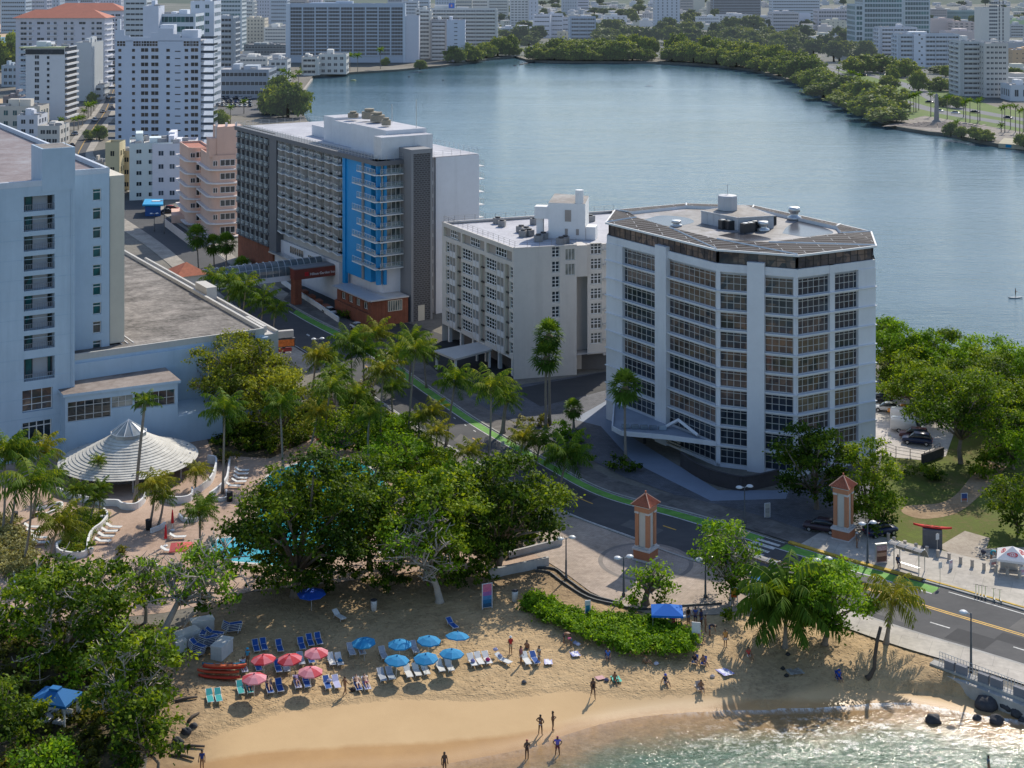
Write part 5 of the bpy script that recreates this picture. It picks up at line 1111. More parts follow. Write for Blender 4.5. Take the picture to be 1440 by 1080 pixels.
def deco(label,px0,px1,pyb,pyt,fh,yaw):
 poly,Y=frame_of(px0,px1,pyb,16,yaw);H_=ZT(pyt,Y);root=thing('apartment_building',label,'building',(*centroid(poly)[:2],0))
 PK=mat('deco_pink',(.68,.44,.345),.7,.08,.3,streak=.2);PW=mat('deco_trim',(.74,.68,.66),.7,.08,.3)
 A,B_=Vector(poly[0]),Vector(poly[1]);u=(B_-A).normalized();n=Vector((u.y,-u.x));w_=(B_-A).length;r=2.2
 pl=[tuple(A+u*(r-r*math.cos(t))-n*(r-r*math.sin(t)))for t in np.linspace(0,math.pi/2,6)]+[tuple(B_-u*(r-r*math.sin(t))-n*(r-r*math.cos(t)))for t in np.linspace(0,math.pi/2,6)]+[poly[2],poly[3]]
 mb=MB();mb.prism(pl,0,H_);mb.build('wall',[PK],root);nf=int(H_/fh)
 fr=FR(poly[0],poly[1]);ww=w_*.52;me=win_mesh(ww,fh*.5,3,(),GLD,PW,.14)
 fs_=FR(poly[3],poly[0])
 for i in range(nf):
  z=H_-fh*(i+1);m2=MB();m2.prism(inset(pl,-1.0),z+.1,z+.45);m2.sheet(inset(pl,-1.0),z+.1);m2.build('ledge',[PW],root)
  fr.put('window',me,root,w_*.3,z+fh*.34,.04)
 me2=win_mesh(1.3,fh*.4,2,(),GLD,PW,.1)
 for i in range(nf):FR(poly[0],poly[1]).put('side_window',me2,root,w_*.06,H_-fh*(i+1)+fh*.36,-.1)if i%2==0 else None
 mb=MB();mb.prism(inset(pl,.4),H_-.1,H_+.02);mb.build('roof',[mat('deco_roof',(.42,.16,.11),.8,.2,.5)],root)
 for i in range(len(pl)):pass
 m2=MB();P=inset(pl,0.02)
 for a,b_ in zip(pl,pl[1:]+pl[:1]):f2=FR(a,b_);f2.box(m2,0,f2.L,H_-.02,H_+.55,-.25,.0)
 m2.build('parapet',[PK],root);return root,pl,H_
deco('pink art deco block with rounded ledges and a red deck on top',266,297,321,211,3.45,22)
r_,pl_,H__=deco('taller pink art deco block stepping up to a ribbed tower beside the grey hotel',297,338,336,222,3.55,22)
mb=MB();q=Vector(centroid(pl_)[:2])+Vector((1,1));mb.obox((q.x,q.y,H__+4),(7,6,8),R(22));mb.obox((q.x-3,q.y-2,H__+2.5),(4,4,5),R(22));mb.build('stair_tower',[MATS['deco_pink']],r_)
mb=MB()
for k in range(3):mb.obox((q.x-2.4+k*2.4,q.y-3.3+k*.95,H__+4.5),(.6,.5,9),R(22))
mb.build('fin',[MATS['deco_trim']],r_)
t=thing('garden_wall','long pink and white garden wall along the pavement by the art deco block','wall',(*G(250,330),0));wl=gl([(232,318),(262,341),(278,352)]);mb=MB();f2=FR(wl[0],wl[1]);f2.box(mb,0,f2.L,0,2.0,-.15,.15);f3=FR(wl[1],wl[2]);f3.box(mb,0,f3.L,0,1.8,-.15,.15);mb.build('wall',[mat('wall_blush',(.62,.50,.45),.8,.1,.5)],t)
t=thing('pink_terrace','pink terrace wall with a sunlit cream slab before the art deco block','wall',(*G(250,312),0));mb=MB();kp=gl([(241,314),(268,314),(268,304),(241,304)]);mb.prism(kp,0,2.2);mb.build('wall',[MATS['deco_pink']],t)
t=thing('kiosk','street kiosk under a bright blue and white awning beside the avenue','kiosk',(*G(214,302),0));kp=gl([(204,304),(226,304),(226,297),(207,297)]);mb=MB();mb.prism(kp,0,2.7);mb.build('booth',[mat('kiosk_blue',(.02,.09,.30),.6,.2,.5)],t)
mb=MB();k2=inset(kp,-.7);mb.prism(k2,3.0,3.5,0,0);cq=centroid(k2);mb.obox((cq[0]+.8,cq[1]+.3,3.6),(2.6,1.4,.25),.1,1);mb.build('awning',[mat('awning_blue',(.02,.33,.62),.6,.1,.5),WHITE2],t)
r_,p_,h_,z_,f_=block('tall white apartment tower with a scalloped parapet and small dark window columns',162,282,214,58,24,'none',(.52,.58,.70),roof=0,parapet=.2,side=False)
fr=f_[0];L=fr.L;gm=fglass('warm',z_);FRW=fmat((.58,.62,.72),z_);nf=16;cnt=0;ex=MB()
colsx=[(.055,1.4),(.215,1.4),(.345,3.0),(.465,3.0),(.62,1.6),(.835,1.6),(.93,3.0)]
for i in range(nf):
 z=h_-4.2-2.78*i
 for cx,ww in colsx:
  hh=1.65 if ww>2 else 1.4;cnt+=1
  if cnt<=100:fr.put('window',win_mesh(ww,hh,2 if ww>2 else 1,(),gm,FRW,.12),r_,L*cx-ww/2,z,.03)
  else:ex.quad(fr.p(L*cx-ww/2,z,.03),fr.p(L*cx+ww/2,z,.03),fr.p(L*cx+ww/2,z+hh,.03),fr.p(L*cx-ww/2,z+hh,.03))
e=ex.build('window',[gm],r_);e['kind']='stuff'
m2=MB()
for i in range(nf):fr.box(m2,L*.70,L*.765,h_-4.1-2.78*i,h_-3.7-2.78*i,-.2,.03)
e=m2.build('vent_slot',[gm],r_);e['kind']='stuff'
me=win_mesh(3.4,2.2,3,(.5,),gm,FRW,.14)
for cx in(.07,.26,.35,.45,.85,.93):fr.put('window',me,r_,L*cx-1.7,h_-1.6-.4,.04)
mb=MB();
for a,b_,zz in((0,.11,4.4),(.11,.17,2.3),(.17,.42,1.6),(.42,.50,3.4),(.50,.68,5.0),(.68,.76,2.8),(.76,1,1.4)):fr.box(mb,L*a+.001,L*b_-.001,h_,h_+zz,-.5,.0)
mb.build('parapet',[fmat((.54,.59,.70),z_)],r_)
mb=MB();fr.box(mb,L*.02,L*.06,h_+4.4,h_+8.5,-1.4,-.1);fr.box(mb,L*.5,L*.66,h_,h_+6.2,-9,-4);fr.box(mb,L*.76,L*.95,h_,h_+4.2,-10,-3);mb.build('roof_room',[fmat((.60,.64,.72),z_)],r_)
f2=FR(p_[1],p_[2]);f3=FR(p_[3],p_[0])
for i in range(16):
 m2=MB();z=2+2.78*i;fr.box(m2,L+.02,L+5,z,z+.2,-8,-.5);fr.box(m2,L+4.9,L+5.0,z+.2,z+1.1,-8,-.5,1);fr.box(m2,L+.05,L+4.9,z+.2,z+1.1,-.6,-.5,1);m2.build('balcony',[FRW,fglass('pale',z_)],r_)
for i in range(14):
 m2=MB();z=2+2.78*i;fr.box(m2,-3.0,-.02,z,z+.2,-8,-1.0);fr.box(m2,-3.0,-.05,z+.2,z+1.0,-1.1,-1.0,1);m2.build('balcony',[FRW,fglass('pale',z_)],r_)
r_,p_,h_,z_,f_=block('slim white slab tower with a planted roof terrace and a window column',36,91,169,68,19,'none',(.58,.60,.64),roof=2,parapet=.6,side=False)
fr=f_[0];L=fr.L;gm=fglass('dark',z_);tm=fmat((.64,.65,.68),z_)
for i in range(12):
 z=1+2.75*i;fr.put('window',win_mesh(2.2,1.9,2,(),gm,tm,.12),r_,L*.23,z,.03);fr.put('window',win_mesh(1.4,1.5,1,(),gm,tm,.1),r_,L*.54,z,.03)
 m2=MB();fr.box(m2,-3.4,-.02,z,z+1.1,-9,-.8);m2.build('balcony',[fmat((.42,.50,.58),z_)],r_)
f2=FR(p_[1],p_[2])
for i in range(12):
 z=1+2.75*i;m2=MB();f2.box(m2,.3,f2.L-.3,z-.3,z+.5,.0,1.1,0);f2.box(m2,.3,f2.L-.3,z+.5,z+2.3,.02,.06,1)
 m2.build('balcony_row',[tm,gm],r_)
mb=MB();fr.box(mb,L*.0,L*.99,h_-2.8,h_-.4,.05,.3,0);mb.build('roof_terrace',[gm],r_)
mb=MB();fr.box(mb,-3,L,h_+.05,h_+.5,-7,.6);mb.build('terrace_slab',[fmat((.30,.34,.16),z_)],r_)
block('pale tower with an outside stair standing behind the slim white slab',106,129,142,62,22,'none',(.50,.53,.55),roof=3,side=False)
block('white terrace wing along the avenue below the pale tower',126,144,140,122,14,'band',(.56,.58,.60),name='building')
block('dark glazed shop block with a small red roof at the avenue',142,162,118,88,12,'grid',(.16,.15,.15),name='building',roof=0)
for lab,a,b_,pb,pt,yw in(('broad white hotel under a long orange tiled roof facing the ocean',22,147,128,25.5,0),('second orange roofed hotel wing standing behind the broad white one',68,172,113,15,0)):
 r_,p_,h_,z_,f_=block(lab,a,b_,pb,pt,17,'none',(.52,.53,.60),roof=0,parapet=0,name='hotel',side=False)
 fr=f_[0];gm=fglass('dark',z_);tm=fmat((.62,.63,.68),z_);cnt=0;nf=13;ex=MB()
 for i in range(nf):
  z=h_-3.6-3.05*i
  for c,(fx,ww)in enumerate(((.09,3.6),(.165,1.7),(.26,1.7)if i%3 else(.28,4.2),(.37,1.7),(.445,1.8),(.56,2.0),(.635,1.8),(.75,4.0)if i%4==0 else(.76,1.7),(.87,1.8),(.94,3.2))):
   cnt+=1
   if cnt<=100:fr.put('window',win_mesh(ww,1.55,2,(),gm,tm,.1),r_,fr.L*fx-ww/2,z,.03)
   else:ex.quad(fr.p(fr.L*fx-ww/2,z,.03),fr.p(fr.L*fx+ww/2,z,.03),fr.p(fr.L*fx+ww/2,z+1.55,.03),fr.p(fr.L*fx-ww/2,z+1.55,.03))
  m2=MB();fr.box(m2,fr.L*.05,fr.L*.2,z-.5,z-.1,0,1.0);fr.box(m2,fr.L*.35,fr.L*.47,z-.5,z-.1,0,1.0);fr.box(m2,fr.L*.54,fr.L*.66,z-.5,z-.1,0,1.0);fr.box(m2,fr.L*.85,fr.L*.97,z-.5,z-.1,0,1);m2.build('balcony_row',[tm],r_)
 e=ex.build('window',[gm],r_);e['kind']='stuff'
 f2=FR(p_[1],p_[2])
 for i in range(13):m2=MB();z=h_-3.6-3.05*i;f2.box(m2,1,f2.L-1,z-.4,z+.2,0,1.2);m2.build('balcony_row',[tm],r_)
 tile_hip(r_,p_,h_+.1,4.6,1.6,z_)
block('white stair tower with slanted slots on the flank of the curved white hotel',201,223,160,11,12,'none',(.56,.60,.70),roof=1,side=False)
block('curved white hotel wing with green glazed bays behind the scalloped tower',222,275,158,22,20,'punch',(.58,.63,.70),gk='teal',cols=4,win_w=4.2,wfr=.62,fh=4.4)
block('tall white block with sparse teal windows rising behind the scalloped tower',268,301,150,4,18,'punch',(.58,.62,.70),gk='teal',cols=2,win_w=2.2,fh=4,roof=1)
block('grey louvred hotel block behind the curved white wing',174,206,138,2,16,'band',(.48,.52,.55),roof=1)
block('balconied apartment tower with a green terrace on its roof',299,328,112,25,18,'balc',(.40,.43,.47),fh=3.3,wfr=.55)
block('tall teal glass residential tower cut off by the top of the view',304,340,72,-18,22,'band',(.50,.56,.60),gk='teal',fh=3.6,wfr=.6)
block('sand coloured apartment block of small windows',341,372,67,27,20,'punch',(.56,.50,.40),cols=6,win_w=1.5,fh=3.1)
block('white terraced villas beside the sand coloured block',371,403,68,40,20,'band',(.68,.66,.62),gk='pale',roof=3)
block('low dark building with planted terraces below the sand coloured block',343,403,84,64,24,'band',(.10,.12,.13),trim=(.3,.33,.34),name='building')
block('white flat roofed apartments with deep loggias behind the office',329,376,104,82,20,'band',(.68,.66,.62),gk='pale',roof=3)
r_,p_,h_,z_,f_=block('slate grey three storey office with long ribbon windows by the car park',303,378,138,100,26,'band',(.26,.31,.38),trim=(.40,.45,.52),fh=4.6,wfr=.5,roof=2,name='office_building')
block('white stepped villa with balconies near the small jetty',378,404,120,86,14,'punch',(.60,.60,.60),cols=3,win_w=2.2,fh=3.2)
block('small white waterside apartments left of the blue condominium',424,446,106,82,14,'balc',(.64,.62,.58),fh=3.2)
block('pair of white waterside apartments with a grey stair core',448,487,104.5,78,16,'punch',(.64,.62,.58),cols=4,win_w=2.4,fh=3.2)
r_,p_,h_,z_,f_=block('long blue grey condominium slab of thirteen floors on the lagoon',404,569,88,8,16,'none',(.36,.43,.53),roof=3,parapet=1.5,name='condominium',side=False)
fr=f_[0];gm=fglass('dark',z_);tm=fmat((.42,.50,.60),z_);nb=9;bw=(fr.L-3)/nb;nf=14;fh_=(h_-6)/nf
for i in range(nf):
 z=5+fh_*i
 me=win_mesh(fr.L-3,fh_*.80,40,(),fglass('dark',z_),fmat((.30,.37,.46),z_),.14);fr.put('window_band',me,r_,2,z+fh_*.16,.03)
 k2=('bl',i%1);
 if 'slabrow' not in FW:
  m2=MB();m2.box(0,fr.L-3,-.5,-.04,0,.26)
  for b_ in range(nb+1):m2.box(max(0.02,b_*bw-.45),min(fr.L-3.02,b_*bw+.45),-.75,-.04,.36,fh_-.01)
  for b_ in(2,3,6):m2.box(b_*bw+.6,(b_+1)*bw-.6,-1.2,-.55,0,.7)
  FW['slabrow']=m2.mesh('balcony_row',[tm])
 fr.put('balcony_row',FW['slabrow'],r_,2,z,.0)
mb=MB();fr.box(mb,-1,2.0,0,h_+1.6,-1,.9);fr.box(mb,fr.L-1.0,fr.L+.6,0,h_+1.6,-1,.9);mb.build('end_fin',[fmat((.52,.58,.66),z_)],r_)
block('blank lilac white flank block beside the long blue condominium',570,589,88,24,14,'none',(.54,.55,.62),roof=0,side=False)
block('white balconied tower between the blank flank and the brown louvred block',589,605,82,15,14,'balc',(.64,.62,.58),fh=3)
block('brown and white louvred apartment block close to the water',605,628,84,30,16,'balc',(.36,.33,.32),trim=(.6,.6,.6),fh=2.9,slab=1.6)
r_,p_,h_,z_,f_=block('white end wall tower with a single column of small windows at the water',628,654,86.5,30,16,'punch',(.54,.57,.66),cols=1,win_w=2.6,fh=2.9,wfr=.3,roof=1)
r_,p_,h_,z_,f_=block('long white banded condominium carrying a blue rooftop sign',584,698,76,13.5,16,'balc',(.60,.59,.58),fh=3.0,roof=2,name='condominium')
mb=MB();f_[0].box(mb,f_[0].L*.41,f_[0].L*.48,h_+1,h_+5.2,-4,-3.6);s_=mb.build('rooftop_sign',[fmat((.01,.12,.55),z_)],r_)
mb=MB();f_[0].box(mb,f_[0].L*.437,f_[0].L*.453,h_+2.2,h_+4,-3.6,-3.5);mb.build('sign_emblem',[fmat((.7,.3,.25),z_)],r_)
block('pale grey condominium behind the banded one',565,588,62,3,18,'band',(.50,.53,.58),gk='pale')
block('blue grey office tower with vertical glass behind the banded condominium',578,604,52,-8,20,'band',(.44,.49,.56),fh=3.4)
block('cream balconied condominium above the trees',687,714,32,1,18,'balc',(.50,.50,.47),fh=3.2)
block('white tower with paired dark loggias rising over the parking decks',717,744,38,-14,20,'punch',(.62,.60,.58),cols=5,win_w=3.0,wfr=.5,fh=3.1)
block('blank slotted side tower joined to the white loggia tower',744,757,38.5,-14,20,'punch',(.52,.53,.60),cols=2,win_w=1.0,fh=4.2,side=False)
for k,(a,b_,pt)in enumerate(((750,774,22),(772,792,21),(790,806,26))):
 block(['curved white parking deck, western bay','curved white parking deck, middle bay with round openings','curved white parking deck, low eastern bay'][k],a,b_,53-k*.6,pt,30,'band',(.58,.58,.64),name='parking_deck',fh=4.0,wfr=.35,roof=1,yaw=(-8,0,8)[k])
block('slate blue apartment tower with pale balcony stripes near the mangroves',802,838,57.5,25,20,'balc',(.36,.42,.52),trim=(.52,.56,.62),fh=3.2)
block('rambling white low block on stepped terraces',705,750,56,40,26,'band',(.56,.57,.60),gk='pale',name='building',roof=3)
block('long low white shed at the edge of the mangroves',699,730,60,55.5,14,'none',(.60,.60,.60),name='building',roof=1)
block('pale yellow cube house between parking deck and slate tower',784,800,55.5,46,14,'punch',(.60,.53,.38),cols=2,name='house',roof=1)
block('white cubic house with terracotta terrace in the trees',850,882,38.5,23.5,20,'punch',(.62,.62,.64),cols=4,win_w=2.2,name='house',roof=1)
block('low lilac house beside the white cubic house',846,858,40,30,16,'none',(.54,.54,.60),name='house',roof=1)
block('tall blue grey ribbed tower alone among trees',921,956,41,-6,24,'punch',(.44,.48,.55),gk='pale',cols=5,win_w=1.6,wfr=.7,fh=3.2)
r_,p_,h_,z_,f_=block('long white hall with a pale green gabled roof behind the mangroves',887,912,65,57.5,18,'punch',(.58,.62,.66),gk='pale',cols=4,win_w=3.0,wfr=.5,fh=5,name='hall',roof=0,parapet=0)
tile_hip(r_,p_,h_,2.6,.8,.24);[setattr(o_.data.materials,'x',0)if 0 else o_.data.materials.__setitem__(0,fmat((.36,.42,.33),.24))for o_ in r_.children if o_.name.startswith('tile_roof')]
block('dark gridded office block at the top of the view',1003,1070,22,-20,30,'grid',(.20,.23,.28),trim=(.3,.33,.38),fh=3.6,name='office_building')
block('tan flank tower left of the dark gridded office',995,1003,21,3,14,'none',(.52,.46,.38),roof=0,side=False)
block('cream slab behind the tan flank tower',975,991,16,-2,14,'none',(.56,.52,.42),roof=0,side=False)
block('wide grey office tower striped by horizontal windows',1086,1153,30,-16,26,'band',(.46,.50,.56),fh=3.6,name='office_building',roof=0)
block('striped podium of the wide grey office tower',1086,1124,43,19,30,'band',(.46,.44,.46),fh=3.2,name='building')
block('blank lilac wall block before the striped podium',1124,1140,42,20,16,'none',(.56,.58,.68),name='building',roof=0,side=False)
block('white apartments with open galleries left of the striped podium',981,1012,38,25,22,'band',(.60,.61,.62),gk='pale',roof=2)
block('long white galleried apartments under the dark office',1010,1060,37,22,24,'punch',(.58,.56,.56),cols=9,win_w=2.2,roof=3)
block('flat white apartments beside the galleries',1058,1084,37,24,20,'band',(.52,.52,.54),roof=1)
block('mauve grey office with a deep row of windows and glass corner',1150,1203,42,15,26,'punch',(.46,.44,.48),cols=14,win_w=2.4,wfr=.55,fh=4,name='office_building',roof=2)
block('cream house with a square turret below the mauve office',1160,1190,46,30,20,'punch',(.58,.54,.42),cols=4,name='house',roof=2)
for k,(lab,a,b_,pt,gk_)in enumerate((('teal glass curtain tower, low left shoulder',1203,1214,8,'teal'),('teal glass curtain tower with white floor lines cut by the top of the view',1214,1270,-30,'teal'),('teal glass curtain tower, recessed right half',1271,1308,-24,'teal'))):
 block(lab,a,b_,80-k*6,pt,30,'band',(.42,.48,.52),gk=gk_,fh=3.9,wfr=.78,name='glass_tower',roof=0)
block('white condominium with dark balcony recesses before the glass tower',1238,1290,86,40,18,'balc',(.54,.55,.60),fh=3.0,roof=1,name='condominium')
r_,p_,h_,z_,f_=block('long pale condominium with a blank white stair wall',1264,1350,94,50,17,'balc',(.48,.52,.58),fh=3.0,roof=2,name='condominium')
mb=MB();fr=f_[0];fr.box(mb,fr.L*.235,fr.L*.43,0,h_+.4,-1,1.6);mb.build('stair_wall',[fmat((.60,.63,.70),z_)],r_)
me=win_mesh(1.4,1.3,1,(),fglass('dark',z_),fmat((.5,.5,.5),z_),.1)
for i in range(8):fr.put('stair_window',me,r_,fr.L*(.31 if i%2 else .35),2+i*2.9,1.63)
r_,p_,h_,z_,f_=block('slim white tower with a dark window spine beyond the boulevard',1380,1420,63,12,20,'none',(.66,.63,.58),roof=2,name='tower_block',side=False)
fr=f_[0];gm=fglass('dark',z_)
me=win_mesh(fr.L*.3,2.0,4,(),gm,fmat((.5,.53,.58),z_),.2);me2=win_mesh(fr.L*.045,2.6,1,(),gm,gm,.1)
for i in range(13):fr.put('window_band',me,r_,fr.L*.27,1+i*3.3,.03);fr.put('window',me2,r_,fr.L*.61,1+i*3.3,.03);fr.put('window',me2,r_,fr.L*.74,1+i*3.3,.03)
r_,p_,h_,z_,f_=block('cream rounded condominium with glass balconies beside the boulevard',1352,1384,135,60,20,'balc',(.50,.50,.50),trim=(.58,.58,.58),fh=2.65,name='condominium',roof=1)
block('cream window grid wing of the rounded condominium',1384,1418,137,63,20,'punch',(.54,.51,.48),cols=5,win_w=1.7,fh=2.65,wfr=.45,name='condominium',roof=1)
block('orange tan block at the edge of the view',1424,1470,104,72,20,'punch',(.55,.36,.20),cols=5,win_w=1.0,wfr=.3)
block('low white villa on a raised terrace at the edge of the view',1421,1462,142,122,16,'punch',(.58,.60,.64),cols=3,win_w=2.2,fh=4,name='house')
block('green mirrored low office with a wavy reflection',1330,1380,32,16,24,'grid',(.2,.3,.3),gk='teal',fh=4,name='office_building',roof=0)
block('brown flat roofed office next to the green mirrored one',1308,1332,33,14,24,'band',(.36,.30,.28),name='office_building',roof=1)
block('pink flat roofed school building with a blue doorway',1310,1342,46,28,26,'none',(.60,.46,.42),name='building',roof=1)
block('pink annex with square windows',1340,1372,47,32,22,'punch',(.60,.45,.40),cols=4,win_w=3,name='building',roof=1)
block('long blush wall building behind the long pale condominium',1330,1380,57,45,22,'none',(.56,.48,.48),name='building',roof=2)
block('lime green house beyond the slim white tower',1424,1446,46,30,20,'none',(.42,.55,.26),name='house',roof=1)
block('grey balconied block right of the slim white tower',1420,1440,52,36,18,'balc',(.46,.46,.46),roof=1)
block('grey flat roofed block beside the cream rounded condominium',1418,1450,72,62,24,'none',(.40,.40,.42),name='building',roof=1)
for k,(a,b_,pb,pt,lab,c,n)in enumerate(((-14,56,182,152,'low cream house with aqua windows by the hotel roof edge',(.55,.51,.45),5),(24,53,192,165,'white cubic house with two small dark windows',(.56,.58,.64),2),(53,84,205,180,'white flat roofed shop with debris on its roof',(.55,.53,.5),3),(4,30,160,138,'brown roofed terrace building by the little cove',(.26,.22,.22),2),(2,27,122,94,'blue grey villa among palms near the ocean',(.34,.42,.50),3))):
 block(lab,a,b_,pb,pt,13,'punch',c,gk=('teal','dark')[k>0],cols=n,win_w=2.0,fh=3.4,name='house',roof=2)
RT=random.Random(11);TOPS=[(1,36,46,-4),(36,64,40,-10),(64,84,38,-6),(84,110,36,-12),(112,132,38,-6),(140,170,36,0),(182,200,40,-8),(340,356,40,2),(356,380,34,-14),(380,404,38,-10),(404,430,30,-12),(430,452,28,-14),(456,490,30,-10),(545,566,30,-6),(612,640,30,-12),(640,664,26,-4),(664,686,24,-8),(790,812,20,-3),(812,828,18,-6),(956,975,20,-8)]
TOPL=['grey','white','cream','blue grey','lilac','pale brown'];TOPC=[(.42,.45,.50),(.64,.62,.58),(.52,.48,.40),(.38,.45,.54),(.50,.49,.56),(.44,.39,.36)]
for k,(a,b_,pb,pt)in enumerate(TOPS):
 i=RT.randrange(6);w_=['beside the orange roofed hotels','behind the long blue condominium','near the parking decks'][0 if a<210 else 1 if a<700 else 2]
 block('distant %s high rise %s, %s'%(TOPL[i],w_,['the widest','with close set balconies','with plain bands','narrow and tall','half hidden','cut by the view edge','between two towers'][k%7]),a,b_,pb,pt,20,('band','balc','punch')[k%3],TOPC[i],gk=('dark','pale')[k%2],fh=4.2,roof=1,group='distant high rises along the skyline')
HC=[(.60,.58,.55),(.62,.62,.64),(.56,.48,.40),(.52,.52,.56),(.60,.50,.46),(.46,.48,.52),(.58,.56,.44)]
FACM,nt=_nt('far_house_front')
def house_mesh(k):
 rr=random.Random(k);w_,d,h=rr.uniform(9,20),rr.uniform(9,16),rr.uniform(3.5,8.5);mb=MB();mb.box(-w_/2,w_/2,-d/2,d/2,0,h);mb.box(-w_/2-.4,w_/2+.4,-d/2-.4,d/2+.4,h+.01,h+.4,1)
 if rr.random()<.5:mb.box(-w_*.3,w_*.1,-d*.2,d*.3,h+.4,h+2.8)
 nf=2 if h>5.5 else 1
 for f in range(nf):
  for c in range(int(w_/3)):
   x=-w_/2+1.5+c*3;mb.box(x-.7,x+.7,-d/2-.06,-d/2+.02,1+f*3.2,2.4+f*3.2,2)
 c=HC[k%7];hz=.26
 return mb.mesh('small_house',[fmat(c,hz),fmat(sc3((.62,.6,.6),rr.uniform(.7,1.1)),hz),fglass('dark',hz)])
HM=[house_mesh(k)for k in range(14)]
def houses(n,x0,x1,y0,y1,seed,where):
 rr=random.Random(seed);done=[]
 for _ in range(n*6):
  if len(done)>=n:break
  x,y=rr.uniform(x0,x1),rr.uniform(y0,y1)
  X,Y=G(x,y)
  if any(abs(X-a)<17 and abs(Y-b_)<22 for a,b_ in done):continue
  done.append((X,Y));o=inst('small_house',HM[rr.randrange(14)],None,(X,Y,0),rr.choice((0,.3,-.25,1.2,1.57)))
  tag(o,'small flat roofed pale house in the low quarter %s'%where,'house','low houses %s'%where)
houses(50,740,1000,12,44,1,'behind the mangroves');houses(34,690,860,0,22,2,'at the foot of the far hills');houses(20,1105,1205,42,72,3,'left of the teal glass tower');houses(26,1040,1210,2,18,4,'under the wide grey office');houses(34,1310,1460,2,34,5,'below the wooded ridge');houses(14,1000,1090,36,44,6,'in front of the galleried apartments');houses(14,420,720,36,62,7,'behind the lagoon condominiums');houses(8,1425,1470,55,120,8,'by the orange tan block');houses(12,200,420,40,100,9,'between the left hand towers');houses(26,840,1010,1,14,10,'on the rise behind the ribbed tower')
# ---- vegetation
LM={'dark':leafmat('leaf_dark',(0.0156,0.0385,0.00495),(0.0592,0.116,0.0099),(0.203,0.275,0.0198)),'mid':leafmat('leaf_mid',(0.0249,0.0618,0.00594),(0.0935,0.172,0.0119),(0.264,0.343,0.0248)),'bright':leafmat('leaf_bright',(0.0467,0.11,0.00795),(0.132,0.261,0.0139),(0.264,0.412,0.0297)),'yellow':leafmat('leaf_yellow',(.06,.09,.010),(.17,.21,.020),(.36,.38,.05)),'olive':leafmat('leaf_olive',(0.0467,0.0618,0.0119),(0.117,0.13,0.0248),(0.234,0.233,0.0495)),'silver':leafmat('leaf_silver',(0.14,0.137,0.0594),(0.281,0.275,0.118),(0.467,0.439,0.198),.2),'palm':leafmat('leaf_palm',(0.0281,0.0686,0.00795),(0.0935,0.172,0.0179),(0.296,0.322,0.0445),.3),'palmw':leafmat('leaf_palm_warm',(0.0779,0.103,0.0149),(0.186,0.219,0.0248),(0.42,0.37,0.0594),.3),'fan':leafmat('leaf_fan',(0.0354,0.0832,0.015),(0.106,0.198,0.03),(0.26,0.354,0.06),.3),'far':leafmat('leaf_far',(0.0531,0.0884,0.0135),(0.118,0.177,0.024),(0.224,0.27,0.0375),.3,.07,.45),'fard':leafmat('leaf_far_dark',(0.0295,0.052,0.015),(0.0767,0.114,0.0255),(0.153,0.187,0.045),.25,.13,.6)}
BARK=mat('bark_grey',(.20,.16,.125),.9,.3,1.5,.5,6);BARKB=mat('bark_bleached',(.40,.35,.30),.9,.25,1.5,.4,6);BARKP=mat('bark_palm',(.26,.225,.19),.9,.25,2.5,.5,8);BARKD=mat('bark_dark',(.09,.07,.055),.9,.3,1.5,.5,6)
def leaves(name,lobes,leaf,seed,m,dens=1.0,clump=.55,hole=.0,flat=.0,n=None,aspect=.62):
 rg=np.random.default_rng(seed);L=np.array(lobes,float);area=L[:,3]*L[:,4]+L[:,3]*L[:,5]+L[:,4]*L[:,5]
 A=4.19*area.sum();n=n or int(A*dens*1.5/(leaf*leaf*aspect));per=34;nc=max(6,n//per)
 li=rg.choice(len(L),nc,p=area/area.sum());d=rg.normal(size=(nc,3));d/=np.linalg.norm(d,axis=1)[:,None]
 d[:,2]=np.where(d[:,2]<-.45,-d[:,2],d[:,2]);rad=rg.uniform(.70,1.03,nc)**1.0;rad=np.where(rg.random(nc)<.16,rg.uniform(.2,.7,nc),rad)
 C=L[li,:3]+d*L[li,3:6]*rad[:,None];ct=rg.normal(0,.17,nc)+rg.normal(0,.13,len(L))[li]
 k=np.repeat(np.arange(nc),per);N_=len(k);cs=clump*rg.uniform(.6,1.25,nc)[k]
 P=C[k]+rg.normal(size=(N_,3))*cs[:,None]*np.array([1,1,.62])
 nr=rg.normal(size=(N_,3))*.75+d[k]*.55+np.array([0,0,.65]);nr/=np.linalg.norm(nr,axis=1)[:,None]
 t=np.cross(nr,rg.normal(size=(N_,3)));t/=np.linalg.norm(t,axis=1)[:,None]+1e-9;b=np.cross(nr,t)
 sz=leaf*rg.uniform(.42,1.6,N_)[:,None];V=np.stack([P-t*sz*.5,P+b*sz*aspect*.5+t*sz*.08,P+t*sz*.5,P-b*sz*aspect*.5+t*sz*.08],1).reshape(-1,3)
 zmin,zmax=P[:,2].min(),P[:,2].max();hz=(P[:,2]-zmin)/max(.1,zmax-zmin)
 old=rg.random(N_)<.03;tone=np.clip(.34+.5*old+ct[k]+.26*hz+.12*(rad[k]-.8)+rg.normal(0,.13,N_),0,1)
 keep=V.reshape(-1,4,3)[:,:,2].min(1)>.02
 V=V.reshape(-1,4,3)[keep].reshape(-1,3);tone=tone[keep]
 return np_mesh(name,V,np.arange(len(V)).reshape(-1,4),m,[('tone','FACE',tone)],False)
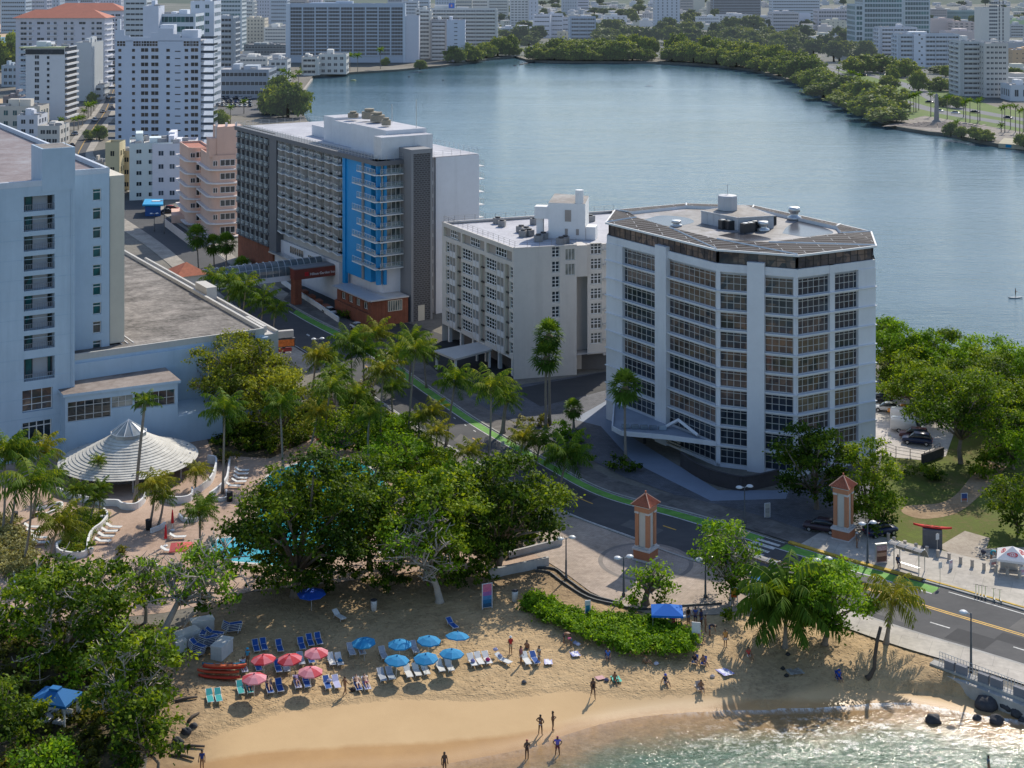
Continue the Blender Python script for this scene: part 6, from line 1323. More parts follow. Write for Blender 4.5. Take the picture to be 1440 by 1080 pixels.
def lobes_for(rx,ry,rz,cz,seed,n=7,low=True):
 rr=random.Random(seed);out=[(0,0,cz,rx*.5,ry*.5,rz*.5)];m=int(n*(2.3 if low else 2.0));sq=1.0
 for k in range(m):
  t=(k+.5)/m;el=1-t*(1.78 if low else 1.25);a=k*2.39996+rr.uniform(-.5,.5);c=math.sqrt(max(.05,1-el*el));f=rr.uniform(.58,.86);s=rr.uniform(.20,.37)
  out.append((math.cos(a)*rx*c*f,math.sin(a)*ry*c*f,cz+el*rz*rr.uniform(.62,.88),rx*s,ry*s,min(rx*.9,rz)*s*rr.uniform(.6,.85)))
 return out
def limbs(mb,base,top,lobes,r,seed,bare=0,wob=.3,tw=True):
 rr=random.Random(seed);base,top=Vector(base),Vector(top);mid=(base+top)/2+Vector((rr.uniform(-wob,wob),rr.uniform(-wob,wob),0))
 mb.tube([base,base+Vector((0,0,r*.8)),mid,top],[r*1.5,r*1.1,r*.85,r*.65],8)
 for L in lobes[1:]:
  e=Vector(L[:3]);v=e-top;m1=top+v*.45+Vector((rr.uniform(-wob,wob)*2,rr.uniform(-wob,wob)*2,v.length*.08));mb.tube([top-Vector((0,0,r)),m1,e],[r*.5,r*.32,r*.14],6)
  if tw:
   for q in range(3+bare):
    w_=Vector((rr.uniform(-1,1),rr.uniform(-1,1),rr.uniform(-.3,1))).normalized()*L[3]*rr.uniform(.7,1.2+.22*bare);s0=m1.lerp(e,rr.uniform(.2,1));s1=s0+w_*.5+Vector((rr.uniform(-.2,.2),rr.uniform(-.2,.2),.1));mb.tube([s0,s1,s0+w_],[r*.16+.015*bare,r*.1+.012*bare,r*.04+.008*bare],4)
    if bare:
     for z in range(3):
      w2=Vector((rr.uniform(-1,1),rr.uniform(-1,1),rr.uniform(-.4,1))).normalized()*rr.uniform(.5,1.3);s2=s0+w_*rr.uniform(.4,.95);mb.tube([s2,s2+w2*.55,s2+w2+Vector((0,0,.12))],[.06,.05,.03],3)
TS=[100]
def tree(label,base,cx,cy,w,h,kind='mid',name='tree',leaf=.36,dens=1.0,bare=0,r=None,n=7,group=None,clump=.5,cat='tree',bark=None,zb=0,dY=0,depth=1.0,low=True):
 TS[0]+=1;s=TS[0];bx,by=G(*base,zb);Yc=by+dY;k=PX(Yc);X=(cx-720)*k;cz=ZT(cy,Yc)-zb;rx,rz=w/2*k,h/2*k;cz=max(cz,rz*.8)
 root=thing(name,label,cat,(bx,by,zb),group=group);lb=lobes_for(rx,rx*depth,rz,cz,s,n,low);dx=X-bx
 lb=[(a+dx,b+dY,c,d,e,f)for a,b,c,d,e,f in lb]
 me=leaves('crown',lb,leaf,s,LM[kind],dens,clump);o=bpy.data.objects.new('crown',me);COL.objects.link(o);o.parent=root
 mb=MB();r=r or max(.14,rx*.055);th=max(.8,cz-rz*.55);limbs(mb,(0,0,-.1),(dx*.5,dY*.5,th),lb,r,s,bare);t=mb.build('trunk',[bark or(BARKB if bare>1 else BARK)],None,True);t.parent=root
 return root
def bush(label,cx,cy,w,h,kind='mid',leaf=.3,dens=1.1,name='bush',group=None,n=5,zb=0):
 TS[0]+=1;s=TS[0];k=PX(G(cx,cy+h*.4,zb)[1]);bx,by=G(cx,cy+h*.42,zb);rx,rz=w/2*k,h/2*k*.9
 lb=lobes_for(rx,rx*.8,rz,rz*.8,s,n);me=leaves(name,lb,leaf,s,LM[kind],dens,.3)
 o=bpy.data.objects.new(name,me);COL.objects.link(o);o.location=(bx,by,zb);return tag(o,label,'bush',group)
def frond(V,F,T,az,e0,droop,L,rg,wind,base=Vector((0,0,0)),st=20,lw=.11,tone=.5):
 p=base.copy();e=e0;d0=Vector((math.cos(az),math.sin(az),0));side=Vector((-d0.y,d0.x,0));ds=L/st;prev=p.copy();yaw=0
 for i in range(1,st+1):
  s=i/st;e=e0-droop*s*s;d=(d0*math.cos(e)+Vector((0,0,math.sin(e)))+wind*s*.5).normalized();q=p+d*ds
  w_=.05*(1.2-s);n0=len(V);V+=[p-side*w_,p+side*w_,q+side*w_,q-side*w_];F.append((n0,n0+1,n0+2,n0+3));T.append(min(1,tone+.18))
  ll=L*.27*math.sin(math.pi*(.10+.84*s))**.7*rg.uniform(.8,1.15)
  if s>.12:
   up=side.cross(d).normalized()
   for sg in(-1,1):
    ld=(side*sg*.95+d*.62-Vector((0,0,.42+.5*rg.random()))+wind*.45+up*.22).normalized();a=p+d*ds*rg.random();m_=a+ld*ll*.55+Vector((0,0,.03*ll));b=a+ld*ll-Vector((0,0,.17*ll));n0=len(V);wv=d*lw*.5
    V+=[a-wv,a+wv,m_+wv*1.1,m_-wv*1.1,b+wv*.2,b-wv*.2];F+=[(n0,n0+1,n0+2,n0+3),(n0+3,n0+2,n0+4,n0+5)];t=min(1,max(0,tone+rg.normal(0,.1)));T+=[t,t]
  p=q
def palm_crown(seed,L=3.6,n=20,wind=(.35,.05,-.05),kind='palm',st=18,lw=.12,nuts=True):
 rg=np.random.default_rng(seed);V,F,T=[],[],[]
 for k in range(n):
  f=k/n;az=k*2.39996+rg.uniform(-.2,.2);e0=R(78)-R(95)*f**.8+rg.uniform(-.1,.1);frond(V,F,T,az,e0,R(70)+rg.uniform(-.2,.35)-f*.3,L*rg.uniform(.82,1.08),rg,Vector(wind),Vector((0,0,.1)),st,lw,.58-.34*f+rg.uniform(-.1,.12))
 return np_mesh('crown',np.array([tuple(v)for v in V]),np.array([f if len(f)==4 else f for f in F]),LM[kind],[('tone','FACE',np.array(T))],False)
def fan_crown(seed,L=1.7,n=40,kind='fan'):
 rg=np.random.default_rng(seed);V,F,T=[],[],[]
 for k in range(n):
  f=k/n;az=k*2.39996+rg.uniform(-.2,.2);e=R(85)-R(150)*f;d=Vector((math.cos(az)*math.cos(e),math.sin(az)*math.cos(e),math.sin(e)));side=Vector((-math.sin(az),math.cos(az),0));c=d*L*rg.uniform(.5,.62);up=side.cross(d);n0=len(V)
  V+=[Vector((0,0,0))-side*.03,Vector((0,0,0))+side*.03,c+side*.03,c-side*.03];F.append((n0,n0+1,n0+2,n0+3));T.append(.5)
  for q in range(11):
   a=R(-105)+R(210)*q/10;ld=(d*math.cos(a)+side*math.sin(a)+up*.15*math.cos(3*q)).normalized();ll=L*.52*(1-.25*abs(q-5)/5);e1=c+ld*ll*.6;e2=c+ld*ll-Vector((0,0,.18*ll));wv=(ld.cross(up)).normalized()*.1;n0=len(V)
   V+=[c-wv*.3,c+wv*.3,e1+wv,e1-wv,e2+wv*.2,e2-wv*.2];F+=[(n0,n0+1,n0+2,n0+3),(n0+3,n0+2,n0+4,n0+5)];t=min(1,max(0,.68-.5*f+rg.normal(0,.1)));T+=[t,t]
 return np_mesh('crown',np.array([tuple(v)for v in V]),np.array(F),LM[kind],[('tone','FACE',np.array(T))],False)
PC={'coco':[palm_crown(k,3.6,23+k%3,(.38+.08*(k%2),.1,-.05))for k in range(4)],'cocow':[palm_crown(20+k,3.6,24,(.35,.05,-.08),'palmw')for k in range(3)],'royal':[palm_crown(40+k,3.6,16,(.12,0,0))for k in range(3)],'fan':[fan_crown(60+k,1.9,46)for k in range(3)],'shag':[palm_crown(70,3.7,44,(.1,-.1,-.12),'palm',22,.15)]}
PSPAN={'coco':3.15,'cocow':3.15,'royal':3.1,'fan':1.75,'shag':3.0}
BOOT=mat('palm_boot',(.22,.17,.10),.9,.3,2);NUT=mat('coconut',(.32,.26,.06),.6,.25,2)
PN=[0]
def palm(label,base,crown,w,kind='coco',bend=.5,group=None,rb=None,zb=0.0,name=None,nuts=True,dy=0,rot=None):
 PN[0]+=1;i=PN[0];bx,by=G(*base,zb);Yc=by+dy;k=PX(Yc);cx=(crown[0]-720)*k-bx;cz=ZT(crown[1],Yc)-zb;sc_l=w/2*k/PSPAN[kind]
 root=thing(name or('fan_palm' if kind=='fan' else 'palm_tree'),label,'palm tree',(bx,by,zb),group=group)
 rr=random.Random(i);r=rb or(.17 if kind!='fan' else .2);b1_=rr.uniform(-bend,bend);P=[];nS=9
 for q in range(nS+1):
  t=q/nS;P.append((cx*t+math.sin(t*math.pi)*b1_*.6*(1 if cx<=0 else-1),dy*t+math.sin(t*math.pi)*.15,cz*t-.05*(q==0)))
 rad=[r*1.75,r*1.2]+[r*(1.05-.35*q/nS)for q in range(2,nS+1)]
 mb=MB();mb.tube(P,rad,8)
 t=mb.build('trunk',[BARKP],None,True);t.parent=root
 cr=PC[kind][i%len(PC[kind])];o=inst('crown',cr,None,(cx,dy,cz),(rot if rot is not None else(rr.uniform(-.35,.35)if kind in('coco','cocow')else rr.uniform(0,6))));o.scale=(sc_l,)*3;o.parent=root
 if kind=='fan':
  mb=MB();mb.lathe((0,0,0),[(.2,-1.5*sc_l),(.45*sc_l,-1.2*sc_l),(.62*sc_l,-.5*sc_l),(.25,.2)],9);b_=mb.build('dead_skirt',[BOOT]);b_.location=(cx,dy,cz);b_.parent=root
 elif kind not in('royal',):
  mb=MB()
  for q in range(7):a=q*.9;mb.blob((math.cos(a)*.33*sc_l,math.sin(a)*.33*sc_l,-.28*sc_l-.1*(q%2)),(.15*sc_l,.15*sc_l,.19*sc_l),6)
  b_=mb.build('coconuts',[NUT],None,True);b_.location=(cx,dy,cz);b_.parent=root;b_['kind']='stuff'
 else:
  mb=MB();mb.tube([(0,0,-1.5*sc_l),(0,0,.2)],[.16,.14],8);b_=mb.build('crownshaft',[mat('crownshaft_green',(.13,.20,.05),.6,.15,2)],None,True);b_.location=(cx,dy,cz);b_.parent=root
 return root
 # --- palms in the hotel gardens
palm('tall windblown coconut palm at the edge of the silvery hedge',(33,795),(44,682),100,'coco',.6)
palm('coconut palm leaning over the stripe of grass between the loungers',(67,800),(83,738),84,'cocow',.4)
palm('coconut palm at the left edge of the view, tallest of that cluster',(4,752),(6,636),82,'coco',.4)
palm('slim coconut palm second in from the left edge',(14,748),(26,640),70,'coco',.4)
palm('coconut palm behind the tall windblown one, by the hotel wall',(47,728),(58,634),66,'cocow',.4)
palm('very tall thin palm before the round shingled roof',(190,708),(204,566),46,'royal',.3,rb=.24)
palm('coconut palm between the long wall and the red closed parasols',(210,742),(219,682),66,'cocow',.3);palm('shorter coconut palm touching the one beside the black bin',(222,742),(230,700),44,'coco',.3)
palm('lone coconut palm by the curved pool steps',(281,806),(281,720),56,'coco',.5)
palm('big coconut palm right of the round shingled roof',(313,694),(316,578),74,'coco',.3)
palm('coconut palm with a straight trunk beside the pool gate',(398,662),(394,570),62,'coco',.3)
palm('coconut palm on the lawn edge under the lime tree',(452,643),(464,548),62,'coco',.4);palm('leaning coconut palm crossing the one on the lawn edge',(432,642),(447,580),54,'cocow',.5)
palm('small coconut palm against the shingled cone',(132,686),(138,648),28,'coco',.2)
for k,(bx,by,cx,cy,w,tx)in enumerate(((93,745,104,690,40,'nearest the striped grass'),(113,742,117,692,40,'in the middle of the bed'),(139,728,141,687,38,'next to the curved white wall'),(104,752,112,722,44,'lowest, over the grass'),(126,735,134,702,36,'at the back of the bed'),(92,668,95,652,30,'by the terrace door'),(74,700,80,668,36,'near the hotel stair'))):
 palm('young palm in the curved garden bed, %s'%tx,(bx,by),(cx,cy),w,('coco','royal')[k%2],.2,group='young palms in the curved bed',nuts=False,rb=.12)
palm('bushy yellowish palm behind the curved planter',(275,688),(277,664),46,'cocow',.2,rb=.12);palm('low broad palm beside the black bin by the loungers',(284,722),(288,708),40,'coco',.2,rb=.1)
# --- palms along the avenue
AV=[((495,565),(492,482),62),((513,567),(511,495),60),((535,628),(539,522),68),((573,628),(584,492),66),((586,628),(588,590),44),((606,628),(608,580),52),((627,627),(640,536),66),((683,676),(690,546),78),((726,655),(735,616),54),((784,702),(798,640),78),((552,560),(556,500),60),((530,540),(528,470),60),((575,545),(578,478),54),((462,540),(458,505),56),((440,545),(446,500),50),((553,588),(552,545),50),((753,655),(760,622),56),((600,545),(596,496),48),((470,602),(474,528),58),((520,655),(520,585),52),((655,682),(660,636),50),((702,705),(706,655),50),((492,614),(502,556),54),((612,662),(614,608),50)]
AVT=['first in the row from the billboard','twin of the first','with a slim trunk crossing the avenue','tallest in the kerb row','short one over the hedge','low one above the sea grapes','bent toward the porch','wide crown beside the planter','low, near the flower bed','leaning at the road bend','in the dense clump before the brick podium','rear of the dense clump','right side of the dense clump','beside the lime tree','next to the billboard','half hidden at the garden wall','spreading over the bike lane','at the driveway mouth','rising between lime tree and kerb','over the pool thicket','low one at the bend','last before the plaza','inside the garden edge','beside the low twin trunks']
for k,(b_,c,w)in enumerate(AV):palm('coconut palm along the avenue, %s'%AVT[k],b_,c,w,('coco','coco','cocow')[k%3],.5,group='coconut palms lining the avenue')
palm('fan palm rising above its twin before the cream block',(773,598),(772,470),44,'fan',.15);palm('fan palm, the lower of the pair in the flower bed',(768,602),(768,502),46,'fan',.15);palm('small dark fan palm on the entrance apron',(807,604),(806,575),30,'fan',.1);palm('fan palm in a round bed before the faceted tower',(880,650),(879,544),50,'fan',.2)
palm('stout palm in a pot bed at the kerb',(707,610),(712,562),56,'coco',.1,rb=.32)
for k,(b_,c,w,kd)in enumerate((((318,470),(322,398),60,'royal'),((340,475),(346,405),64,'royal'),((362,480),(370,425),60,'royal'),((384,485),(388,436),46,'royal'),((300,450),(300,390),46,'royal'),((340,460),(336,418),50,'royal'),((280,390),(277,332),34,'fan'),((302,388),(300,344),30,'fan'),((318,395),(318,342),32,'fan'),((340,420),(340,374),28,'fan'))):
 palm(['dense green palm behind the long roof parapet, ','fan palm by the footbridge, '][kd=='fan']+['leftmost tall one','centre','drooping','nearest the road','by the tiled roof','in the thick of the clump','before the pink block','between two others','closest to the grey hotel','on the bridge itself'][k],b_,c,w,kd,.3,group='palms behind the podium')
 # --- the beach palms
palm('great shaggy coconut palm on the sand before the round tree',(1104,912),(1106,850),138,'shag',.2,rb=.24,zb=-.4,rot=-.6);palm('curved coconut palm beside the seawall',(1246,906),(1257,842),96,'cocow',.5,rb=.24,zb=-.1,rot=.3)
bx,by,bz=B(1226,953);t=thing('dead_palm','bare dead palm trunk standing crooked in the sand','palm tree',(bx,by,bz));k=PX(by);mb=MB();mb.tube([(-.55,0,-.1),(-.2,0,.15),(.25,0,1.0),(.35,.1,2.2),(.6,.15,3.8),(.95,.2,5.1)],[.32,.26,.2,.19,.18,.17],9);o=mb.build('trunk',[BARKD],None,True);o.parent=t
# --- broadleaf trees
tree('great dark sea grape tree over the pool',(415,838),420,744,228,202,'dark',leaf=.40,dens=1.0,n=9,r=.5)
tree('dark leafy tree in the middle between pool and plaza',(610,822),600,738,195,165,'mid',leaf=.40,dens=.95,n=9,r=.4)
tree('spreading dark tree above the concrete wall',(700,800),706,722,205,160,'dark',leaf=.40,dens=.95,n=8,r=.4)
tree('dark leafy tree at the foot of the lower garden',(222,1085),205,1030,96,120,'dark',leaf=.38,dens=.9,zb=-.2);tree('half bare tree with pale twigs before the dark leafy tree',(618,846),588,772,130,108,'bright',leaf=.36,dens=.26,bare=4,r=.42,dY=-1.5)
tree('leafy tree behind the half bare one, near the pool end',(520,800),510,718,165,160,'dark',leaf=.40,dens=.9)
tree('sea grape leaning out over the beach storage',(215,925),288,812,150,74,'bright',leaf=.40,dens=.36,bare=3,r=.42,dY=4)
tree('tangled sea grape covering the lower garden',(90,925),88,872,220,155,'mid',leaf=.40,dens=.8,bare=2,n=9,r=.35)
tree('bushy sea grape over the blue cabana',(175,1035),188,968,150,185,'mid',leaf=.40,dens=.8,bare=2,n=9,zb=-.3)
tree('sea grape with bleached branches behind the tangled one',(205,875),195,820,110,70,'bright',leaf=.38,dens=.42,bare=3)
tree('dark thicket in the bottom corner',(-8,1080),-8,1010,96,140,'dark',leaf=.36,dens=.8);tree('bright bush tree at the bottom edge',(62,1115),60,1078,120,66,'bright',leaf=.34,dens=.9)
tree('sprawling lime green tree against the hotel podium',(372,600),338,525,165,118,'yellow',leaf=.34,dens=.65,bare=1,n=9,r=.34);tree('second lime green tree lower on the garden side',(400,625),392,570,125,118,'yellow',leaf=.34,dens=.7,n=7,r=.28)
tree('sea grape with a bare top beside the far bus shelter',(1030,842),1025,786,96,112,'bright',leaf=.32,dens=.85,bare=2,r=.34);tree('round glossy tree behind the great shaggy palm',(1160,905),1162,842,142,118,'bright',leaf=.34,dens=.9,n=9,r=.3)
tree('pruned sea grape with cut limbs on the plaza edge',(908,850),915,815,66,50,'bright',leaf=.34,dens=.5,bare=0,r=.42)
tree('dark tree hiding the foot of the faceted tower',(1148,716),1142,656,122,130,'dark',leaf=.36,dens=.9,n=8);tree('sunlit tree right of the dark one by the pillar',(1222,738),1220,680,100,140,'mid',leaf=.36,dens=.85,n=8);tree('lower leafy tree between pillar and grass',(1238,752),1235,720,70,60,'mid',leaf=.36,dens=.6)
tree('wide park tree with a forked trunk on the grass',(1351,652),1352,582,182,120,'mid',leaf=.34,dens=.7,n=10,r=.36,low=False);tree('round dark tree at the edge of the view by the drinks tent',(1432,752),1430,712,86,92,'dark',leaf=.34,dens=.9)
for k,(bx,by,cx,cy,w,h,kd,tx)in enumerate(((1262,535),(1262,492),(0,0)))if False else enumerate(((1258,545,1256,492,84,90,'bright','against the faceted tower'),(1300,548,1300,505,86,70,'bright','second from the tower'),(1290,585,1288,545,90,70,'mid','pale one over the parked cars'),(1345,560,1344,515,80,62,'bright','in the middle'),(1390,565,1392,528,90,80,'mid','dense one'),(1436,570,1432,535,90,90,'bright','at the edge of the view'),(1412,625,1420,600,70,60,'dark','in the shade by the path'),(1340,600,1345,545,90,70,'mid','behind the park tree'),(1245,520,1246,470,50,46,'bright','topmost beside the tower'),(1325,540,1322,505,100,70,'mid','broad one at the water'),(1400,550,1398,512,100,66,'bright','broad one right of the middle'),(1385,590,1385,552,110,76,'dark','deep green one behind the park tree'),(1440,630,1436,580,90,90,'mid','tall one by the path end'),(1275,560,1272,520,80,60,'mid','one above the parked cars'),(1425,660,1425,628,70,56,'bright','lowest one at the path'))):
 tree('leafy shore tree on the lagoon bank, %s'%tx,(bx,by),cx,cy,w*1.12,h*1.1,kd,leaf=.34,dens=.9,group='trees along the near lagoon bank')
palm('palm poking above the shore trees by the faceted tower',(1246,530),(1247,462),36,'coco',.2)
tree('leafy understorey tree between pool and avenue',(560,680),558,640,115,64,'bright',leaf=.36,dens=.5);tree('green garden tree along the kerb under the avenue palms',(650,715),648,676,110,56,'bright',leaf=.36,dens=.5);tree('dense garden tree where the kerb meets the plaza',(735,745),740,712,80,56,'mid',leaf=.36,dens=.5);tree('low garden tree behind the pool',(475,650),478,610,90,66,'mid',leaf=.36,dens=.5)
for k,(cx,cy,w,h,kd,tx)in enumerate(((505,545,62,50,'silver','silvery bush by the bend of the avenue'),(545,600,100,62,'bright','bright broadleaf thicket behind the pool'),(610,655,110,60,'mid','green thicket along the kerb'),(690,660,60,45,'bright','light green bush at the kerb under the wide palm'),(480,610,70,50,'mid','low thicket by the pool slide'),(560,660,90,60,'dark','dark thicket below the avenue palms'),(736,590,24,20,'silver','pale clipped bush in the flower bed'),(762,590,34,22,'olive','rusty green shrub in the flower bed'),(785,605,44,36,'bright','bright clipped shrub in the flower bed'),(810,612,40,24,'bright','lime bush at the corner of the flower bed'),(800,640,70,30,'mid','mixed shrubs by the crossing lane'),(878,652,50,24,'dark','round dark hedge under the fan palm'),(886,846,40,32,'bright','clipped bush under the plaza lamp'),(932,842,30,24,'mid','flowering bush under the pruned tree'),(1023,862,24,26,'dark','small dark bush on the sand'),(322,640,44,26,'olive','golden bush behind the loungers'),(222,885,44,36,'bright','round bush beside the storage boxes'),(105,960,44,50,'bright','strap leaved plant beside the cabana'),(40,1010,80,70,'dark','dark undergrowth left of the cabana'),(1410,630,44,26,'mid','low bush at the bend of the dirt path'),(1375,660,50,30,'dark','shaded bush beside the dirt path'),(20,870,90,50,'bright','bright foliage at the left edge'),(170,775,20,14,'olive','small potted plant by the steps'),(490,440,40,16,'dark','dark planting at the hotel driveway'),(548,437,34,14,'dark','dark planting on the podium corner'),(520,470,60,26,'mid','planting at the driveway mouth'),(440,690,60,40,'mid','bush by the pool rim'),(560,770,60,50,'mid','low growth under the half bare tree'),(392,788,100,64,'dark','dark shrub filling the pool end under the great tree'),(455,800,90,56,'dark','dark shrub at the foot of the great tree'),(540,810,80,40,'dark','dark shrub between the two big trunks'),(660,805,90,44,'dark','dark shrub under the spreading tree'),(1300,660,60,30,'dark','scrub at the car park wall'),(1395,645,60,36,'dark','scrub beside the dirt path under the park tree'))):
 bush(tx,cx,cy,w,h,kd,.32,.8)
def hedge(label,poly,h,kind,leaf=.26,name='hedge',dens=1.6,kindtag=None,zf=None,seed=1):
 rg=np.random.default_rng(seed);P=np.array(poly);x0,y0=P.min(0);x1,y1=P.max(0);pts=[]
 def inside(x,y):
  c=False;j=len(P)-1
  for i in range(len(P)):
   if(P[i][1]>y)!=(P[j][1]>y)and x<(P[j][0]-P[i][0])*(y-P[i][1])/(P[j][1]-P[i][1])+P[i][0]:c=not c
   j=i
  return c
 for x in np.arange(x0,x1,.75):
  for y in np.arange(y0,y1,.75):a,b_=x+rg.uniform(-.25,.25),y+rg.uniform(-.25,.25);pts.append((a,b_,inside(a,b_)))
 lb=[(x,y,h*.45+(zf(x,y)if zf else 0),.62,.62,h*.55*rg.uniform(.7,1.2))for x,y,k in pts if k]
 c=np.mean([l[:3]for l in lb],0);lb=[(a-c[0],b-c[1],z,d,e,f)for a,b,z,d,e,f in lb]
 me=leaves(name,[(a,b,z+3,d,e,f)for a,b,z,d,e,f in lb],leaf,seed,LM[kind],dens,.28);o=bpy.data.objects.new(name,me);COL.objects.link(o);o.location=(c[0],c[1],-3);return tag(o,label,'hedge')
hedge('long beach scrub hedge between plaza and sand',gl([(733,850),(760,842),(800,866),(850,875),(910,880),(960,888),(978,905),(970,925),(900,928),(850,912),(800,893),(752,872)],-.2),1.0,'bright',.28,dens=1.3,seed=5)
hedge('silvery sea lavender hedge at the left garden',gl([(-30,735),(20,735),(40,765),(60,805),(30,820),(-30,800)]),1.3,'silver',.28,dens=.6,seed=6)
hedge('strip of clipped grass bed inside the curved white wall',gl([(110,720),(148,720),(150,735),(128,752),(118,780),(86,780),(84,765),(100,745)]),.5,'mid',.16,dens=.6,seed=7)
for k,(pl,tx)in enumerate((([(472,548),(520,570),(575,602),(640,655),(600,690),(540,668),(490,620)],'tangled green ground cover between avenue kerb and pool'),([(285,604),(340,590),(420,575),(463,562),(468,600),(430,625),(380,640),(300,632)],'shaded ground cover under the lime green trees'),([(610,690),(700,705),(762,762),(690,790),(640,760)],'dark ground cover beneath the spreading tree'),([(-60,905),(60,880),(150,880),(222,900),(214,990),(196,1080),(120,1140),(-60,1140)],'leaf litter and low growth under the sea grapes'))):
 o=hedge(tx,gl(pl),(1.3,.9,.8,.45)[k],('mid','dark','dark','olive')[k],.38,'ground_cover',.42,seed=20+k);o['kind']='stuff'
 # --- far trees: shared crowns
def unit_tree(seed,kind,leaf,n):
 lb=lobes_for(4,4,3.0,2.3 if kind=='far' else 3.6,seed,7);return leaves('crown',lb,leaf,seed,LM[kind],n=n,clump=.5)
UT_={'far':[unit_tree(500+k,'far',.62,6500)for k in range(5)],'fard':[unit_tree(520+k,'fard',.95,2600)for k in range(5)]}
mb=MB();mb.tube([(0,0,-.2),(.1,0,1.5),(0,.1,4)],[.4,.28,.2],6)
for k in range(4):mb.tube([(0,0,2.2),(math.cos(k*1.6)*1.4,math.sin(k*1.6)*1.4,4)],[.18,.08],5)
UTR=mb.mesh('trunk',[BARKD],True);FN=[0]
def far_tree(px,py,w,h,kind,label,group,name='tree'):
 FN[0]+=1;rr=random.Random(FN[0]);X,Y=G(px,py);k=PX(Y);s=w*k/8.2;sz=h*k/(5.6 if kind=='far' else 6.8)
 root=thing(name,label,'tree',(X,Y,0),rr.uniform(0,6),group=group);root.scale=(s,s,sz)
 o=inst('crown',UT_[kind][FN[0]%5]);o.parent=root;t=inst('trunk',UTR);t.parent=root;return root
SL=[(640,89,30,24),(655,87,28,26),(668,86,30,24),(684,82,30,22),(700,80,34,28),(716,79,30,30),(722,79,24,16)]
mg=[(a,b-1,rr_w,rr_h)for a,b,rr_w,rr_h in SL]
LS=[(745,84),(770,85),(800,85.5),(840,85.5),(880,85.5),(915,86),(940,86.5),(985,89),(1030,93),(1062,97.5),(1104,109),(1125,115),(1151,131),(1170,142),(1207,155),(1240,168),(1258,176)]
rr=random.Random(3)
for(a,b_),(c,d)in zip(LS[:-1],LS[1:]):
 n=max(1,int((c-a)/13))
 for q in range(n):
  t=(q+.5)/n;x,y=a+(c-a)*t,b_+(d-b_)*t;sc_k=(y+48)/133
  if 926<x<934:continue
  mg.append((x+rr.uniform(-3,3),y-.6,rr.uniform(26,46)*sc_k**.7,rr.uniform(15,29)*sc_k**.5))
  if x<1245:mg.append((x+rr.uniform(-3,8)+(4 if x>1000 else 0),y-rr.uniform(3,5)*(1 if x<1000 else 1.7),rr.uniform(28,50)*sc_k**.7,rr.uniform(19,36)*sc_k**.5))
for x,y,w_,h_ in mg:far_tree(x,y,w_,h_,'far','rounded mangrove tree standing at the water on the far lagoon shore','mangroves along the far shore','mangrove')
for x,y,w_,h_ in((1337,191,22,20),(1352,193,22,16),(1372,196,26,18),(1386,198,24,16),(1440,206,26,20),(1455,208,30,24)):far_tree(x,y,w_,h_,'far','low mangrove clump against the lagoon wall by the obelisk','mangroves by the promenade','mangrove')
def scatter(n,x0,x1,y0,y1,w0,w1,label,group,seed,kind='fard',ok=None):
 rr=random.Random(seed)
 for _ in range(n):
  x,y=rr.uniform(x0,x1),rr.uniform(y0,y1);
  if ok and not ok(x,y):continue
  k=((y+48)/110)**.8;far_tree(x,y,rr.uniform(w0,w1)*k,rr.uniform(w0,w1)*.8*k,kind,label,group)
scatter(46,845,1085,48,74,22,40,'broad crowned tree in the park behind the far mangroves','park trees behind the mangroves',1)
scatter(26,1000,1120,62,84,22,36,'dark tree between far mangroves and the boulevard','trees by the far boulevard',2)
scatter(26,1085,1235,60,90,18,34,'street tree in front of the teal glass tower','trees before the glass tower',3)
scatter(60,690,1000,4,50,14,30,'tree among the low houses of the far quarter','trees in the far quarter',4)
scatter(44,1000,1460,2,44,14,26,'tree among roofs below the wooded ridge','trees below the ridge',5)
scatter(12,680,760,30,78,20,34,'tree behind the cove by the banded condominium','trees behind the cove',6)
scatter(16,440,680,55,100,10,20,'garden tree at the foot of the lagoon condominiums','trees below the condominiums',7,'far',lambda x,y:abs(y-(104-(x-440)*.075))<5)
for x,y,w_,h_,tx in((405,166,56,52,'broad mangrove mass at the corner of the lagoon'),(385,160,46,40,'rounded tree beside the car park'),(420,158,34,36,'mangrove leaning over the lagoon corner'),(395,150,40,44,'tall tree behind the mangrove mass'),(436,105,26,20,'dark round tree by the small waterside apartments'),(308,178,30,24,'light green tree beside the scalloped tower'),(130,143,14,14,'round clipped street tree by the shops'),(8,100,44,50,'palm thicket by the ocean at the left edge'),(20,85,30,40,'dark wooded headland at the left edge'),(140,197,22,22,'street tree shading the avenue bend'),(125,196,18,14,'low street tree on the avenue')):far_tree(x,y,w_,h_,'far',tx,None)
for x,y,w_,h_,tx in((1272,108,40,26,'wide flat crowned tree by the boulevard'),(1255,112,18,18,'small tree beside the wide flat crowned one'),(1250,126,28,20,'round tree on the boulevard median'),(1292,128,26,30,'dark tree right of the median'),(1330,108,18,16,'tree on the lawn before the rounded condominium'),(1322,128,34,20,'low thicket on the lawn'),(1345,128,20,18,'shrubby tree by the rounded condominium'),(1330,104,44,12,'yellowish flat tree below the long condominium'),(1425,112,26,18,'green clump beside the orange tan block'),(1210,104,50,28,'dark tree group left of the boulevard'),(1240,102,46,26,'dark tree group right of the glass tower'),(1326,150,20,14,'small park tree on the grass'),(1272,138,14,14,'small tree on the boulevard median strip'),(1345,152,24,18,'olive tree in the palm row')):far_tree(x,y,w_,h_,'far',tx,None)
UPC=palm_crown(90,3.6,13,(.1,0,0),'fan',7,.34);mb=MB();mb.tube([(0,0,0),(0,0,1)],[.22,.15],6);UPT=mb.mesh('trunk',[BARKP],True)
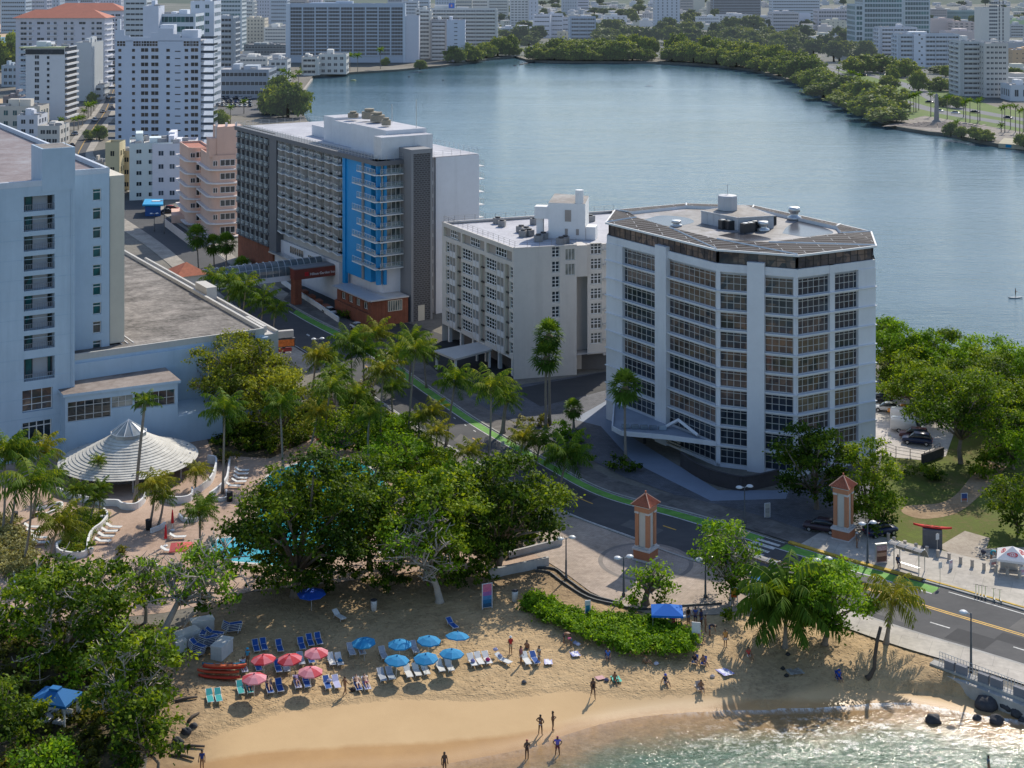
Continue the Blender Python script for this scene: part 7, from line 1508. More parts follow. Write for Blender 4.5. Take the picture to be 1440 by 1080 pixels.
def far_palm(px,py,top,w,label,group):
 X,Y=G(px,py);k=PX(Y);h=(py-top)*k;root=thing('palm_tree',label,'palm tree',(X,Y,0),random.Random(px).uniform(0,6),group=group);t=inst('trunk',UPT);t.scale=(1,1,h);t.parent=root;o=inst('crown',UPC,None,(0,0,h));o.scale=(w*k/6.4,)*3;o.parent=root
for x,y,tp in((1280,158,136),(1285,158,134),(1288,158,133),(1292,155,131),(1309,164,133),(1318,160,138),(1332,168,137),(1336,150,136),(1355,165,145),(1358,172,142),(1364,172,141),(1375,175,142),(1378,170,140),(1409,178,152),(1413,186,150),(1421,182,149),(1428,186,150),(1434,188,156),(1439,186,154),(1446,190,156),(1345,185,172),(1408,186,176)):far_palm(x,y,tp,13,'royal palm on the grass strip beside the boulevard','royal palms along the boulevard')
for x,y,tp in((1194,118,101),(1199,119,102),(1206,121,105),(1209,122,106),(1179,106,96)):far_palm(x,y,tp,11,'short palm where the boulevard meets the mangroves','palms at the boulevard bend')
for x,y,tp,tx in((1404,136,113,'dark palm before the rounded condominium'),(405,126,103,'palm by the jetty, tallest'),(398,122,100,'palm by the jetty, nearest the villa'),(420,120,102,'palm by the jetty, on the point'),(412,124,108,'palm by the jetty, lower'),(388,132,113,'palm above the mangrove mass'),(324,178,151,'palm by the car park entrance'),(343,160,143,'pale palm at the car park wall'),(492,100,78,'palm left of the long blue condominium'),(503,102,78,'palm pair at the long blue condominium'),(535,97,70,'palm before the long blue condominium'),(635,88,73,'palm at the end wall tower')):far_palm(x,y,tp,15,tx,None)
for x,y,tp in((124,166,149),(128,164,148),(118,168,156),(122,160,146),(104,184,168),(110,182,166),(132,156,145),(116,176,165),(86,186,168),(136,198,183)):far_palm(x,y,tp,13,'street palm on the far avenue pavement','street palms of the avenue')
# ---- things on the beach
FRW_=mat('lounger_frame_white',(.68,.68,.68),.5,.08,2)
LCOL={'white':(.66,.66,.64),'blue':(.01,.075,.30),'teal':(.03,.33,.33),'grey':(.34,.38,.44),'lilac':(.42,.42,.62)}
def make_lounger(col):
 t=thing('sun_lounger','x','sun lounger');sm=mat('sling_'+col,LCOL[col],.8,.12,3)
 mb=MB();a=.8
 for s in(-1,1):mb.tube([(-.35,s*.31,.33),(1.0,s*.31,.33)],.03,6);mb.tube([(-.35,s*.31,.33),(-1.0,s*.31,.72)],.03,6)
 for x,z in((1.0,.33),(-.35,.33),(-1.0,.72)):mb.tube([(x,-.31,z),(x,.31,z)],.03,6)
 mb.build('frame',[FRW_],None,True).parent=t
 mb=MB();mb.box(-.34,.98,-.28,.28,.325,.345);mb.build('seat',[sm]).parent=t
 mb=MB();mb.hexa([(-.36,-.28,.33),(-.34,-.28,.345),(-.34,.28,.345),(-.36,.28,.33),(-.99,-.28,.71),(-.98,-.28,.735),(-.98,.28,.735),(-.99,.28,.71)]);mb.build('backrest',[sm]).parent=t
 for x in(.75,-.55):
  for s in(-1,1):mb=MB();mb.tube([(x,s*.3,.33),(x-.05,s*.32,0)],.028,6);mb.build('leg',[FRW_],None,True).parent=t
 return t
LP={}
def lounger(col,px,py,label,yaw=-72,ground=None,group=None):
 loc=B(px,py)if ground is None else(*G(px,py,ground),ground)
 if col not in LP:LP[col]=o=make_lounger(col);o.location=loc;o.rotation_euler=(0,0,R(yaw));o['label']=label
 else:o=dup(LP[col],loc,R(yaw),label)
 if group:o['group']=group
 return o
def pxfix(px,py):return(px+1,py+6)
BL=[('teal',295,985,'teal lounger nearest the driftwood'),('teal',307,984,'teal lounger of the front pair, on its right'),('teal',338,973,'teal lounger left in the pair under the pink parasol'),('teal',351,972,'teal lounger holding a lilac towel'),('blue',379,972,'blue lounger with a sunbather lying on it'),('blue',393,970,'blue lounger with a pale blue towel'),('lilac',418,965,'lilac towelled lounger carrying a sunbather'),('blue',431,964,'empty dark blue lounger in the front row'),('blue',460,966,'blue lounger with a bundle and a yellow cap'),('lilac',473,965,'lounger under a white and violet towel'),('blue',503,968,'striped lounger of the sunbathing couple, left'),('lilac',515,967,'striped lounger of the sunbathing couple, right'),('blue',391,943,'deep blue lounger behind the front row'),('grey',402,942,'pale grey lounger next to a deep blue one'),('blue',360,914,'blue lounger behind the left red parasol'),('blue',371,912,'blue lounger peeking over the left red parasol'),('blue',393,914,'single blue lounger between two red parasols'),('blue',424,911,'long blue lounger behind the right red parasol'),('blue',436,906,'middle blue lounger of the rear three'),('blue',448,904,'rearmost blue lounger near the tree shade'),('lilac',343,943,'lounger with a reader beside the pink parasol'),('blue',363,941,'lounger half under the pink parasol'),('grey',423,932,'lounger behind the lone red parasol, left'),('blue',437,930,'lounger behind the lone red parasol, right'),('white',466,933,'white lounger beside the blue towelled one'),('white',477,933,'white lounger with a blue towel rolled on it'),('grey',494,919,'grey lounger with a yellow towel on its back'),('grey',508,918,'grey lounger carrying a person in shade'),('grey',539,924,'grey lounger under the lowest blue parasol'),('grey',583,916,'grey lounger behind the big blue parasol'),('grey',537,955,'shaded grey lounger of the left pair'),('grey',549,953,'shaded grey lounger of the left pair, right one'),('white',574,950,'white lounger, left of the three'),('white',586,948,'white lounger, middle of the three'),('white',598,946,'white lounger, right of the three'),('white',619,942,'white lounger in the pair by the parasol shadow'),('white',632,941,'white lounger in sun at the end of the parasols'),('white',664,934,'white lounger with a blue bag on it'),('white',674,932,'empty white lounger between two with bags'),('white',685,931,'white lounger with a pink bag'),('white',740,932,'white lounger before the standing woman'),('blue',752,931,'blue and white striped lounger being leaned over')]
for c,x,y,l in BL:lounger(c,x,y,l)
lounger('white',708,932,'white lounger turned aslant with two rolled towels',-42);lounger('white',477,870,'lone white lounger in the deep tree shade',-50);lounger('blue',636,882,'folded blue lounger behind the far blue parasol',-60)
for k,(x,y,l)in enumerate(((45,744,'topmost of the white loungers beside the silvery hedge'),(49,751,'second white lounger beside the silvery hedge'),(55,759,'third white lounger beside the silvery hedge'),(58,766,'lowest white lounger beside the silvery hedge'),(160,744,'topmost white lounger along the curved white wall'),(154,750,'second white lounger along the curved white wall'),(149,757,'third white lounger along the curved white wall'),(145,764,'lowest white lounger along the curved white wall'),(340,664,'rearmost white lounger by the pool gate'),(339,669,'second white lounger by the pool gate'),(338,675,'middle white lounger by the pool gate'),(336,680,'fourth white lounger by the pool gate'),(328,686,'front white lounger by the pool gate'),(250,758,'white lounger beside the closed red parasol'),(237,777,'white lounger half under the square red parasol'),(538,780,'white lounger seen through the trees, left'),(556,778,'white lounger seen through the trees, right'))):
 lounger('white',x,y,l,(-6,2)[k%2]+(0 if x>100 else 4),.02)
def make_parasol(cols,n=8,r=1.28,square=False):
 t=thing('parasol','x','parasol');cms=[cmat(c,.1)for c in cols];mb=MB();a0=math.pi/4 if square else 0;n=4 if square else n
 rings=[(0,2.42),(r*.5,2.25),(r,1.95)]
 for j in range(n):
  t0,t1=a0+2*math.pi*j/n,a0+2*math.pi*(j+1)/n;q=lambda rr,th,z:(rr*math.cos(th),rr*math.sin(th),z)
  mb.add([(0,0,2.42),q(r*.5,t0,2.26),q(r*.5,t1,2.26)],[(0,1,2)],j%len(cols));mb.quad(q(r*.5,t0,2.26),q(r,t0,1.96),q(r,t1,1.96),q(r*.5,t1,2.26),j%len(cols));mb.quad(q(r,t0,1.96),q(r,t0,1.84),q(r,t1,1.84),q(r,t1,1.96),j%len(cols))
  mb.tube([q(.05,t0,2.38),q(r,t0,1.95)],.015,4,len(cols)-1)
 mb.build('canopy',cms).parent=t
 mb=MB();mb.tube([(0,0,-.05),(0,0,2.4)],.03,8);mb.build('pole',[FRW_],None,True).parent=t;mb=MB();mb.lathe((0,0,2.4),[(.05,0),(.09,.04),(.03,.12)],8);mb.build('finial',[cms[0]],None,True).parent=t
 return t
PP_={}
def parasol(kind,cx,cy,label,tilt=0):
 x,y,z=B(cx,cy);z0=z
 Yc=FL*(CH-z0-2.15)/(cy-HZ);X=(cx-720)/FL*Yc;z0=float(beach_z(np.array([X]),np.array([Yc]))[0])
 if kind not in PP_:
  PP_[kind]=o=make_parasol({'blue':[(.015,.21,.44),(.02,.25,.49)],'red':[(.50,.035,.05),(.62,.16,.19)],'pink':[(.60,.20,.24),(.66,.27,.31),(.50,.05,.07)]}[kind]);o.location=(X,Yc,z0);o['label']=label
 else:o=dup(PP_[kind],(X,Yc,z0),cx*.7,label)
 o.rotation_euler=(R(tilt),R(random.Random(cx).uniform(-5,5)),cx*.7);return o
for cx,cy,l in((512.5,897,'blue parasol at the left end of the back row'),(561.7,900,'blue parasol mostly in tree shade'),(601.7,895,'blue parasol third along the back row'),(641.7,890,'tilted blue parasol at the right end of the back row'),(556.7,923,'lowest blue parasol over the grey loungers'),(599,920,'big blue parasol above the three white loungers'),(634,914,'blue parasol nearest the man in red')):parasol('blue',cx,cy,l,9 if cx>640 else 0)
for cx,cy,k,l in((371.7,922,'red','red parasol left of the darker one'),(409,921,'red','dark red parasol with one folded panel'),(445,913,'pink','rosy red parasol farthest right of the red group'),(357.5,947,'pink','pink and red parasol lowest of the group'),(436,939,'pink','faded red parasol by the white loungers')):parasol(k,cx,cy,l)
def closed_parasol(px,py,label):
 x,y=G(px,py);t=thing('closed_parasol',label,'parasol',(x,y,.02));mb=MB();mb.tube([(0,0,0),(0,0,2.8)],.03,6);mb.build('pole',[FRW_]).parent=t
 mb=MB();mb.lathe((0,0,.9),[(.05,0),(.2,.05),(.17,.5),(.13,1.2),(.05,1.75)],10);mb.build('canopy',[cmat((.55,.02,.03))],None,True).parent=t;mb=MB();mb.lathe((0,0,0),[(.3,0),(.3,.08),(.1,.12)],10);mb.build('base',[FRW_]).parent=t
closed_parasol(242.5,746,'closed red parasol at the back of the terrace');closed_parasol(233,768,'closed red parasol in front, by the white lounger')
t=make_parasol([(.60,.12,.11),(.55,.09,.09)],4,1.9,True);t.location=(*G(255,792),.02);t.rotation_euler=(0,0,R(8));t['label']='open square coral parasol over the terrace loungers'
x,y=G(438,858);t=make_parasol([(.01,.07,.42),(.012,.085,.46)],8,1.6);t.location=(x,y,-.1);t['label']='dark blue parasol alone under the great tree'
def towel(px,py,w,l,rz,c,label,stripe=None):
 x,y,z=B(px,py);rr=random.Random(px);mb=MB();n=6
 V=[(-w/2+w*i/n+rr.uniform(-.03,.03),-l/2+l*j/n+rr.uniform(-.03,.03),.035+rr.uniform(0,.05))for j in range(n+1)for i in range(n+1)]
 mb.add(V,[(j*(n+1)+i,j*(n+1)+i+1,(j+1)*(n+1)+i+1,(j+1)*(n+1)+i)for j in range(n)for i in range(n)])
 if stripe:
  for k in range(mb.m.__len__()):mb.m[k]=1 if(k%n in(0,n-1))or k%5==2 else 0
 o=mb.build('beach_towel',[cmat(c)]+([cmat(stripe)]if stripe else[]));o.location=(x,y,z+.02);o.rotation_euler=(R(-4),0,rz);tag(o,label,'towel')
towel(771,931,.85,1.5,.05,(.72,.72,.78),'white towel with lilac stripes right of the striped lounger',(.45,.45,.68));towel(808.5,920,.9,1.5,.25,(.72,.72,.78),'crumpled white towel below the scrub hedge',(.2,.22,.5));towel(1018.5,945,1.2,2.0,.45,(.70,.70,.80),'large white towel with violet bands on open sand',(.33,.32,.62));towel(866,955,.9,1.7,.2,(.10,.50,.40),'turquoise towel under a seated sunbather');towel(983,966,.7,1.0,.3,(.60,.50,.40),'sand coloured towel behind the low chair');towel(844,954,.9,.9,.4,(.55,.33,.33),'faded pink towel beside the turquoise one');towel(1118,945,1.6,1.5,.2,(.28,.25,.22),'grey striped blanket in the palm shade',(.4,.38,.34))
def bag(px,py,c,label,s=.3,zo=0):
 x,y,z=B(px,py);mb=MB();mb.blob((0,0,s*.55),(s,s*.75,s*.6),9,0,int(px),.12);mb.tube([(-s*.5,0,s),(0,0,s*1.45),(s*.5,0,s)],.025,5);o=mb.build('beach_bag',[cmat(c)],None,True);o.location=(x,y,z+zo);tag(o,label,'bag')
for px,py,c,l,zo in((813,908,(.55,.55,.68),'pale violet bundle beside the crouching pair',0),(809,906,(.30,.34,.5),'blue grey bag next to the violet bundle',0),(737,961,(.12,.12,.13),'small grey stone like bag on the smooth sand',0),(703,929,(.30,.32,.48),'rolled blue towel on the aslant lounger, foot end',.35),(697,922,(.42,.42,.62),'rolled lilac towel at the head of the aslant lounger',.5),(686,934,(.45,.03,.16),'crimson bag lying on a white lounger',.35),(665,936,(.25,.25,.5),'blue bundle on a white lounger',.35),(478,935,(.01,.16,.38),'rolled blue towel on a white lounger',.35),(463,964,(.5,.5,.66),'lilac bundle on a blue lounger',.35),(853,958,(.12,.12,.2),'dark beach bag by the turquoise towel',0),(1101,942,(.02,.02,.02),'black bag at the edge of the grey blanket',0),(1106,952,(.02,.02,.02),'second black bag on the grey blanket',0),(1108,922,(.03,.03,.03),'dark bundle in the middle of the palm shade',0),(945,884,(.03,.04,.08),'dark cooler bag under the blue canopy',0),(937,885,(.03,.03,.06),'dark folded chair bag under the blue canopy',0),(963,886,(.60,.03,.02),'red cool box by the beach group',0),(496,972,(.04,.03,.03),'black bag by the sunbathing couple',0),(923,935,(.5,.5,.6),'pale bundle below the scrub hedge',0),(1002,953,(.6,.5,.45),'small pale bag near the large towel',0)):bag(px,py,c,l,.28,zo)
def kayak(loc,rz,c,label,L=3.6,ry=0,seats=True,name='kayak',w=.42):
 t=thing(name,label,'kayak',loc,rz);mb=MB();n=14;ring=8;V=[]
 for i in range(n+1):
  s=i/n;x=(s-.5)*L;ww=w*math.sin(math.pi*min(max(s,.03),.97))**.6;up=.14*(2*s-1)**4
  for j in range(ring):a=2*math.pi*j/ring;V.append((x,ww*math.cos(a),.17+up+.17*(math.sin(a)if math.sin(a)<0 else .55*math.sin(a))))
 mb.add(V,[(i*ring+j,i*ring+(j+1)%ring,(i+1)*ring+(j+1)%ring,(i+1)*ring+j)for i in range(n)for j in range(ring)]+[tuple(range(ring))[::-1],tuple(n*ring+j for j in range(ring))]);mb.build('hull',[cmat(c)],None,True).parent=t
 if seats:
  for x in(-.55,.5):m2=MB();m2.lathe((x,0,.245),[(.3,0),(.33,.03),(.26,.04),(.22,-.0)],14,0,0,1.5,.8);m2.build('cockpit',[cmat((.30,.10,.03))]).parent=t
 t.rotation_euler=(R(ry),0,rz);return t
x,y,z=B(308,955)
for k,(dx,dy,dz,c,l)in enumerate(((0,0,.05,(.52,.05,.025),'red kayak lowest of the stack on the sand'),(-.2,.5,.35,(.58,.09,.04),'orange red kayak second in the stack'),(.3,.75,.65,(.50,.04,.03),'red kayak third in the stack'),(.5,.5,.95,(.60,.12,.05),'faded red kayak on top of the stack'),(.2,1.2,.75,(.01,.18,.27),'blue kayak behind the red stack'))):kayak((x+dx,y+dy,z+dz),R(-6+k*2),c,l,4.3,-12,w=.45)
def crate(px,py,size,rz,label,c=(.60,.60,.58)):
 x,y,z=B(px,py);t=thing('storage_box',label,'storage box',(x,y,z),rz);m_=mat('plastic_white',c,.6,.12,2,streak=.4);mb=MB();mb.obox((0,0,size[2]*.44),(size[0],size[1],size[2]*.88));
 for k in range(5):mb.obox((size[0]*(k/4-.5)*.9,-size[1]/2-.02,size[2]*.44),(.05,.03,size[2]*.8))
 mb.build('body',[m_]).parent=t;mb=MB();mb.obox((0,0,size[2]*.94),(size[0]*1.04,size[1]*1.06,size[2]*.11));mb.build('lid',[m_]).parent=t
crate(262,905,(2.6,1.2,1.4),R(42),'long white storage box lying under the leaning tree');crate(284,888,(2.4,1.2,1.4),R(25),'white storage box behind the heap of blue loungers');crate(312,922,(1.3,2.4,1.5),R(-18),'upright pile of folded white loungers beside the heap',(.62,.62,.64));crate(253,915,(1.2,1.1,1.2),R(30),'small white box tucked beside the kayak stack')
for s_,(px,py,n,rz)in enumerate(((276,920,5,-40),(290,912,6,20),(300,900,4,-20),(325,890,5,12),(282,905,5,80))):
 for k in range(n):
  x,y,z=B(px,py);o=dup(LP['blue'],(x+.04*k,y+.03*k,z+.16*k),R(rz+k*2),'blue and white lounger in a stored heap beside the kayaks','loungers heaped beside the kayaks')
x,y,z=B(222,975)
cx,cy=G(78,1016,-.2);t=thing('cabana','white curtained cabana under a bright blue fabric roof','cabana',(cx,cy,-.2),R(-16));w_,d_=3.7,2.6
for sx in(-1,1):
 for sy in(-1,1):mb=MB();mb.box(sx*w_/2-.07,sx*w_/2+.07,sy*d_/2-.07,sy*d_/2+.07,0,2.5);mb.build('post',[FRW_]).parent=t
mb=MB();a,b_=w_/2+.2,d_/2+.2;mb.add([(-a,-b_,2.5),(a,-b_,2.5),(a,b_,2.5),(-a,b_,2.5),(-a*.25,-b_*.3,3.15),(a*.25,-b_*.3,3.15),(a*.25,b_*.3,3.15),(-a*.25,b_*.3,3.15),(-a,-b_,2.25),(a,-b_,2.25),(a,b_,2.25),(-a,b_,2.25)],[(0,1,5,4),(1,2,6,5),(2,3,7,6),(3,0,4,7),(4,5,6,7),(8,9,1,0),(9,10,2,1),(10,11,3,2),(11,8,0,3)]);mb.build('roof',[cmat((.01,.13,.36))]).parent=t
mb=MB();mb.box(-.5,.5,-.35,.35,3.16,3.36);mb.build('vent_cap',[cmat((.012,.15,.39))]).parent=t
for x_,y_ in((-w_/2+.25,-d_/2),(-w_/2,d_/2-.3),(w_/2-.2,d_/2)):
 mb=MB()
 for k in range(5):mb.tube([(x_+.09*k-.2,y_+.03*(k%2),.1),(x_+.06*k-.15,y_,2.3)],.06,5)
 mb.build('curtain',[cmat((.66,.66,.68))]).parent=t
for k in(-1,1):mb=MB();mb.obox((k*.75,.1,.42),(1.1,1.9,.22));mb.obox((k*.75,.8,.72),(1.1,.2,.6),0,0,-.4);mb.build('day_bed',[cmat((.6,.6,.62))]).parent=t
cx,cy,cz=B(938,884);t=thing('canopy_tent','bright blue pop up canopy over a beach party','tent',(cx,cy,cz),R(-4));a,b_=1.7,1.4
for sx in(-1,1):
 for sy in(-1,1):mb=MB();mb.tube([(sx*a*.92,sy*b_*.92,-.1),(sx*a*.92,sy*b_*.92,2.0)],.03,6);mb.build('leg',[STEEL]).parent=t
mb=MB();mb.add([(-a,-b_,2.0),(a,-b_,2.0),(a,b_,2.0),(-a,b_,2.0),(-.25,0,2.7),(.25,0,2.7),(-a,-b_,1.78),(a,-b_,1.78),(a,b_,1.78),(-a,b_,1.78)],[(0,1,5,4),(1,2,5),(2,3,4,5),(3,0,4),(6,7,1,0),(7,8,2,1),(8,9,3,2),(9,6,0,3)]);mb.build('canopy',[cmat((.005,.13,.52))]).parent=t
x,y,z=B(960,876);t=thing('folding_table','white folding table with drinks by the blue canopy','table',(x,y,z),.2);mb=MB();mb.box(-.6,.6,-.35,.35,.70,.74);mb.build('tabletop',[FRW_]).parent=t
for sx in(-1,1):
 for sy in(-1,1):mb=MB();mb.tube([(sx*.55,sy*.3,0),(sx*.55,sy*.3,.7)],.02,5);mb.build('leg',[STEEL]).parent=t
for k,(px,py,c,rz,l)in enumerate(((933,884,(.02,.04,.12),.3,'navy folding chair under the blue canopy'),(942,878,(.03,.05,.14),-.2,'navy folding chair at the back of the canopy'),(975,901,(.55,.58,.62),.9,'pale folding chair beside the hedge end'),(980,905,(.05,.09,.25),1.2,'dark blue reclining beach chair at the hedge end'),(977,934,(.05,.12,.42),-.4,'blue striped low chair of the seated couple, left'),(989,936,(.05,.12,.42),-.4,'blue striped low chair of the seated couple, right'),(984,972,(.45,.40,.36),.3,'low beach chair facing the water'),(855,928,(.02,.03,.10),.1,'navy low chair below the scrub hedge'),(1180,957,(.01,.05,.26),.2,'bright blue low chair in the palm shade'))):
 x,y,z=B(px,py);t=thing('beach_chair',l,'chair',(x,y,z),rz);m_=cmat(c);mb=MB();mb.box(-.27,.27,-.25,.25,.22,.25);mb.build('seat',[m_]).parent=t;mb=MB();mb.hexa([(-.27,.24,.24),(.27,.24,.24),(.27,.27,.25),(-.27,.27,.25),(-.27,.52,.82),(.27,.52,.82),(.27,.55,.8),(-.27,.55,.8)]);mb.build('backrest',[m_]).parent=t
 for sx in(-1,1):mb=MB();mb.tube([(sx*.28,-.27,0),(sx*.28,.3,.45)],.018,5);mb.tube([(sx*.28,.32,0),(sx*.28,-.2,.45)],.018,5);mb.build('leg',[STEEL]).parent=t
 # ---- people
def W(px,py):return B(px,py)
NVY,WH,RED,PNK,BLK,TAN=(.02,.03,.10),(.68,.68,.68),(.50,.03,.03),(.60,.12,.22),(.015,.015,.018),(.45,.35,.22)
person('beach attendant in red shirt, tan shorts and white cap holding towels',W(718,920),'carry',.3,'m',(('shirt',RED),('shorts',TAN)),hat=(.7,.7,.7))
person('woman with dark hair in a pale top beside the white lounger',W(732.5,934),'stand',1.0,'m',(('shirt',(.30,.12,.14)),('shorts',(.55,.55,.6))),longhair=True)
person('person in a grey shirt leaning over the striped lounger',W(758,934),'fold',-.9,'m',(('shirt',(.42,.40,.34)),('shorts',(.38,.36,.32))))
person('bare shouldered man sitting behind the striped lounger',W(741,913),'sit',3.0,'m',(('shorts',NVY),))
person('bare backed man bending by the scrub hedge',W(793,905),'bend',1.3,'m',(('shorts',(.05,.05,.07)),));person('child in a pink top bending next to the bare backed man',W(803,908),'bend',-1.2,'m',(('shirt',PNK),('shorts',(.05,.15,.3))),h=.72,hair=(.4,.25,.12))
person('person in blue and white seated in a navy low chair',(W(855,927)[0],W(855,927)[1]-.05,W(855,927)[2]+.13),'sit',0,'m',(('shirt',(.06,.16,.48)),('shorts',(.6,.6,.64))))
person('woman in a black swimsuit walking along the smooth sand',W(834,981.7),'walk',.25,'d',(('swimsuit',BLK),),longhair=True,h=1.04)
person('sunbather seated on the turquoise towel',W(865,959),'sit',.4,'m',(('bikini',(.03,.03,.04)),('top',(.03,.03,.04))),longhair=True)
person('woman in a white bikini with hands on her hips',W(760,1033),'hips',2.6,'d',(('bikini',(.65,.65,.7)),('top',(.65,.65,.7))),hair=(.02,.015,.01))
person('woman with big hair in a dark swimsuit looking aside',W(777.5,1028),'fold',1.4,'d',(('swimsuit',(.10,.04,.04)),),longhair=True)
person('wading woman in a dark suit with a red headscarf',W(741,1069),'fold',.2,'d',(('swimsuit',(.05,.03,.04)),),hair=(.35,.04,.04));person('wading person in a violet shirt and maroon shorts splashing',W(784,1064),'hips',.0,'d',(('shirt',(.16,.12,.46)),('shorts',(.14,.03,.05))),hair=(.45,.10,.14))
person('woman in dark swimwear at the bottom edge of the beach',W(625,1087),'stand',.4,'d',(('swimsuit',(.08,.05,.06)),),longhair=True);person('person in a navy top at the bottom edge by the driftwood',W(284,1084),'stand',0,'m',(('shirt',(.03,.05,.2)),),longhair=True)
for k,(px,py,kd,rz,sk,cl,l)in enumerate(((968,878,'stand',.5,'m',(('shirt',BLK),('shorts',(.10,.18,.34))),'woman in black shirt and blue shorts at the party, rearmost'),(978,878,'fold',-.4,'m',(('shirt',(.05,.10,.34)),('shorts',NVY)),'person in a royal blue shirt at the party'),(986,881,'stand',.8,'d',(('shirt',NVY),('shorts',(.03,.08,.30))),'person in dark top and bright blue shorts at the party'),(992,889,'stand',1.6,'m',(('bikini',BLK),('top',BLK)),'tanned woman in black bikini near the sign post'),(998,894,'bend',1.5,'m',(('shirt',(.02,.02,.03)),('shorts',(.02,.05,.16))),'person stooping in dark clothes beside the party'),(947.5,886,'stand',.2,'m',(('shirt',(.45,.04,.06)),('shorts',(.40,.04,.06))),'person all in red under the edge of the blue canopy'),(958,889,'sit',-.4,'m',(('shorts',BLK),('shirt',(.22,.20,.18))),'person sitting with a grey shirt by the drinks table'),(983,901,'sit',.6,'m',(('shorts',(.05,.05,.08)),),'bare chested person seated at the hedge end'))):person(l,W(px,py),kd,rz,sk,cl)
person('man in an orange shirt and pale shorts standing on open sand',W(1020,910),'stand',.2,'m',(('shirt',(.62,.30,.08)),('shorts',(.50,.46,.44))))
x,y,z=W(1053,924);person('woman in red top and white skirt sitting at the edge of the palm shade',(x,y,z),'sit',.3,'m',(('shirt',(.48,.06,.05)),('shorts',WH)),longhair=True)
x,y,z=W(977,934);person('seated companion in dark top on the left low chair',(x,y-.05,z+.14),'sit',.5,'m',(('shirt',BLK),('shorts',(.5,.5,.55))));x,y,z=W(989,936);person('seated bare chested man in blue shorts on the right low chair',(x,y-.05,z+.14),'sit',.5,'m',(('shorts',(.03,.10,.42)),))
person('person with a blue cap sitting on bare sand',W(936,962),'sit',.4,'m',(('shorts',(.55,.55,.6)),('shirt',(.05,.05,.08))),hat=(.08,.10,.4));x,y,z=W(986,972);person('person leaning forward in the low chair near the water',(x,y-.05,z+.14),'sit',.1,'m',(('shorts',(.20,.16,.22)),))
person('person crouching at the lower edge of the scrub hedge',W(908,933),'sit',1.2,'m',(('shirt',(.30,.24,.16)),),h=.9);person('person in a pale blue shirt standing behind the shaggy palm',W(1075,901),'stand',2.0,'m',(('shirt',(.18,.36,.48)),('shorts',(.15,.3,.42))))
x,y,z=W(1180,957);person('person in royal blue slumped in the blue low chair',(x,y-.05,z+.13),'sit',.1,'m',(('shirt',(.01,.06,.34)),('shorts',(.01,.05,.28))),hat=(.01,.06,.34))
person('beachgoer in a navy top walking between the lounger rows',W(485,978),'walk',2.4,'m',(('top',NVY),('bikini',(.5,.35,.25))));person('person under a bright blue cap standing at the pink parasol',W(348,937),'stand',-.4,'m',(('shirt',(.05,.32,.50)),),hat=(.03,.34,.55))
for px,py,c1,c2,l,sk in((379,971,(.5,.35,.25),(.45,.3,.2),'sunbather lying back on a blue lounger in the front row','l'),(418,965,(.4,.3,.5),(.3,.2,.3),'sunbather reclining on the lilac towelled lounger','m'),(503,968,(.55,.45,.40),(.62,.55,.52),'sunbathing woman of the couple on striped loungers','l'),(515,967,(.6,.4,.35),(.25,.05,.10),'sunbathing man in maroon shorts of the couple','l'),(508,918,(.03,.05,.25),(.5,.1,.15),'person reclining in shade under the left blue parasol','m'),(343,943,(.55,.55,.68),(.5,.5,.6),'reader lying in white beside the pink parasol','m'),(351,972,(.36,.36,.60),(.36,.36,.60),'person wrapped in lilac on the teal lounger','m')):
 x,y,z=W(px,py);person(l,(x-.02,y+.1,z-.07),'lounge',R(18),sk,(('top' if sk=='l' else 'shirt',c1),('shorts',c2)))
person('passer by with a cap and backpack next to the far pillar',(*G(1205,772),.13),'stand',1.0,'m',(('shirt',(.10,.10,.11)),('shorts',(.30,.25,.20))),hat=(.5,.5,.52));person('person waiting on the bus shelter bench in blue',(*G(1263,799),.13),'chair',.0,'m',(('shirt',(.06,.10,.20)),('shorts',(.10,.12,.18))))
person('person in teal stooping beside the white drinks tent',(*G(1394,790),.13),'bend',1.8,'m',(('shirt',(.03,.30,.36)),('shorts',(.02,.2,.28))),hair=(.3,.15,.06));person('person in white seen under the brick gateway',(*G(414,402),.1),'stand',0,'m',(('shirt',WH),('shorts',WH)));person('person in a red shirt by the pool gate steps',(*G(447,632),.05),'stand',.4,'m',(('shirt',(.55,.04,.03)),('shorts',NVY)))
x,y=G(1428,418.5,SEA+.12);t=kayak((x,y,SEA-.02),R(8),(.62,.62,.6),'white paddle board far out on the lagoon',3.4,0,False,'paddle_board',.38);t['category']='paddle board';person('paddler standing on the white board far out on the lagoon',(x,y,SEA+.24),'carry',1.2,'d',(('shorts',BLK),))
x,y=G(1390,1080,SEA);person('swimmer in a dark top waist deep at the corner of the sea',(x,y,SEA-.75),'stand',1.5,'m',(('shirt',(.05,.12,.2)),))
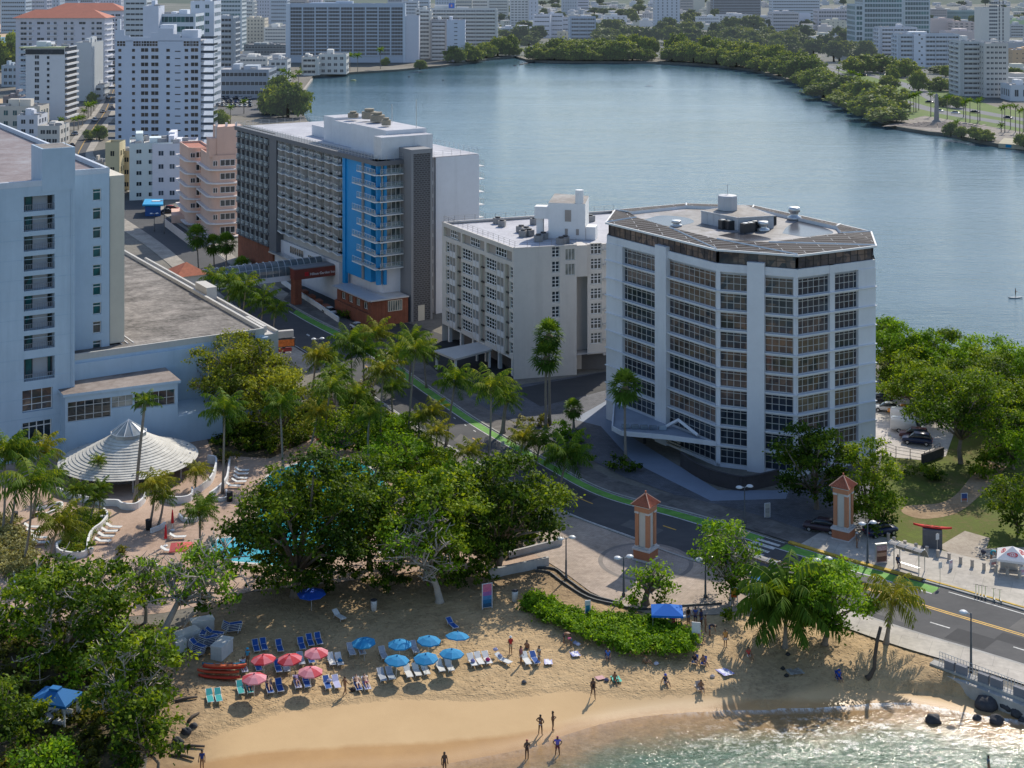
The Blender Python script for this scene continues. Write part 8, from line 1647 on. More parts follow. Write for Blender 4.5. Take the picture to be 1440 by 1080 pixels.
# ---- the twin pillars
def pillar(px,py,label,top):
 x,y=G(px,py);h=ZT(top,y);t=thing('gate_pillar',label,'pillar',(x,y,.04),R(-35));OR=mat('pillar_orange',(.52,.235,.13),.8,.12,.8,streak=.25);TRW=mat('pillar_trim',(.60,.57,.56),.7,.1,1);PNL=mat('pillar_panel',(.60,.57,.52),.7,.1,1)
 k=h/8.5;w_=1.0
 mb=MB();mb.box(-w_*1.1,w_*1.1,-w_*1.1,w_*1.1,0,1.35*k);mb.build('plinth',[mat('pillar_base',(.44,.17,.09),.8,.15,.8)]).parent=t
 mb=MB();mb.box(-w_*1.2,w_*1.2,-w_*1.2,w_*1.2,0,.22*k);mb.box(-w_*1.22,w_*1.22,-w_*1.22,w_*1.22,1.36*k,1.62*k);mb.box(-w_*.98,w_*.98,-w_*.98,w_*.98,1.63*k,1.72*k);mb.build('trim',[TRW]).parent=t
 mb=MB();mb.box(-w_*.76,w_*.76,-w_*.76,w_*.76,1.73*k,6.3*k);mb.build('panel',[PNL]).parent=t
 for sx in(-1,1):
  for sy in(-1,1):mb=MB();a,b_=sx*w_*.72,sy*w_*.72;mb.box(a-.23,a+.23,b_-.23,b_+.23,1.731*k,6.3*k);mb.box(a-.28,a+.28,b_-.28,b_+.28,6.05*k,6.31*k,1);mb.box(a-.28,a+.28,b_-.28,b_+.28,1.735*k,1.9*k,1);mb.build('pier',[OR,TRW]).parent=t
 mb=MB();mb.box(-w_,w_,-w_,w_,6.32*k,7.0*k);mb.build('cap',[OR]).parent=t;mb=MB();mb.box(-w_*1.15,w_*1.15,-w_*1.15,w_*1.15,7.0*k,7.16*k);mb.build('cornice',[TRW]).parent=t
 mb=MB();a=w_*1.32;n=9
 for q in range(4):
  M=Matrix.Rotation(q*math.pi/2,4,'Z')
  for i in range(n):
   u0,u1=-a+2*a*i/n,-a+2*a*(i+1)/n;P=[Vector((u,-a,7.17*k))for u in(u0,(u0+u1)/2,u1)];ap=Vector((0,0,h));c=[p.lerp(ap,.96-abs(j-1)*0)for j,p in enumerate(P)];P[1]+=Vector((0,-.02,.09));c[1]+=Vector((0,0,.05))
   mb.add([M@v for v in(P[0],P[1],c[1],c[0])],[(0,1,2,3)]);mb.add([M@v for v in(P[1],P[2],c[2],c[1])],[(0,1,2,3)])
  mb.tube([M@Vector((-a,-a,7.2*k)),M@Vector((0,0,h+.03))],.08,5,1)
 mb.add([(-a,-a,7.165*k),(a,-a,7.165*k),(a,a,7.165*k),(-a,a,7.165*k)],[(3,2,1,0)]);mb.tube([(0,0,h-.05),(0,0,h+.3)],.1,6)
 mb.build('tile_roof',[TILE,mat('tile_ridge',(.55,.30,.22),.8,.15,1)]).parent=t
pillar(908,786,'orange gate pillar with a tiled cap on the brick plaza',694);pillar(1186,757,'orange gate pillar with a tiled cap across the avenue',669)
LMPM=mat('lamp_grey',(.10,.105,.11),.5,.15,2,metal=.4);LHD=mat('lamp_head',(.60,.62,.64),.35,.1,2)
def lamp(px,py,top,label,heads=2,rz=0.3,z=.05):
 x,y=G(px,py,z);h=ZT(top,y)-z;t=thing('street_lamp',label,'street lamp',(x,y,z),rz);mb=MB();mb.lathe((0,0,0),[(.22,0),(.22,.25),(.13,.35),(.11,h*.45),(.085,h*.46),(.07,h)],10);mb.build('pole',[LMPM],None,True).parent=t
 for k in range(heads):
  s=(-1,1)[k];mb=MB();mb.tube([(0,0,h-.15),(s*.5,0,h+.02)],.04,6);mb.lathe((s*.75,0,h-.08),[(.1,-.08),(.42,-.02),(.46,.04),(.34,.16),(.12,.24)],14);mb.build('lamp_head',[LHD],None,True).parent=t
lamp(796,814,756,'twin headed lamp at the tree edge of the plaza');lamp(877,838,783,'twin headed lamp beside the pruned tree');lamp(992,840,785,'twin headed lamp by the bushy sea grape');lamp(1047,737,684,'twin headed lamp before the curved dark wall');lamp(1220,793,735,'twin headed lamp next to the bus shelter');lamp(1365.5,944,862,'tall single headed lamp standing on the seawall',1,-.4);lamp(1157,842,786,'twin headed lamp behind the round glossy tree');lamp(447,520,476,'twin headed lamp above the avenue by the palms')
lamp(217,325,300,'dark lamp post beside the pink terrace',2,.2);lamp(231,328,282,'thin lamp post near the blue kiosk',1,.4)
def board(px,py,w,h,label,cols,rz=0,legs=.3,z=.03,name='sign_board',posts=True,ground=True):
 x,y,zz=(B(px,py)if ground=='b' else(*G(px,py,z),z));t=thing(name,label,'sign',(x,y,zz),rz);mb=MB();mb.box(-w/2,w/2,-.05,.05,legs,legs+h);mb.build('panel',[cmat((.6,.6,.62))]).parent=t
 n=len(cols)
 for k,c in enumerate(cols):mb=MB();mb.box(-w/2+.06,w/2-.06,-.07,-.051,legs+.05+(h-.1)*k/n,legs+.05+(h-.1)*(k+1)/n-.002);mb.build('picture_band',[cmat(c,.35)]).parent=t
 for s in(-1,1):mb=MB();mb.box(s*w/2-.04,s*w/2+.04,-.06,.06,0,legs+h*.999);mb.build('post',[cmat((.55,.55,.58))]).parent=t
 return t
board(685,856,1.15,2.7,'tall beach information board in pink, violet and blue',[(.02,.08,.16),(.02,.14,.30),(.08,.22,.45),(.30,.12,.36),(.52,.14,.26),(.50,.16,.24)],.35,.15,ground='b');board(826.5,871,.55,2.0,'narrow blue and white pylon sign beside the hedge',[(.01,.05,.10),(.01,.10,.20),(.02,.18,.28),(.55,.58,.6)],.2,.1)
board(979,906,.85,1.15,'blank backed white notice on a post by the beach party',[(.55,.54,.50)],2.9,1.2,ground='b');board(1032,852,.8,1.2,'yellow and orange banner under the bushy sea grape',[(.55,.12,.03),(.60,.35,.03),(.62,.42,.05)],.1,.9);board(1356,706,.85,1.05,'framed blue notice standing on the park grass',[(.35,.12,.08),(.06,.10,.30),(.05,.09,.28)],.1,.15);board(1308,766,.85,1.1,'framed blue and orange poster leaning on the slatted box',[(.08,.06,.10),(.45,.16,.05),(.05,.05,.22),(.08,.10,.30)],.2,.1);board(1337,800,.55,1.0,'white sandwich board on the wide pavement',[(.55,.52,.55),(.60,.58,.6),(.5,.35,.4)],.7,.05,z=.13);board(1397,799,.75,1.0,'white menu board left of the drinks tent',[(.60,.58,.58),(.5,.25,.25),(.62,.6,.6)],.3,.1,z=.13);board(1438,810,.75,1.0,'pink lettered menu board right of the drinks tent',[(.60,.55,.6),(.5,.3,.4),(.62,.6,.6)],.3,.1,z=.13);board(1079,728,.75,1.9,'weathered white meter cabinet by the curved wall',[(.40,.39,.36),(.3,.3,.29),(.45,.44,.4)],.3,.02)
for px,py,tp,l in((1318,776,750,'white street sign on a slim pole before the slatted box'),(1322,819,790,'double pole bus sign on the wide pavement'),(592+115,580+60,620,'small white sign at the kerb under the stout palm')):
 x,y=G(px,py,.13);h=ZT(tp,y)-.13;t=thing('street_sign',l,'sign',(x,y,.13),.4);mb=MB();mb.tube([(0,0,0),(0,0,h)],.035,6);mb.build('pole',[STEEL]).parent=t;mb=MB();mb.box(-.25,.25,-.06,-.036,h-.75,h-.05);mb.build('plate',[cmat((.6,.6,.6))]).parent=t
x,y=G(399,520);t=thing('billboard','stacked white hotel sign with an orange lit display by the avenue','sign',(x,y,0),R(20));zz=[0,2.2,3.0,3.9,4.6]
mb=MB()
for k,z in enumerate((.6,1.45,2.3)):mb.box(-1.3,1.3,-.3,.3,z,z+.72)
mb.build('lower_panels',[mat('sign_cream',(.46,.44,.42),.7,.15,1)]).parent=t;mb=MB();mb.box(-1.4,1.4,-.35,.35,3.3,3.85);mb.build('red_panel',[cmat((.35,.06,.05))]).parent=t;mb=MB();mb.box(-2.0,2.0,-.4,.4,4.1,5.6);mb.build('display_case',[LMPM]).parent=t;mb=MB();mb.box(-1.8,1.8,-.45,-.41,4.25,5.45);mb.build('display',[mat('display_orange',(.75,.20,.05),.4,.5,3)]).parent=t;mb=MB();mb.box(-1.7,1.7,-.45,.45,5.8,7.0);mb.build('crown_panel',[mat('sign_cream',(.46,.44,.42))]).parent=t;mb=MB();mb.box(-.25,.25,-.2,.2,0,5.79);mb.build('post',[LMPM]).parent=t
x,y=G(730,800);t=thing('low_wall','long pale concrete seat wall at the edge of the trees','wall',(x,y,0));f2=FR(G(687,813),G(771,795));mb=MB();f2.box(mb,0,f2.L,-.1,.95,-.18,.18);f2.box(mb,-.03,f2.L+.03,.95,1.02,-.2,.2);mb.build('wall',[mat('concrete_pale',(.46,.44,.42),.85,.2,.6,.3)],t)
x,y=G(720,780);t=thing('low_wall','shaded concrete wall running under the spreading tree','wall',(x,y,0));f2=FR(G(715,785),G(790,766));mb=MB();f2.box(mb,0,f2.L,0,.8,-.15,.15);mb.build('wall',[MATS['concrete_pale']],t)
for k,(pts,l)in enumerate((([(752,799),(780,801),(800,817),(830,837),(868,848)],'upper black edging rail curving round the plaza steps'),([(752,803),(772,806),(790,819),(826,841),(868,852)],'lower black edging rail curving round the plaza steps'),([(862,850),(900,858),(960,853),(1015,850)],'dark edging rail before the blue canopy'))):
 P=smooth_line(gl(pts),4);t=thing('edging_rail',l,'rail',(*P[0],0));mb=MB()
 for a,b_ in zip(P[:-1],P[1:]):f2=FR(a,b_);f2.box(mb,0,f2.L+.02,-.05,.22,-.07,.07)
 mb.build('rail',[LMPM],t)
def curb_wall(pts,label,h,w_=.25,m=WHITE2,closed=False,name='planter_wall',n=4):
 P=smooth_line(gl(pts),n);t=thing(name,label,'wall',(*P[0],0));mb=MB();k=len(P);L_,R_=[],[]
 for i,p in enumerate(P):
  a,b_=Vector(P[max(0,i-1)]),Vector(P[min(k-1,i+1)]);d=(b_-a).normalized();nn=Vector((-d.y,d.x))*w_/2;L_.append(Vector(p)+nn);R_.append(Vector(p)-nn)
 for i in range(k-1):
  hh=h if not hasattr(h,'__len__')else h[0]+(h[1]-h[0])*i/k
  mb.hexa([(*R_[i],0),(*R_[i+1],0),(*L_[i+1],0),(*L_[i],0),(*R_[i],hh),(*R_[i+1],hh),(*L_[i+1],hh),(*L_[i],hh)])
 mb.build('wall',[m],t)
curb_wall([(146,722),(151,730),(143,742),(130,752),(124,765),(122,780),(112,785),(95,784),(82,780),(80,772),(86,768)],'serpentine white wall round the clipped grass bed',.75);curb_wall([(80,694),(95,700),(115,706),(145,711),(165,712),(172,716),(190,717),(202,708),(204,701)],'long low white wall in front of the round bar',.9);curb_wall([(232,694),(233,704),(245,708),(262,707),(270,702),(270,694)],'round white planter before the round bar',.95);curb_wall([(272,698),(285,690),(298,678),(304,660),(302,653),(292,652)],'tall curving white wall right of the round bar',(.9,1.3));curb_wall([(295,702),(310,690),(319,678),(322,660),(323,652)],'slender curving white wall behind the loungers',.9);curb_wall([(298,702),(310,705),(320,702),(318,693)],'small white planter ring at the tall palm',.5);curb_wall([(48,724),(58,726),(72,722),(87,714),(84,709),(66,715),(50,718),(48,724)],'oval white rimmed bed near the hotel wall',.35);curb_wall([(216,790),(222,800),(240,803),(255,796)],'curved white rim near the square parasol',.4);curb_wall([(212,750),(225,745),(232,740)],'white rim beside the closed parasols',.6);curb_wall([(252,727),(258,733),(275,734),(283,728)],'small white planter behind the closed parasols',.5);curb_wall([(14,796),(20,812),(24,830),(48,820)],'white wall corner in the silvery hedge',.7)
for k,(px,py)in enumerate(((295,768),(286,779),(297,790),(320,797))):
 x,y=G(px,py);t=thing('stone_statue','pale stone frog statue %s by the pool steps'%('rearmost','second from the rear','third, larger,','frontmost')[k],'statue',(x,y,.05),k*.5+.6);m_=mat('statue_stone',(.38,.34,.27),.9,.25,2,.4);mb=MB();mb.blob((0,.05,.5),(.48,.5,.5),12,0,k,.06);mb.blob((0,-.22,1.0),(.33,.32,.28),10,0,k+1,.05);mb.build('body',[m_],None,True).parent=t
 for s in(-1,1):
  mb=MB();mb.blob((s*.2,-.25,1.28),(.11,.11,.13),8);mb.build('eye',[m_],None,True).parent=t;mb=MB();mb.tube([(s*.3,-.25,.75),(s*.42,-.5,.35),(s*.4,-.6,.0)],[.13,.1,.11],7);mb.build('leg',[m_],None,True).parent=t;mb=MB();mb.blob((s*.48,.2,.28),(.22,.38,.28),8);mb.build('haunch',[m_],None,True).parent=t
def bin_(px,py,c,label,h=1.0,r=.3,beach=False):
 x,y,z=B(px,py)if beach else(*G(px,py),.03);t=thing('litter_bin',label,'bin',(x,y,z));mb=MB();mb.lathe((0,0,0),[(r*.9,0),(r,h*.85),(r,h)],14);mb.build('body',[cmat(c)],None,True).parent=t;mb=MB();mb.lathe((0,0,h),[(r*1.06,0),(r*1.06,.07),(r*.5,.14)],14);mb.build('lid',[cmat((.04,.04,.05))]).parent=t
bin_(525.7,858,(.62,.62,.62),'white litter bin under the middle tree',1.1,.36,True);bin_(724,845,(.58,.6,.62),'white litter bin right of the information board',1.15,.36,True);bin_(209,745,(.03,.03,.03),'black litter bin by the twin palms',1.2,.4);bin_(323,705,(.03,.03,.03),'black litter bin beside the small planter ring',1.2,.42);bin_(21,734,(.06,.07,.08),'dark bin beside the silvery hedge',1.2,.4)
for px,py,l in((145,732,'flower pot with yellow plant at the top of the grass bed'),(112,783,'flower pot with yellow plant at the foot of the grass bed'),(128,778,'white tub with a green plant by the loungers')):
 x,y=G(px,py);t=thing('flower_pot',l,'flower pot',(x,y,.02));mb=MB();mb.lathe((0,0,0),[(.25,0),(.38,.6),(.34,.62)],12);mb.build('pot',[WHITE2]).parent=t;o=inst('plant',leaves('plant',[(0,0,.95,.5,.5,.45)],.2,int(px),LM['yellow' if 'yellow' in l else 'mid'],n=260,clump=.12));o.parent=t
def shelter(px0,py0,px1,py1,label,bench=True):
 A,B2=Vector(G(px0,py0,.13)),Vector(G(px1,py1,.13));fr=FR(A,B2);t=thing('bus_shelter',label,'bus shelter',(*A,.13));n=8;L=fr.L
 mb=MB();pr=[(-.3+2.0*math.sin(q/n*1.5)*.95,2.25+.75*math.cos(q/n*math.pi*.95-.6))for q in range(n+1)]
 for(d0,z0),(d1,z1)in zip(pr[:-1],pr[1:]):mb.quad(fr.p(-.5,z0+.13,-d0),fr.p(L+.5,z0+.13,-d0),fr.p(L+.5,z1+.13,-d1),fr.p(-.5,z1+.13,-d1))
 mb.build('roof',[mat('shelter_roof',(.27,.26,.255),.75,.3,1)],t,True);mb=MB()
 for k in range(5):mb.tube([fr.p(-.5+(L+1)*k/4,z+.16,-d)for d,z in pr],.05,5)
 mb.build('rib',[STEEL],t)
 for u in(0,L):
  for d in(-.2,-1.6):mb=MB();mb.tube([fr.p(u,.1,d),fr.p(u,2.75,d)],.06,6);mb.build('post',[STEEL],t)
 if bench:mb=MB();fr.box(mb,.3,L-.3,.55,.61,-1.15,-.75);mb.build('bench',[STEEL],t)
 return fr
shelter(1256,798,1291,809,'curved roofed bus shelter with a bench on the far pavement');shelter(1046,812,1086,826,'curved roofed bus shelter half hidden by the bushy sea grape')
x,y=G(1239,792,.13);t=thing('advert_panel','tall poster box with a pink and brown portrait print beside the bus shelter','sign',(x,y,.13),.25);mb=MB();mb.box(-.75,.75,-.15,.15,0,2.4);mb.build('case',[STEEL]).parent=t
mb=MB();mb.box(-.68,.68,-.18,-.152,.2,2.2);mb.build('poster',[mat('poster_pink',(.42,.26,.30),.5,.3,2.2)]).parent=t
for z0,z1,c in((.3,.9,(.16,.08,.06)),(.9,1.35,(.50,.30,.22)),(1.35,1.6,(.20,.10,.07)),(1.6,2.1,(.55,.38,.42))):
 mb=MB();mb.box(-.62,.62,-.2,-.181,z0,z1-.01);mb.build('printed_band',[cmat(c,.5)]).parent=t
BOL=None
for k,(px,py)in enumerate(((241,556),(295,596),(342,630),(435,660),(528,685),(620,708),(713,740),(808,765),(905,796),(1003,822),(1102,848),(1203,868),(1300,892),(1402,918))):
 x,y=G(1200+px/6,660+py/6,.13)
 if BOL is None:
  BOL=thing('bollard','stubby concrete bollard in the row along the wide pavement','bollard',(x,y,.12),0,'bollards along the park edge');mb=MB();mb.lathe((0,0,0),[(.21,0),(.19,.75)],12);mb.build('post',[mat('bollard_stone',(.46,.40,.34),.9,.15,2)]).parent=BOL;mb=MB();mb.lathe((0,0,.751),[(.24,0),(.24,.1),(.2,.12)],12);mb.build('cap',[MATS['bollard_stone']]).parent=BOL
 else:dup(BOL,(x,y,.12),0)
x,y=G(1311,770);t=thing('equipment_box','grey slatted equipment box on the park grass','storage box',(x,y,.03),R(-14));mb=MB();mb.box(-1.15,1.15,-.7,.7,0,2.4)
for k in range(9):mb.box(-1.17,1.17,-.73,-.701,.08+k*.26,.27+k*.26)
mb.build('body',[mat('slat_grey',(.13,.13,.14),.8,.2,1)]).parent=t;kayak((x,y-.1,2.46),R(-18),(.58,.03,.025),'long red kayak lying on top of the grey slatted box',4.6,0)
x,y=G(1424,806,.13);t=thing('drinks_tent','white pop up drinks tent with red emblems on its roof','tent',(x,y,.13),R(-20));a=1.75;mb=MB();mb.add([(-a,-a,2.1),(a,-a,2.1),(a,a,2.1),(-a,a,2.1),(0,0,3.2),(-a,-a,1.85),(a,-a,1.85),(a,a,1.85),(-a,a,1.85)],[(0,1,4),(1,2,4),(2,3,4),(3,0,4),(5,6,1,0),(6,7,2,1),(7,8,3,2),(8,5,0,3)]);mb.build('canopy',[cmat((.68,.66,.66))]).parent=t
for sx in(-1,1):
 for sy in(-1,1):mb=MB();mb.tube([(sx*a*.95,sy*a*.95,0),(sx*a*.95,sy*a*.95,2.1)],.03,6);mb.build('leg',[STEEL]).parent=t
for q in range(4):
 M=Matrix.Rotation(q*math.pi/2,4,'Z');mb=MB();n=18;V=[]
 for i in range(n):
  th=2*math.pi*i/n
  for rr_ in(1.0,.72):u,v=.62*rr_*math.cos(th),.42+.15*rr_*math.sin(th)*(1+.3*math.cos(th));V.append(M@Vector((u,-a*(1-v)-.012,2.1+1.1*v+.012)))
 mb.add(V,[(2*i,2*((i+1)%n),2*((i+1)%n)+1,2*i+1)for i in range(n)]);
 for k in range(4):u=-.36+k*.2;P=[(u,.36),(u+.09,.36),(u+.15,.48),(u+.06,.48)];mb.add([M@Vector((p,-a*(1-v)-.012,2.1+1.1*v+.013))for p,v in P],[(0,1,2,3)])
 mb.build('emblem',[cmat((.55,.03,.04))]).parent=t
x2,y2=G(1419,800,.13);t2=thing('counter','grey topped serving counter inside the drinks tent','counter',(x2,y2,.13),R(-12));mb=MB();mb.box(-1.1,1.1,-.3,.3,.85,.92);mb.build('top',[FRW_]).parent=t2;mb=MB();mb.box(-1.0,1.0,-.25,.25,0,.849);mb.build('body',[STEEL]).parent=t2
SCO=None
for k,(px,py)in enumerate(((1372,837),(1376.5,838),(1381,839),(1386,840),(1398,843),(1407,845))):
 x,y=G(px,py,.13)
 if SCO is None:
  SCO=thing('scooter','x','scooter',(x,y,.13),1.2);mb=MB();mb.box(-.45,.4,-.08,.08,.12,.17);mb.build('deck',[LMPM]).parent=SCO;mb=MB();mb.tube([(.42,0,.15),(.34,0,1.1)],.03,6);mb.build('stem',[cmat((.16,.42,.05))]).parent=SCO;mb=MB();mb.tube([(.33,-.25,1.12),(.33,.25,1.12)],.02,5);mb.build('handlebar',[LMPM]).parent=SCO
  for xx in(-.5,.5):mb=MB();mb.tube([(xx,-.03,.11),(xx,.03,.11)],.11,12);mb.build('wheel',[LMPM]).parent=SCO
  o=SCO
 else:o=dup(SCO,(x,y,.13),1.2+k*.05)
 o['label']='rental scooter with a green stem parked in the row of four by the kerb' if k<4 else 'dark rental scooter, %s of the pair right of the row of four'%('first','second')[k-4];o['group']='rental scooters at the kerb' if k<4 else 'rental scooter pair'
x,y=G(1383,783,.13);t=thing('stroller','dark baby stroller near the drinks tent','stroller',(x,y,.13),.5);mb=MB();mb.blob((0,0,.62),(.3,.38,.25),9);mb.build('seat',[cmat((.05,.05,.07))],None,True).parent=t
for sx in(-1,1):
 for sy in(-1,1):mb=MB();mb.tube([(sx*.25-.02,sy*.35,.12),(sx*.25+.02,sy*.35,.12)],.12,10);mb.build('wheel',[LMPM]).parent=t
mb=MB();mb.tube([(-.2,.4,.6),(-.2,.65,1.0),(.2,.65,1.0),(.2,.4,.6)],.02,5);mb.build('handle',[STEEL]).parent=t
SWL=[(1308,934),(1370,958),(1440,985),(1530,1019)];P=gl(SWL);t=thing('seawall','stepped pale seawall below the roadside railing','wall',(*P[0],0));mb=MB()
for a,b_ in zip(P[:-1],P[1:]):f2=FR(a,b_);f2.box(mb,-.02,f2.L+.02,-1.6,.16,-.9,.1);f2.box(mb,-.02,f2.L+.02,-1.6,-.12,.1,.8)
mb.build('wall',[mat('seawall_concrete',(.40,.385,.36),.85,.25,.5,.3)],t)
f2=FR(P[0],P[-1]);GB=mat('bench_grey',(.20,.205,.23),.85,.15,.6)
for k,(a,b_)in enumerate(((1328,1358),(1375,1408),(1425,1460))):
 u0,u1=f2.uat(a),f2.uat(b_);t=thing('concrete_bench','solid grey concrete bench block on the seawall, %s'%('nearest the sand','next to the tall lamp','at the edge of the view')[k],'bench',(*f2.xy(u0),.16));mb=MB();f2.box(mb,u0,(u0+u1)/2-.15,.16,1.0,-.35,.05);f2.box(mb,(u0+u1)/2+.02,u1,.16,.98,-.45,-.05);mb.build('block',[GB],t)
 t=thing('railing','white steel railing behind the grey bench block, %s'%('nearest the sand','next to the tall lamp','at the edge of the view')[k],'railing',(*f2.xy(u0),.16));mb=MB()
 for q in range(14):u=u0-1.0+(u1-u0+2.0)*q/13;mb.tube([f2.p(u,.16,-.8),f2.p(u,1.25,-.8)],.025,5)
 for z in(.5,.85,1.25):mb.tube([f2.p(u0-1,z,-.8),f2.p(u1+1,z,-.8)],.025,5)
 mb.build('rail',[mat('rail_white',(.55,.55,.55),.5,.1,1)],t)
RK=mat('rock_dark',(.055,.055,.062),.8,.45,1.2,.8,3)
for k,(px,py,r,l)in enumerate(((1387,995,1.15,'largest dark boulder at the foot of the seawall'),(1402,990,.95,'dark boulder beside the largest one'),(1421,998,1.0,'squat boulder in the middle of the pile'),(1432,992,.8,'boulder against the seawall steps'),(1438,1003,.9,'boulder at the edge of the view'),(1430,985,.6,'small boulder behind the pile'),(1452,1000,1.0,'boulder mostly beyond the view'),(1313,1017,.75,'rounded rock alone in the foam with a pale wake'),(1374,1011,.42,'small flat rock in the wash'),(1401,1016,.68,'pointed rock in the wash before the boulder pile'),(1437,1014,.35,'tiny rock near the edge of the wash'),(262,1030,.5,'flat brown rock by the driftwood'),(250,1045,.6,'low rock below the thicket'),(272,1022,.4,'small rock on the damp sand'))):
 x,y,z=B(px,py);mb=MB();mb.blob((0,0,r*.3),(r,r*.85,r*.72),14,0,k,.16);o=mb.build('rock',[RK],None,True);o.location=(x,y,max(z,SEA)-.05);tag(o,l,'rock')
for k,(px,py,L,rz,l)in enumerate(((268,1052,2.6,.1,'long weathered driftwood beam near the damp sand'),(256,1066,2.4,-.2,'short driftwood beam below the long one'),(272,1010,1.8,1.2,'driftwood post lying in the tree shadow'),(262,985,2.2,.5,'bleached branch on the shadowed sand'))):
 x,y,z=B(px,py);mb=MB();mb.tube([(-L/2,0,.12),(0,.1,.18),(L/2,-.05,.12)],[.16,.14,.1],7);o=mb.build('driftwood',[BARKD],None,True);o.location=(x,y,z);o.rotation_euler=(0,0,rz);tag(o,l,'driftwood')
x,y=G(1078,848);t=thing('beach_hut','rental hut under a sky blue tarp behind the shaggy palm','hut',(x,y,.02),R(-12));mb=MB();mb.hexa([(-1.8,-1.3,2.0),(1.8,-1.3,2.1),(1.8,1.3,2.6),(-1.8,1.3,2.5),(-1.8,-1.3,2.06),(1.8,-1.3,2.16),(1.8,1.3,2.66),(-1.8,1.3,2.56)]);mb.build('tarp',[cmat((.02,.22,.55))]).parent=t
for sx in(-1,1):
 for sy in(-1,1):mb=MB();mb.tube([(sx*1.6,sy*1.1,0),(sx*1.6,sy*1.1,2.1)],.05,6);mb.build('post',[STEEL]).parent=t
mb=MB();mb.box(-1.2,.2,-.4,.5,0,1.1);mb.build('counter',[cmat((.06,.07,.08))]).parent=t
x,y=G(1052,857);kayak((x+.6,y,.05),R(80),(.35,.42,.5),'pale blue paddle boat beside the rental hut',2.6,0,False,'paddle_board',.5)
# ---- cars
def loft(mb,secs,mi=0,ring=10):
 V=[];n=len(secs)
 for x,z0,z1,hw0,hw1 in secs:
  zc,hz=(z0+z1)/2,(z1-z0)/2
  for j in range(ring):
   a=2*math.pi*(j+.5)/ring;c,s=math.cos(a),math.sin(a);e=.45;cy=math.copysign(abs(c)**e,c);sz=math.copysign(abs(s)**e,s);hw=hw0+(hw1-hw0)*(sz+1)/2;V.append((x,cy*hw,zc+sz*hz))
 mb.add(V,[(i*ring+j,(i+1)*ring+j,(i+1)*ring+(j+1)%ring,i*ring+(j+1)%ring)for i in range(n-1)for j in range(ring)]+[tuple(range(ring)),tuple((n-1)*ring+j for j in range(ring))[::-1]],mi)
CAR={'sedan':([(-2.25,.42,.78,.7,.7),(-2.1,.30,.92,.84,.8),(-1.2,.24,.97,.89,.82),(.6,.24,.96,.89,.82),(1.4,.24,.88,.88,.8),(2.05,.28,.76,.82,.74),(2.25,.40,.62,.68,.66)],[(-1.75,.90,.98,.76,.7),(-1.05,.90,1.40,.78,.6),(-.2,.90,1.46,.79,.6),(.35,.90,1.43,.79,.6),(1.15,.86,.94,.76,.7)],(-.98,.3,1.40,1.5)),'suv':([(-2.2,.45,.95,.78,.76),(-2.1,.32,1.1,.9,.85),(-1,.28,1.12,.93,.86),(.8,.28,1.1,.93,.86),(1.5,.3,1.02,.92,.84),(2.1,.34,.92,.86,.8),(2.25,.45,.75,.74,.72)],[(-2.05,1.05,1.12,.82,.78),(-1.75,1.05,1.66,.82,.68),(-.2,1.05,1.74,.83,.68),(.5,1.05,1.68,.82,.67),(1.25,1.02,1.1,.8,.76)],(-1.72,.5,1.66,1.77)),'van':([(-2.6,.45,1.9,.92,.9),(-2.5,.3,2.2,.98,.94),(1.0,.28,2.2,.98,.92),(1.4,.28,1.2,.97,.9),(2.4,.32,1.0,.92,.86),(2.6,.45,.8,.8,.78)],[(.95,1.15,2.05,.9,.82),(1.15,1.15,1.95,.9,.8),(1.95,1.05,1.15,.86,.82)],(-2.3,.9,2.15,2.26))}
CM={}
def car(kind,c,px,py,rz,label,z=.06,group=None,simple=False):
 x,y=G(px,py,z);k=(kind,c)
 if k not in CM:
  b_,g_,r_=CAR[kind];mb=MB();loft(mb,b_);bm_=mb.mesh('body',[mat('paint_%02x%02x%02x'%tuple(int(v*255)for v in c),c,.28,.06,1,spec=.5)],True)
  mb=MB();loft(mb,g_);gm_=mb.mesh('cabin_glass',[GLD],True);mb=MB();loft(mb,[(r_[0],r_[2],r_[2]+.06,.58,.52),((r_[0]+r_[1])/2,r_[2],r_[3],.62,.5),(r_[1],r_[2],r_[2]+.06,.58,.52)]);rm_=mb.mesh('roof',[bm_.materials[0]],True);CM[k]=(bm_,gm_,rm_)
 if 'wheel' not in CM:
  mb=MB();mb.tube([(0,-.11,0),(0,.11,0)],.33,16);CM['wheel']=mb.mesh('wheel',[cmat((.02,.02,.02))],False);mb=MB();mb.tube([(0,-.125,0),(0,.125,0)],.19,12);CM['rim']=mb.mesh('rim',[STEEL]);mb=MB();mb.obox((0,0,0),(.06,.34,.14));CM['hl']=mb.mesh('headlight',[cmat((.7,.7,.7))]);mb=MB();mb.obox((0,0,0),(.06,.34,.14));CM['tl']=mb.mesh('tail_light',[cmat((.4,.02,.02))])
 t=thing('parked_car',label,'van' if kind=='van' else 'car',(x,y,z),rz,group)
 for nme,me in zip(('body','cabin_glass','roof'),CM[k]):inst(nme,me).parent=t
 if not simple:
  for xx in(-1.35,1.4):
   for s in(-1,1):w_=inst('wheel',CM['wheel'],None,(xx,s*.80,.33));w_.parent=t;q=inst('rim',CM['rim']);q.parent=w_
  for s in(-1,1):inst('headlight',CM['hl'],None,(2.18,s*.58,.68)).parent=t;inst('tail_light',CM['tl'],None,(-2.2,s*.6,.78)).parent=t
 return t
CW,CS,CB,CR,CN=(.62,.62,.62),(.34,.35,.37),(.02,.02,.022),(.35,.02,.02),(.015,.025,.07)
AL=math.atan2(.853,-.523)
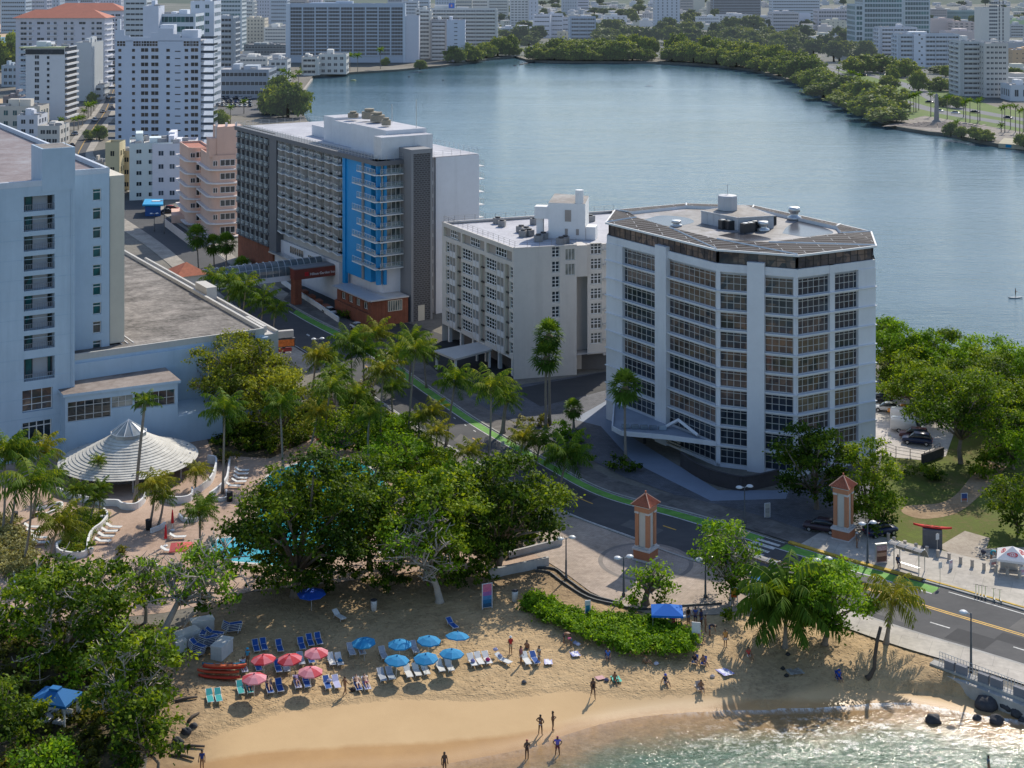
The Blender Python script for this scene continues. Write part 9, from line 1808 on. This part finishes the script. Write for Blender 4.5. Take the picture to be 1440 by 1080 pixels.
car('sedan',CW,463,441,AL,'white sedan waiting in the hotel driveway behind the gateway');car('sedan',(.45,.46,.48),503,464,AL+math.pi,'silver car parked at the mouth of the hotel driveway');car('suv',CS,640,540,.4,'grey car under the cream block porch');car('sedan',CW,345,372,AL,'white car on the ramp beyond the footbridge')
car('suv',(.05,.03,.04),1155,747,2.7,'dark car parked in the shade beside the far pillar');car('sedan',CW,1247,578,2.9,'white hatchback nearest the faceted tower');car('sedan',(.60,.22,.02),1268,582,2.9,'orange car behind the white van');car('van',CW,1276,594,-.3,'white delivery van with blue stripes in the car park');car('van',(.64,.64,.63),1277,607,-.3,'plain white truck parked before the white van');car('suv',CN,1290,624,2.8,'dark blue off road car nearest the park fence');car('suv',(.08,.02,.025),1286,617,2.8,'maroon car behind the dark blue one');car('sedan',(.03,.03,.035),1236,565,2.9,'black car half hidden by the faceted tower')
car('suv',CN,1238,752,.4,'navy van shaded by the trees beside the far pillar')
for px,py,c,kd,rz,l in((133,170,CW,'suv',AL,'white car driving up the avenue past the shops'),(145,158,CS,'sedan',AL,'grey car farther up the avenue'),(157,153,(.1,.1,.12),'sedan',AL,'dark car at the right kerb of the avenue'),(151,138,CW,'van',AL,'white delivery van stopped on the avenue'),(105,190,(.2,.25,.3),'suv',AL+.1,'blue grey car on the avenue by the street palms'),(101,206,CB,'sedan',AL,'black car at the avenue bend'),(113,167,CW,'sedan',AL,'white car parked along the avenue shops'),(242,297,CR,'suv',.3,'red car beside the blue kiosk'),(236,300,CB,'sedan',.2,'black car before the red one'),(136,228,CW,'sedan',AL,'white car by the crenellated tower house'),(158,135,CW,'sedan',AL,'pale car at the far end of the avenue')):car(kd,c,px,py,rz,l)
PKL=[CW,CS,CB,CW,(.1,.12,.16),CS,(.02,.05,.2),CW]
rr=random.Random(4)
for k in range(24):px,py=307+(k%8)*6.4+rr.uniform(-.8,.8),139+(k//8)*5.2+(k%8)*.1;c=rr.choice(PKL);car('suv' if k%3 else 'sedan',c,px,py,1.5+rr.uniform(-.1,.1),'car in the packed car park beside the slate grey office',group='cars in the packed car park',simple=True)
for px,py,c,l in((1344,160,CW,'white car on the boulevard by the palm row'),(1321,157,CW,'pale car behind the obelisk on the boulevard'),(1371,159,CB,'black car on the boulevard below the condominium'),(1418,167,CN,'dark blue car at the edge of the boulevard'),(1214,104,CW,'white van turning at the boulevard bend'),(1241,106,CS,'silver car past the boulevard bend'),(1187,108,CS,'grey car where the boulevard meets the mangroves'),(1307,145,CN,'blue car on the upper carriageway'),(1244,132,CS,'grey car on the lower carriageway'),(1215,107,CB,'dark car behind the turning white van')):car('sedan',c,px,py,-.35,l,simple=True)
t=thing('fence','dark steel fence round the sunlit car park','fence',(*G(1240,645),0));mb=MB();fence_posts(mb,gl([(1232,633),(1260,643),(1300,650),(1322,638)]),.05,1.5,1.6,.05);mb.build('rail',[LMPM],t);t=thing('low_wall','dark stone wall at the corner of the sunlit car park','wall',(*G(1310,648),0));f3=FR(G(1297,652),G(1326,641));mb=MB();f3.box(mb,0,f3.L,0,1.3,-.2,.2);mb.build('wall',[MATS['dark_stone']],t)
# ---- the far shore monument and small things on the water
x,y=G(1317,173);t=thing('obelisk','tapered grey stone obelisk on the lagoon promenade','monument',(x,y,0));m_=mat('obelisk_stone',(.24,.23,.235),.9,.12,.3,haze=.08);hh=ZT(131,y);mb=MB();mb.lathe((0,0,1.4),[(1.5,0),(.95,hh-2.2),(.1,hh-1.4)],4,0,.6);mb.build('shaft',[m_]).parent=t;mb=MB();mb.lathe((0,0,0),[(3.4,0),(3.4,.5),(2.7,.5),(2.7,1.0),(2.1,1.0),(2.1,1.4)],4,0,.6);mb.build('base',[m_]).parent=t
t=thing('amphitheatre_steps','stone steps fanning down from the obelisk to the lagoon','steps',(x,y-6,0));mb=MB()
for k in range(6):
 for q in range(10):
  a=R(205)+R(130)*q/10;a2=R(205)+R(130)*(q+.9)/10;r0,r1=6+k*2.6,6+k*2.6+1.3;z=1.0-k*.15;mb.add([(x+r*math.cos(th)*1.1,y+r*math.sin(th),zz)for zz in(z-1.0,z)for r,th in((r0,a),(r1,a),(r1,a2),(r0,a2))],[(4,5,6,7),(1,2,6,5),(0,1,5,4),(2,3,7,6)])
mb.build('steps',[mat('step_stone',(.33,.27,.235),.9,.2,.2,haze=.06)],t)
t=thing('landing','pale quay with a blue mural at the edge of the promenade','quay',(*G(1425,200),0));mb=MB();qp=gl([(1404,203),(1445,206),(1460,200),(1412,195)]);mb.prism(qp,-1.4,.4);mb.build('quay',[mat('quay_stone',(.40,.36,.26),.9,.2,.2,haze=.06)],t);mb=MB();f4=FR(qp[0],qp[1]);f4.box(mb,f4.L*.25,f4.L*.45,-1.0,.2,0,.06);mb.build('mural',[cmat((.02,.25,.45))],t)
t=thing('jetty','small grey jetty at the corner of the lagoon','jetty',(*G(425,122),0));mb=MB();mb.sheet(gl([(420,129),(427,129),(440,110),(430,112)],-.4),-.4);mb.walls(gl([(420,129),(427,129),(440,110),(430,112)],-.4),-1.6,-.4);mb.build('deck',[mat('jetty_wood',(.36,.33,.30),.9,.2,.3)],t)
P=gl([(731,91.2),(745,88.5),(762,85.8)],SEA);t=thing('boom','dark floating boom off the mangrove point','boom',(*P[0],SEA));mb=MB();mb.tube([(*p,SEA+.1)for p in P],.5,6);mb.build('float_line',[cmat((.05,.04,.04))],t)
for px,py,l,c,s in((497,113.5,'pale green float near the long blue condominium',(.35,.38,.2),1.2),(575,108,'small dark buoy on the lagoon, left',(.03,.03,.04),.5),(623,113,'small dark buoy on the lagoon, right',(.03,.03,.04),.5),(724,92.5,'dark buoy at the end of the boom',(.05,.03,.03),.7)):
 x,y=G(px,py,SEA);mb=MB();mb.blob((0,0,.1),(s*1.6,s,s*.6),8,0,3,.1);o=mb.build('buoy',[cmat(c)],None,True);o.location=(x,y,SEA);tag(o,l,'buoy')
x,y=G(912,121,SEA);kayak((x,y,SEA-.05),.2,(.5,.5,.52),'tiny pale rowing boat in the middle of the lagoon',5,0,True,'rowing_boat',.7)['category']='boat'
for x0,y0,l in((449,188,'yellow street sign post'),):pass
lettering('EMBASSY',.1,LETW,gate,fg.p(0,-3,0),fg.rz)if False else None
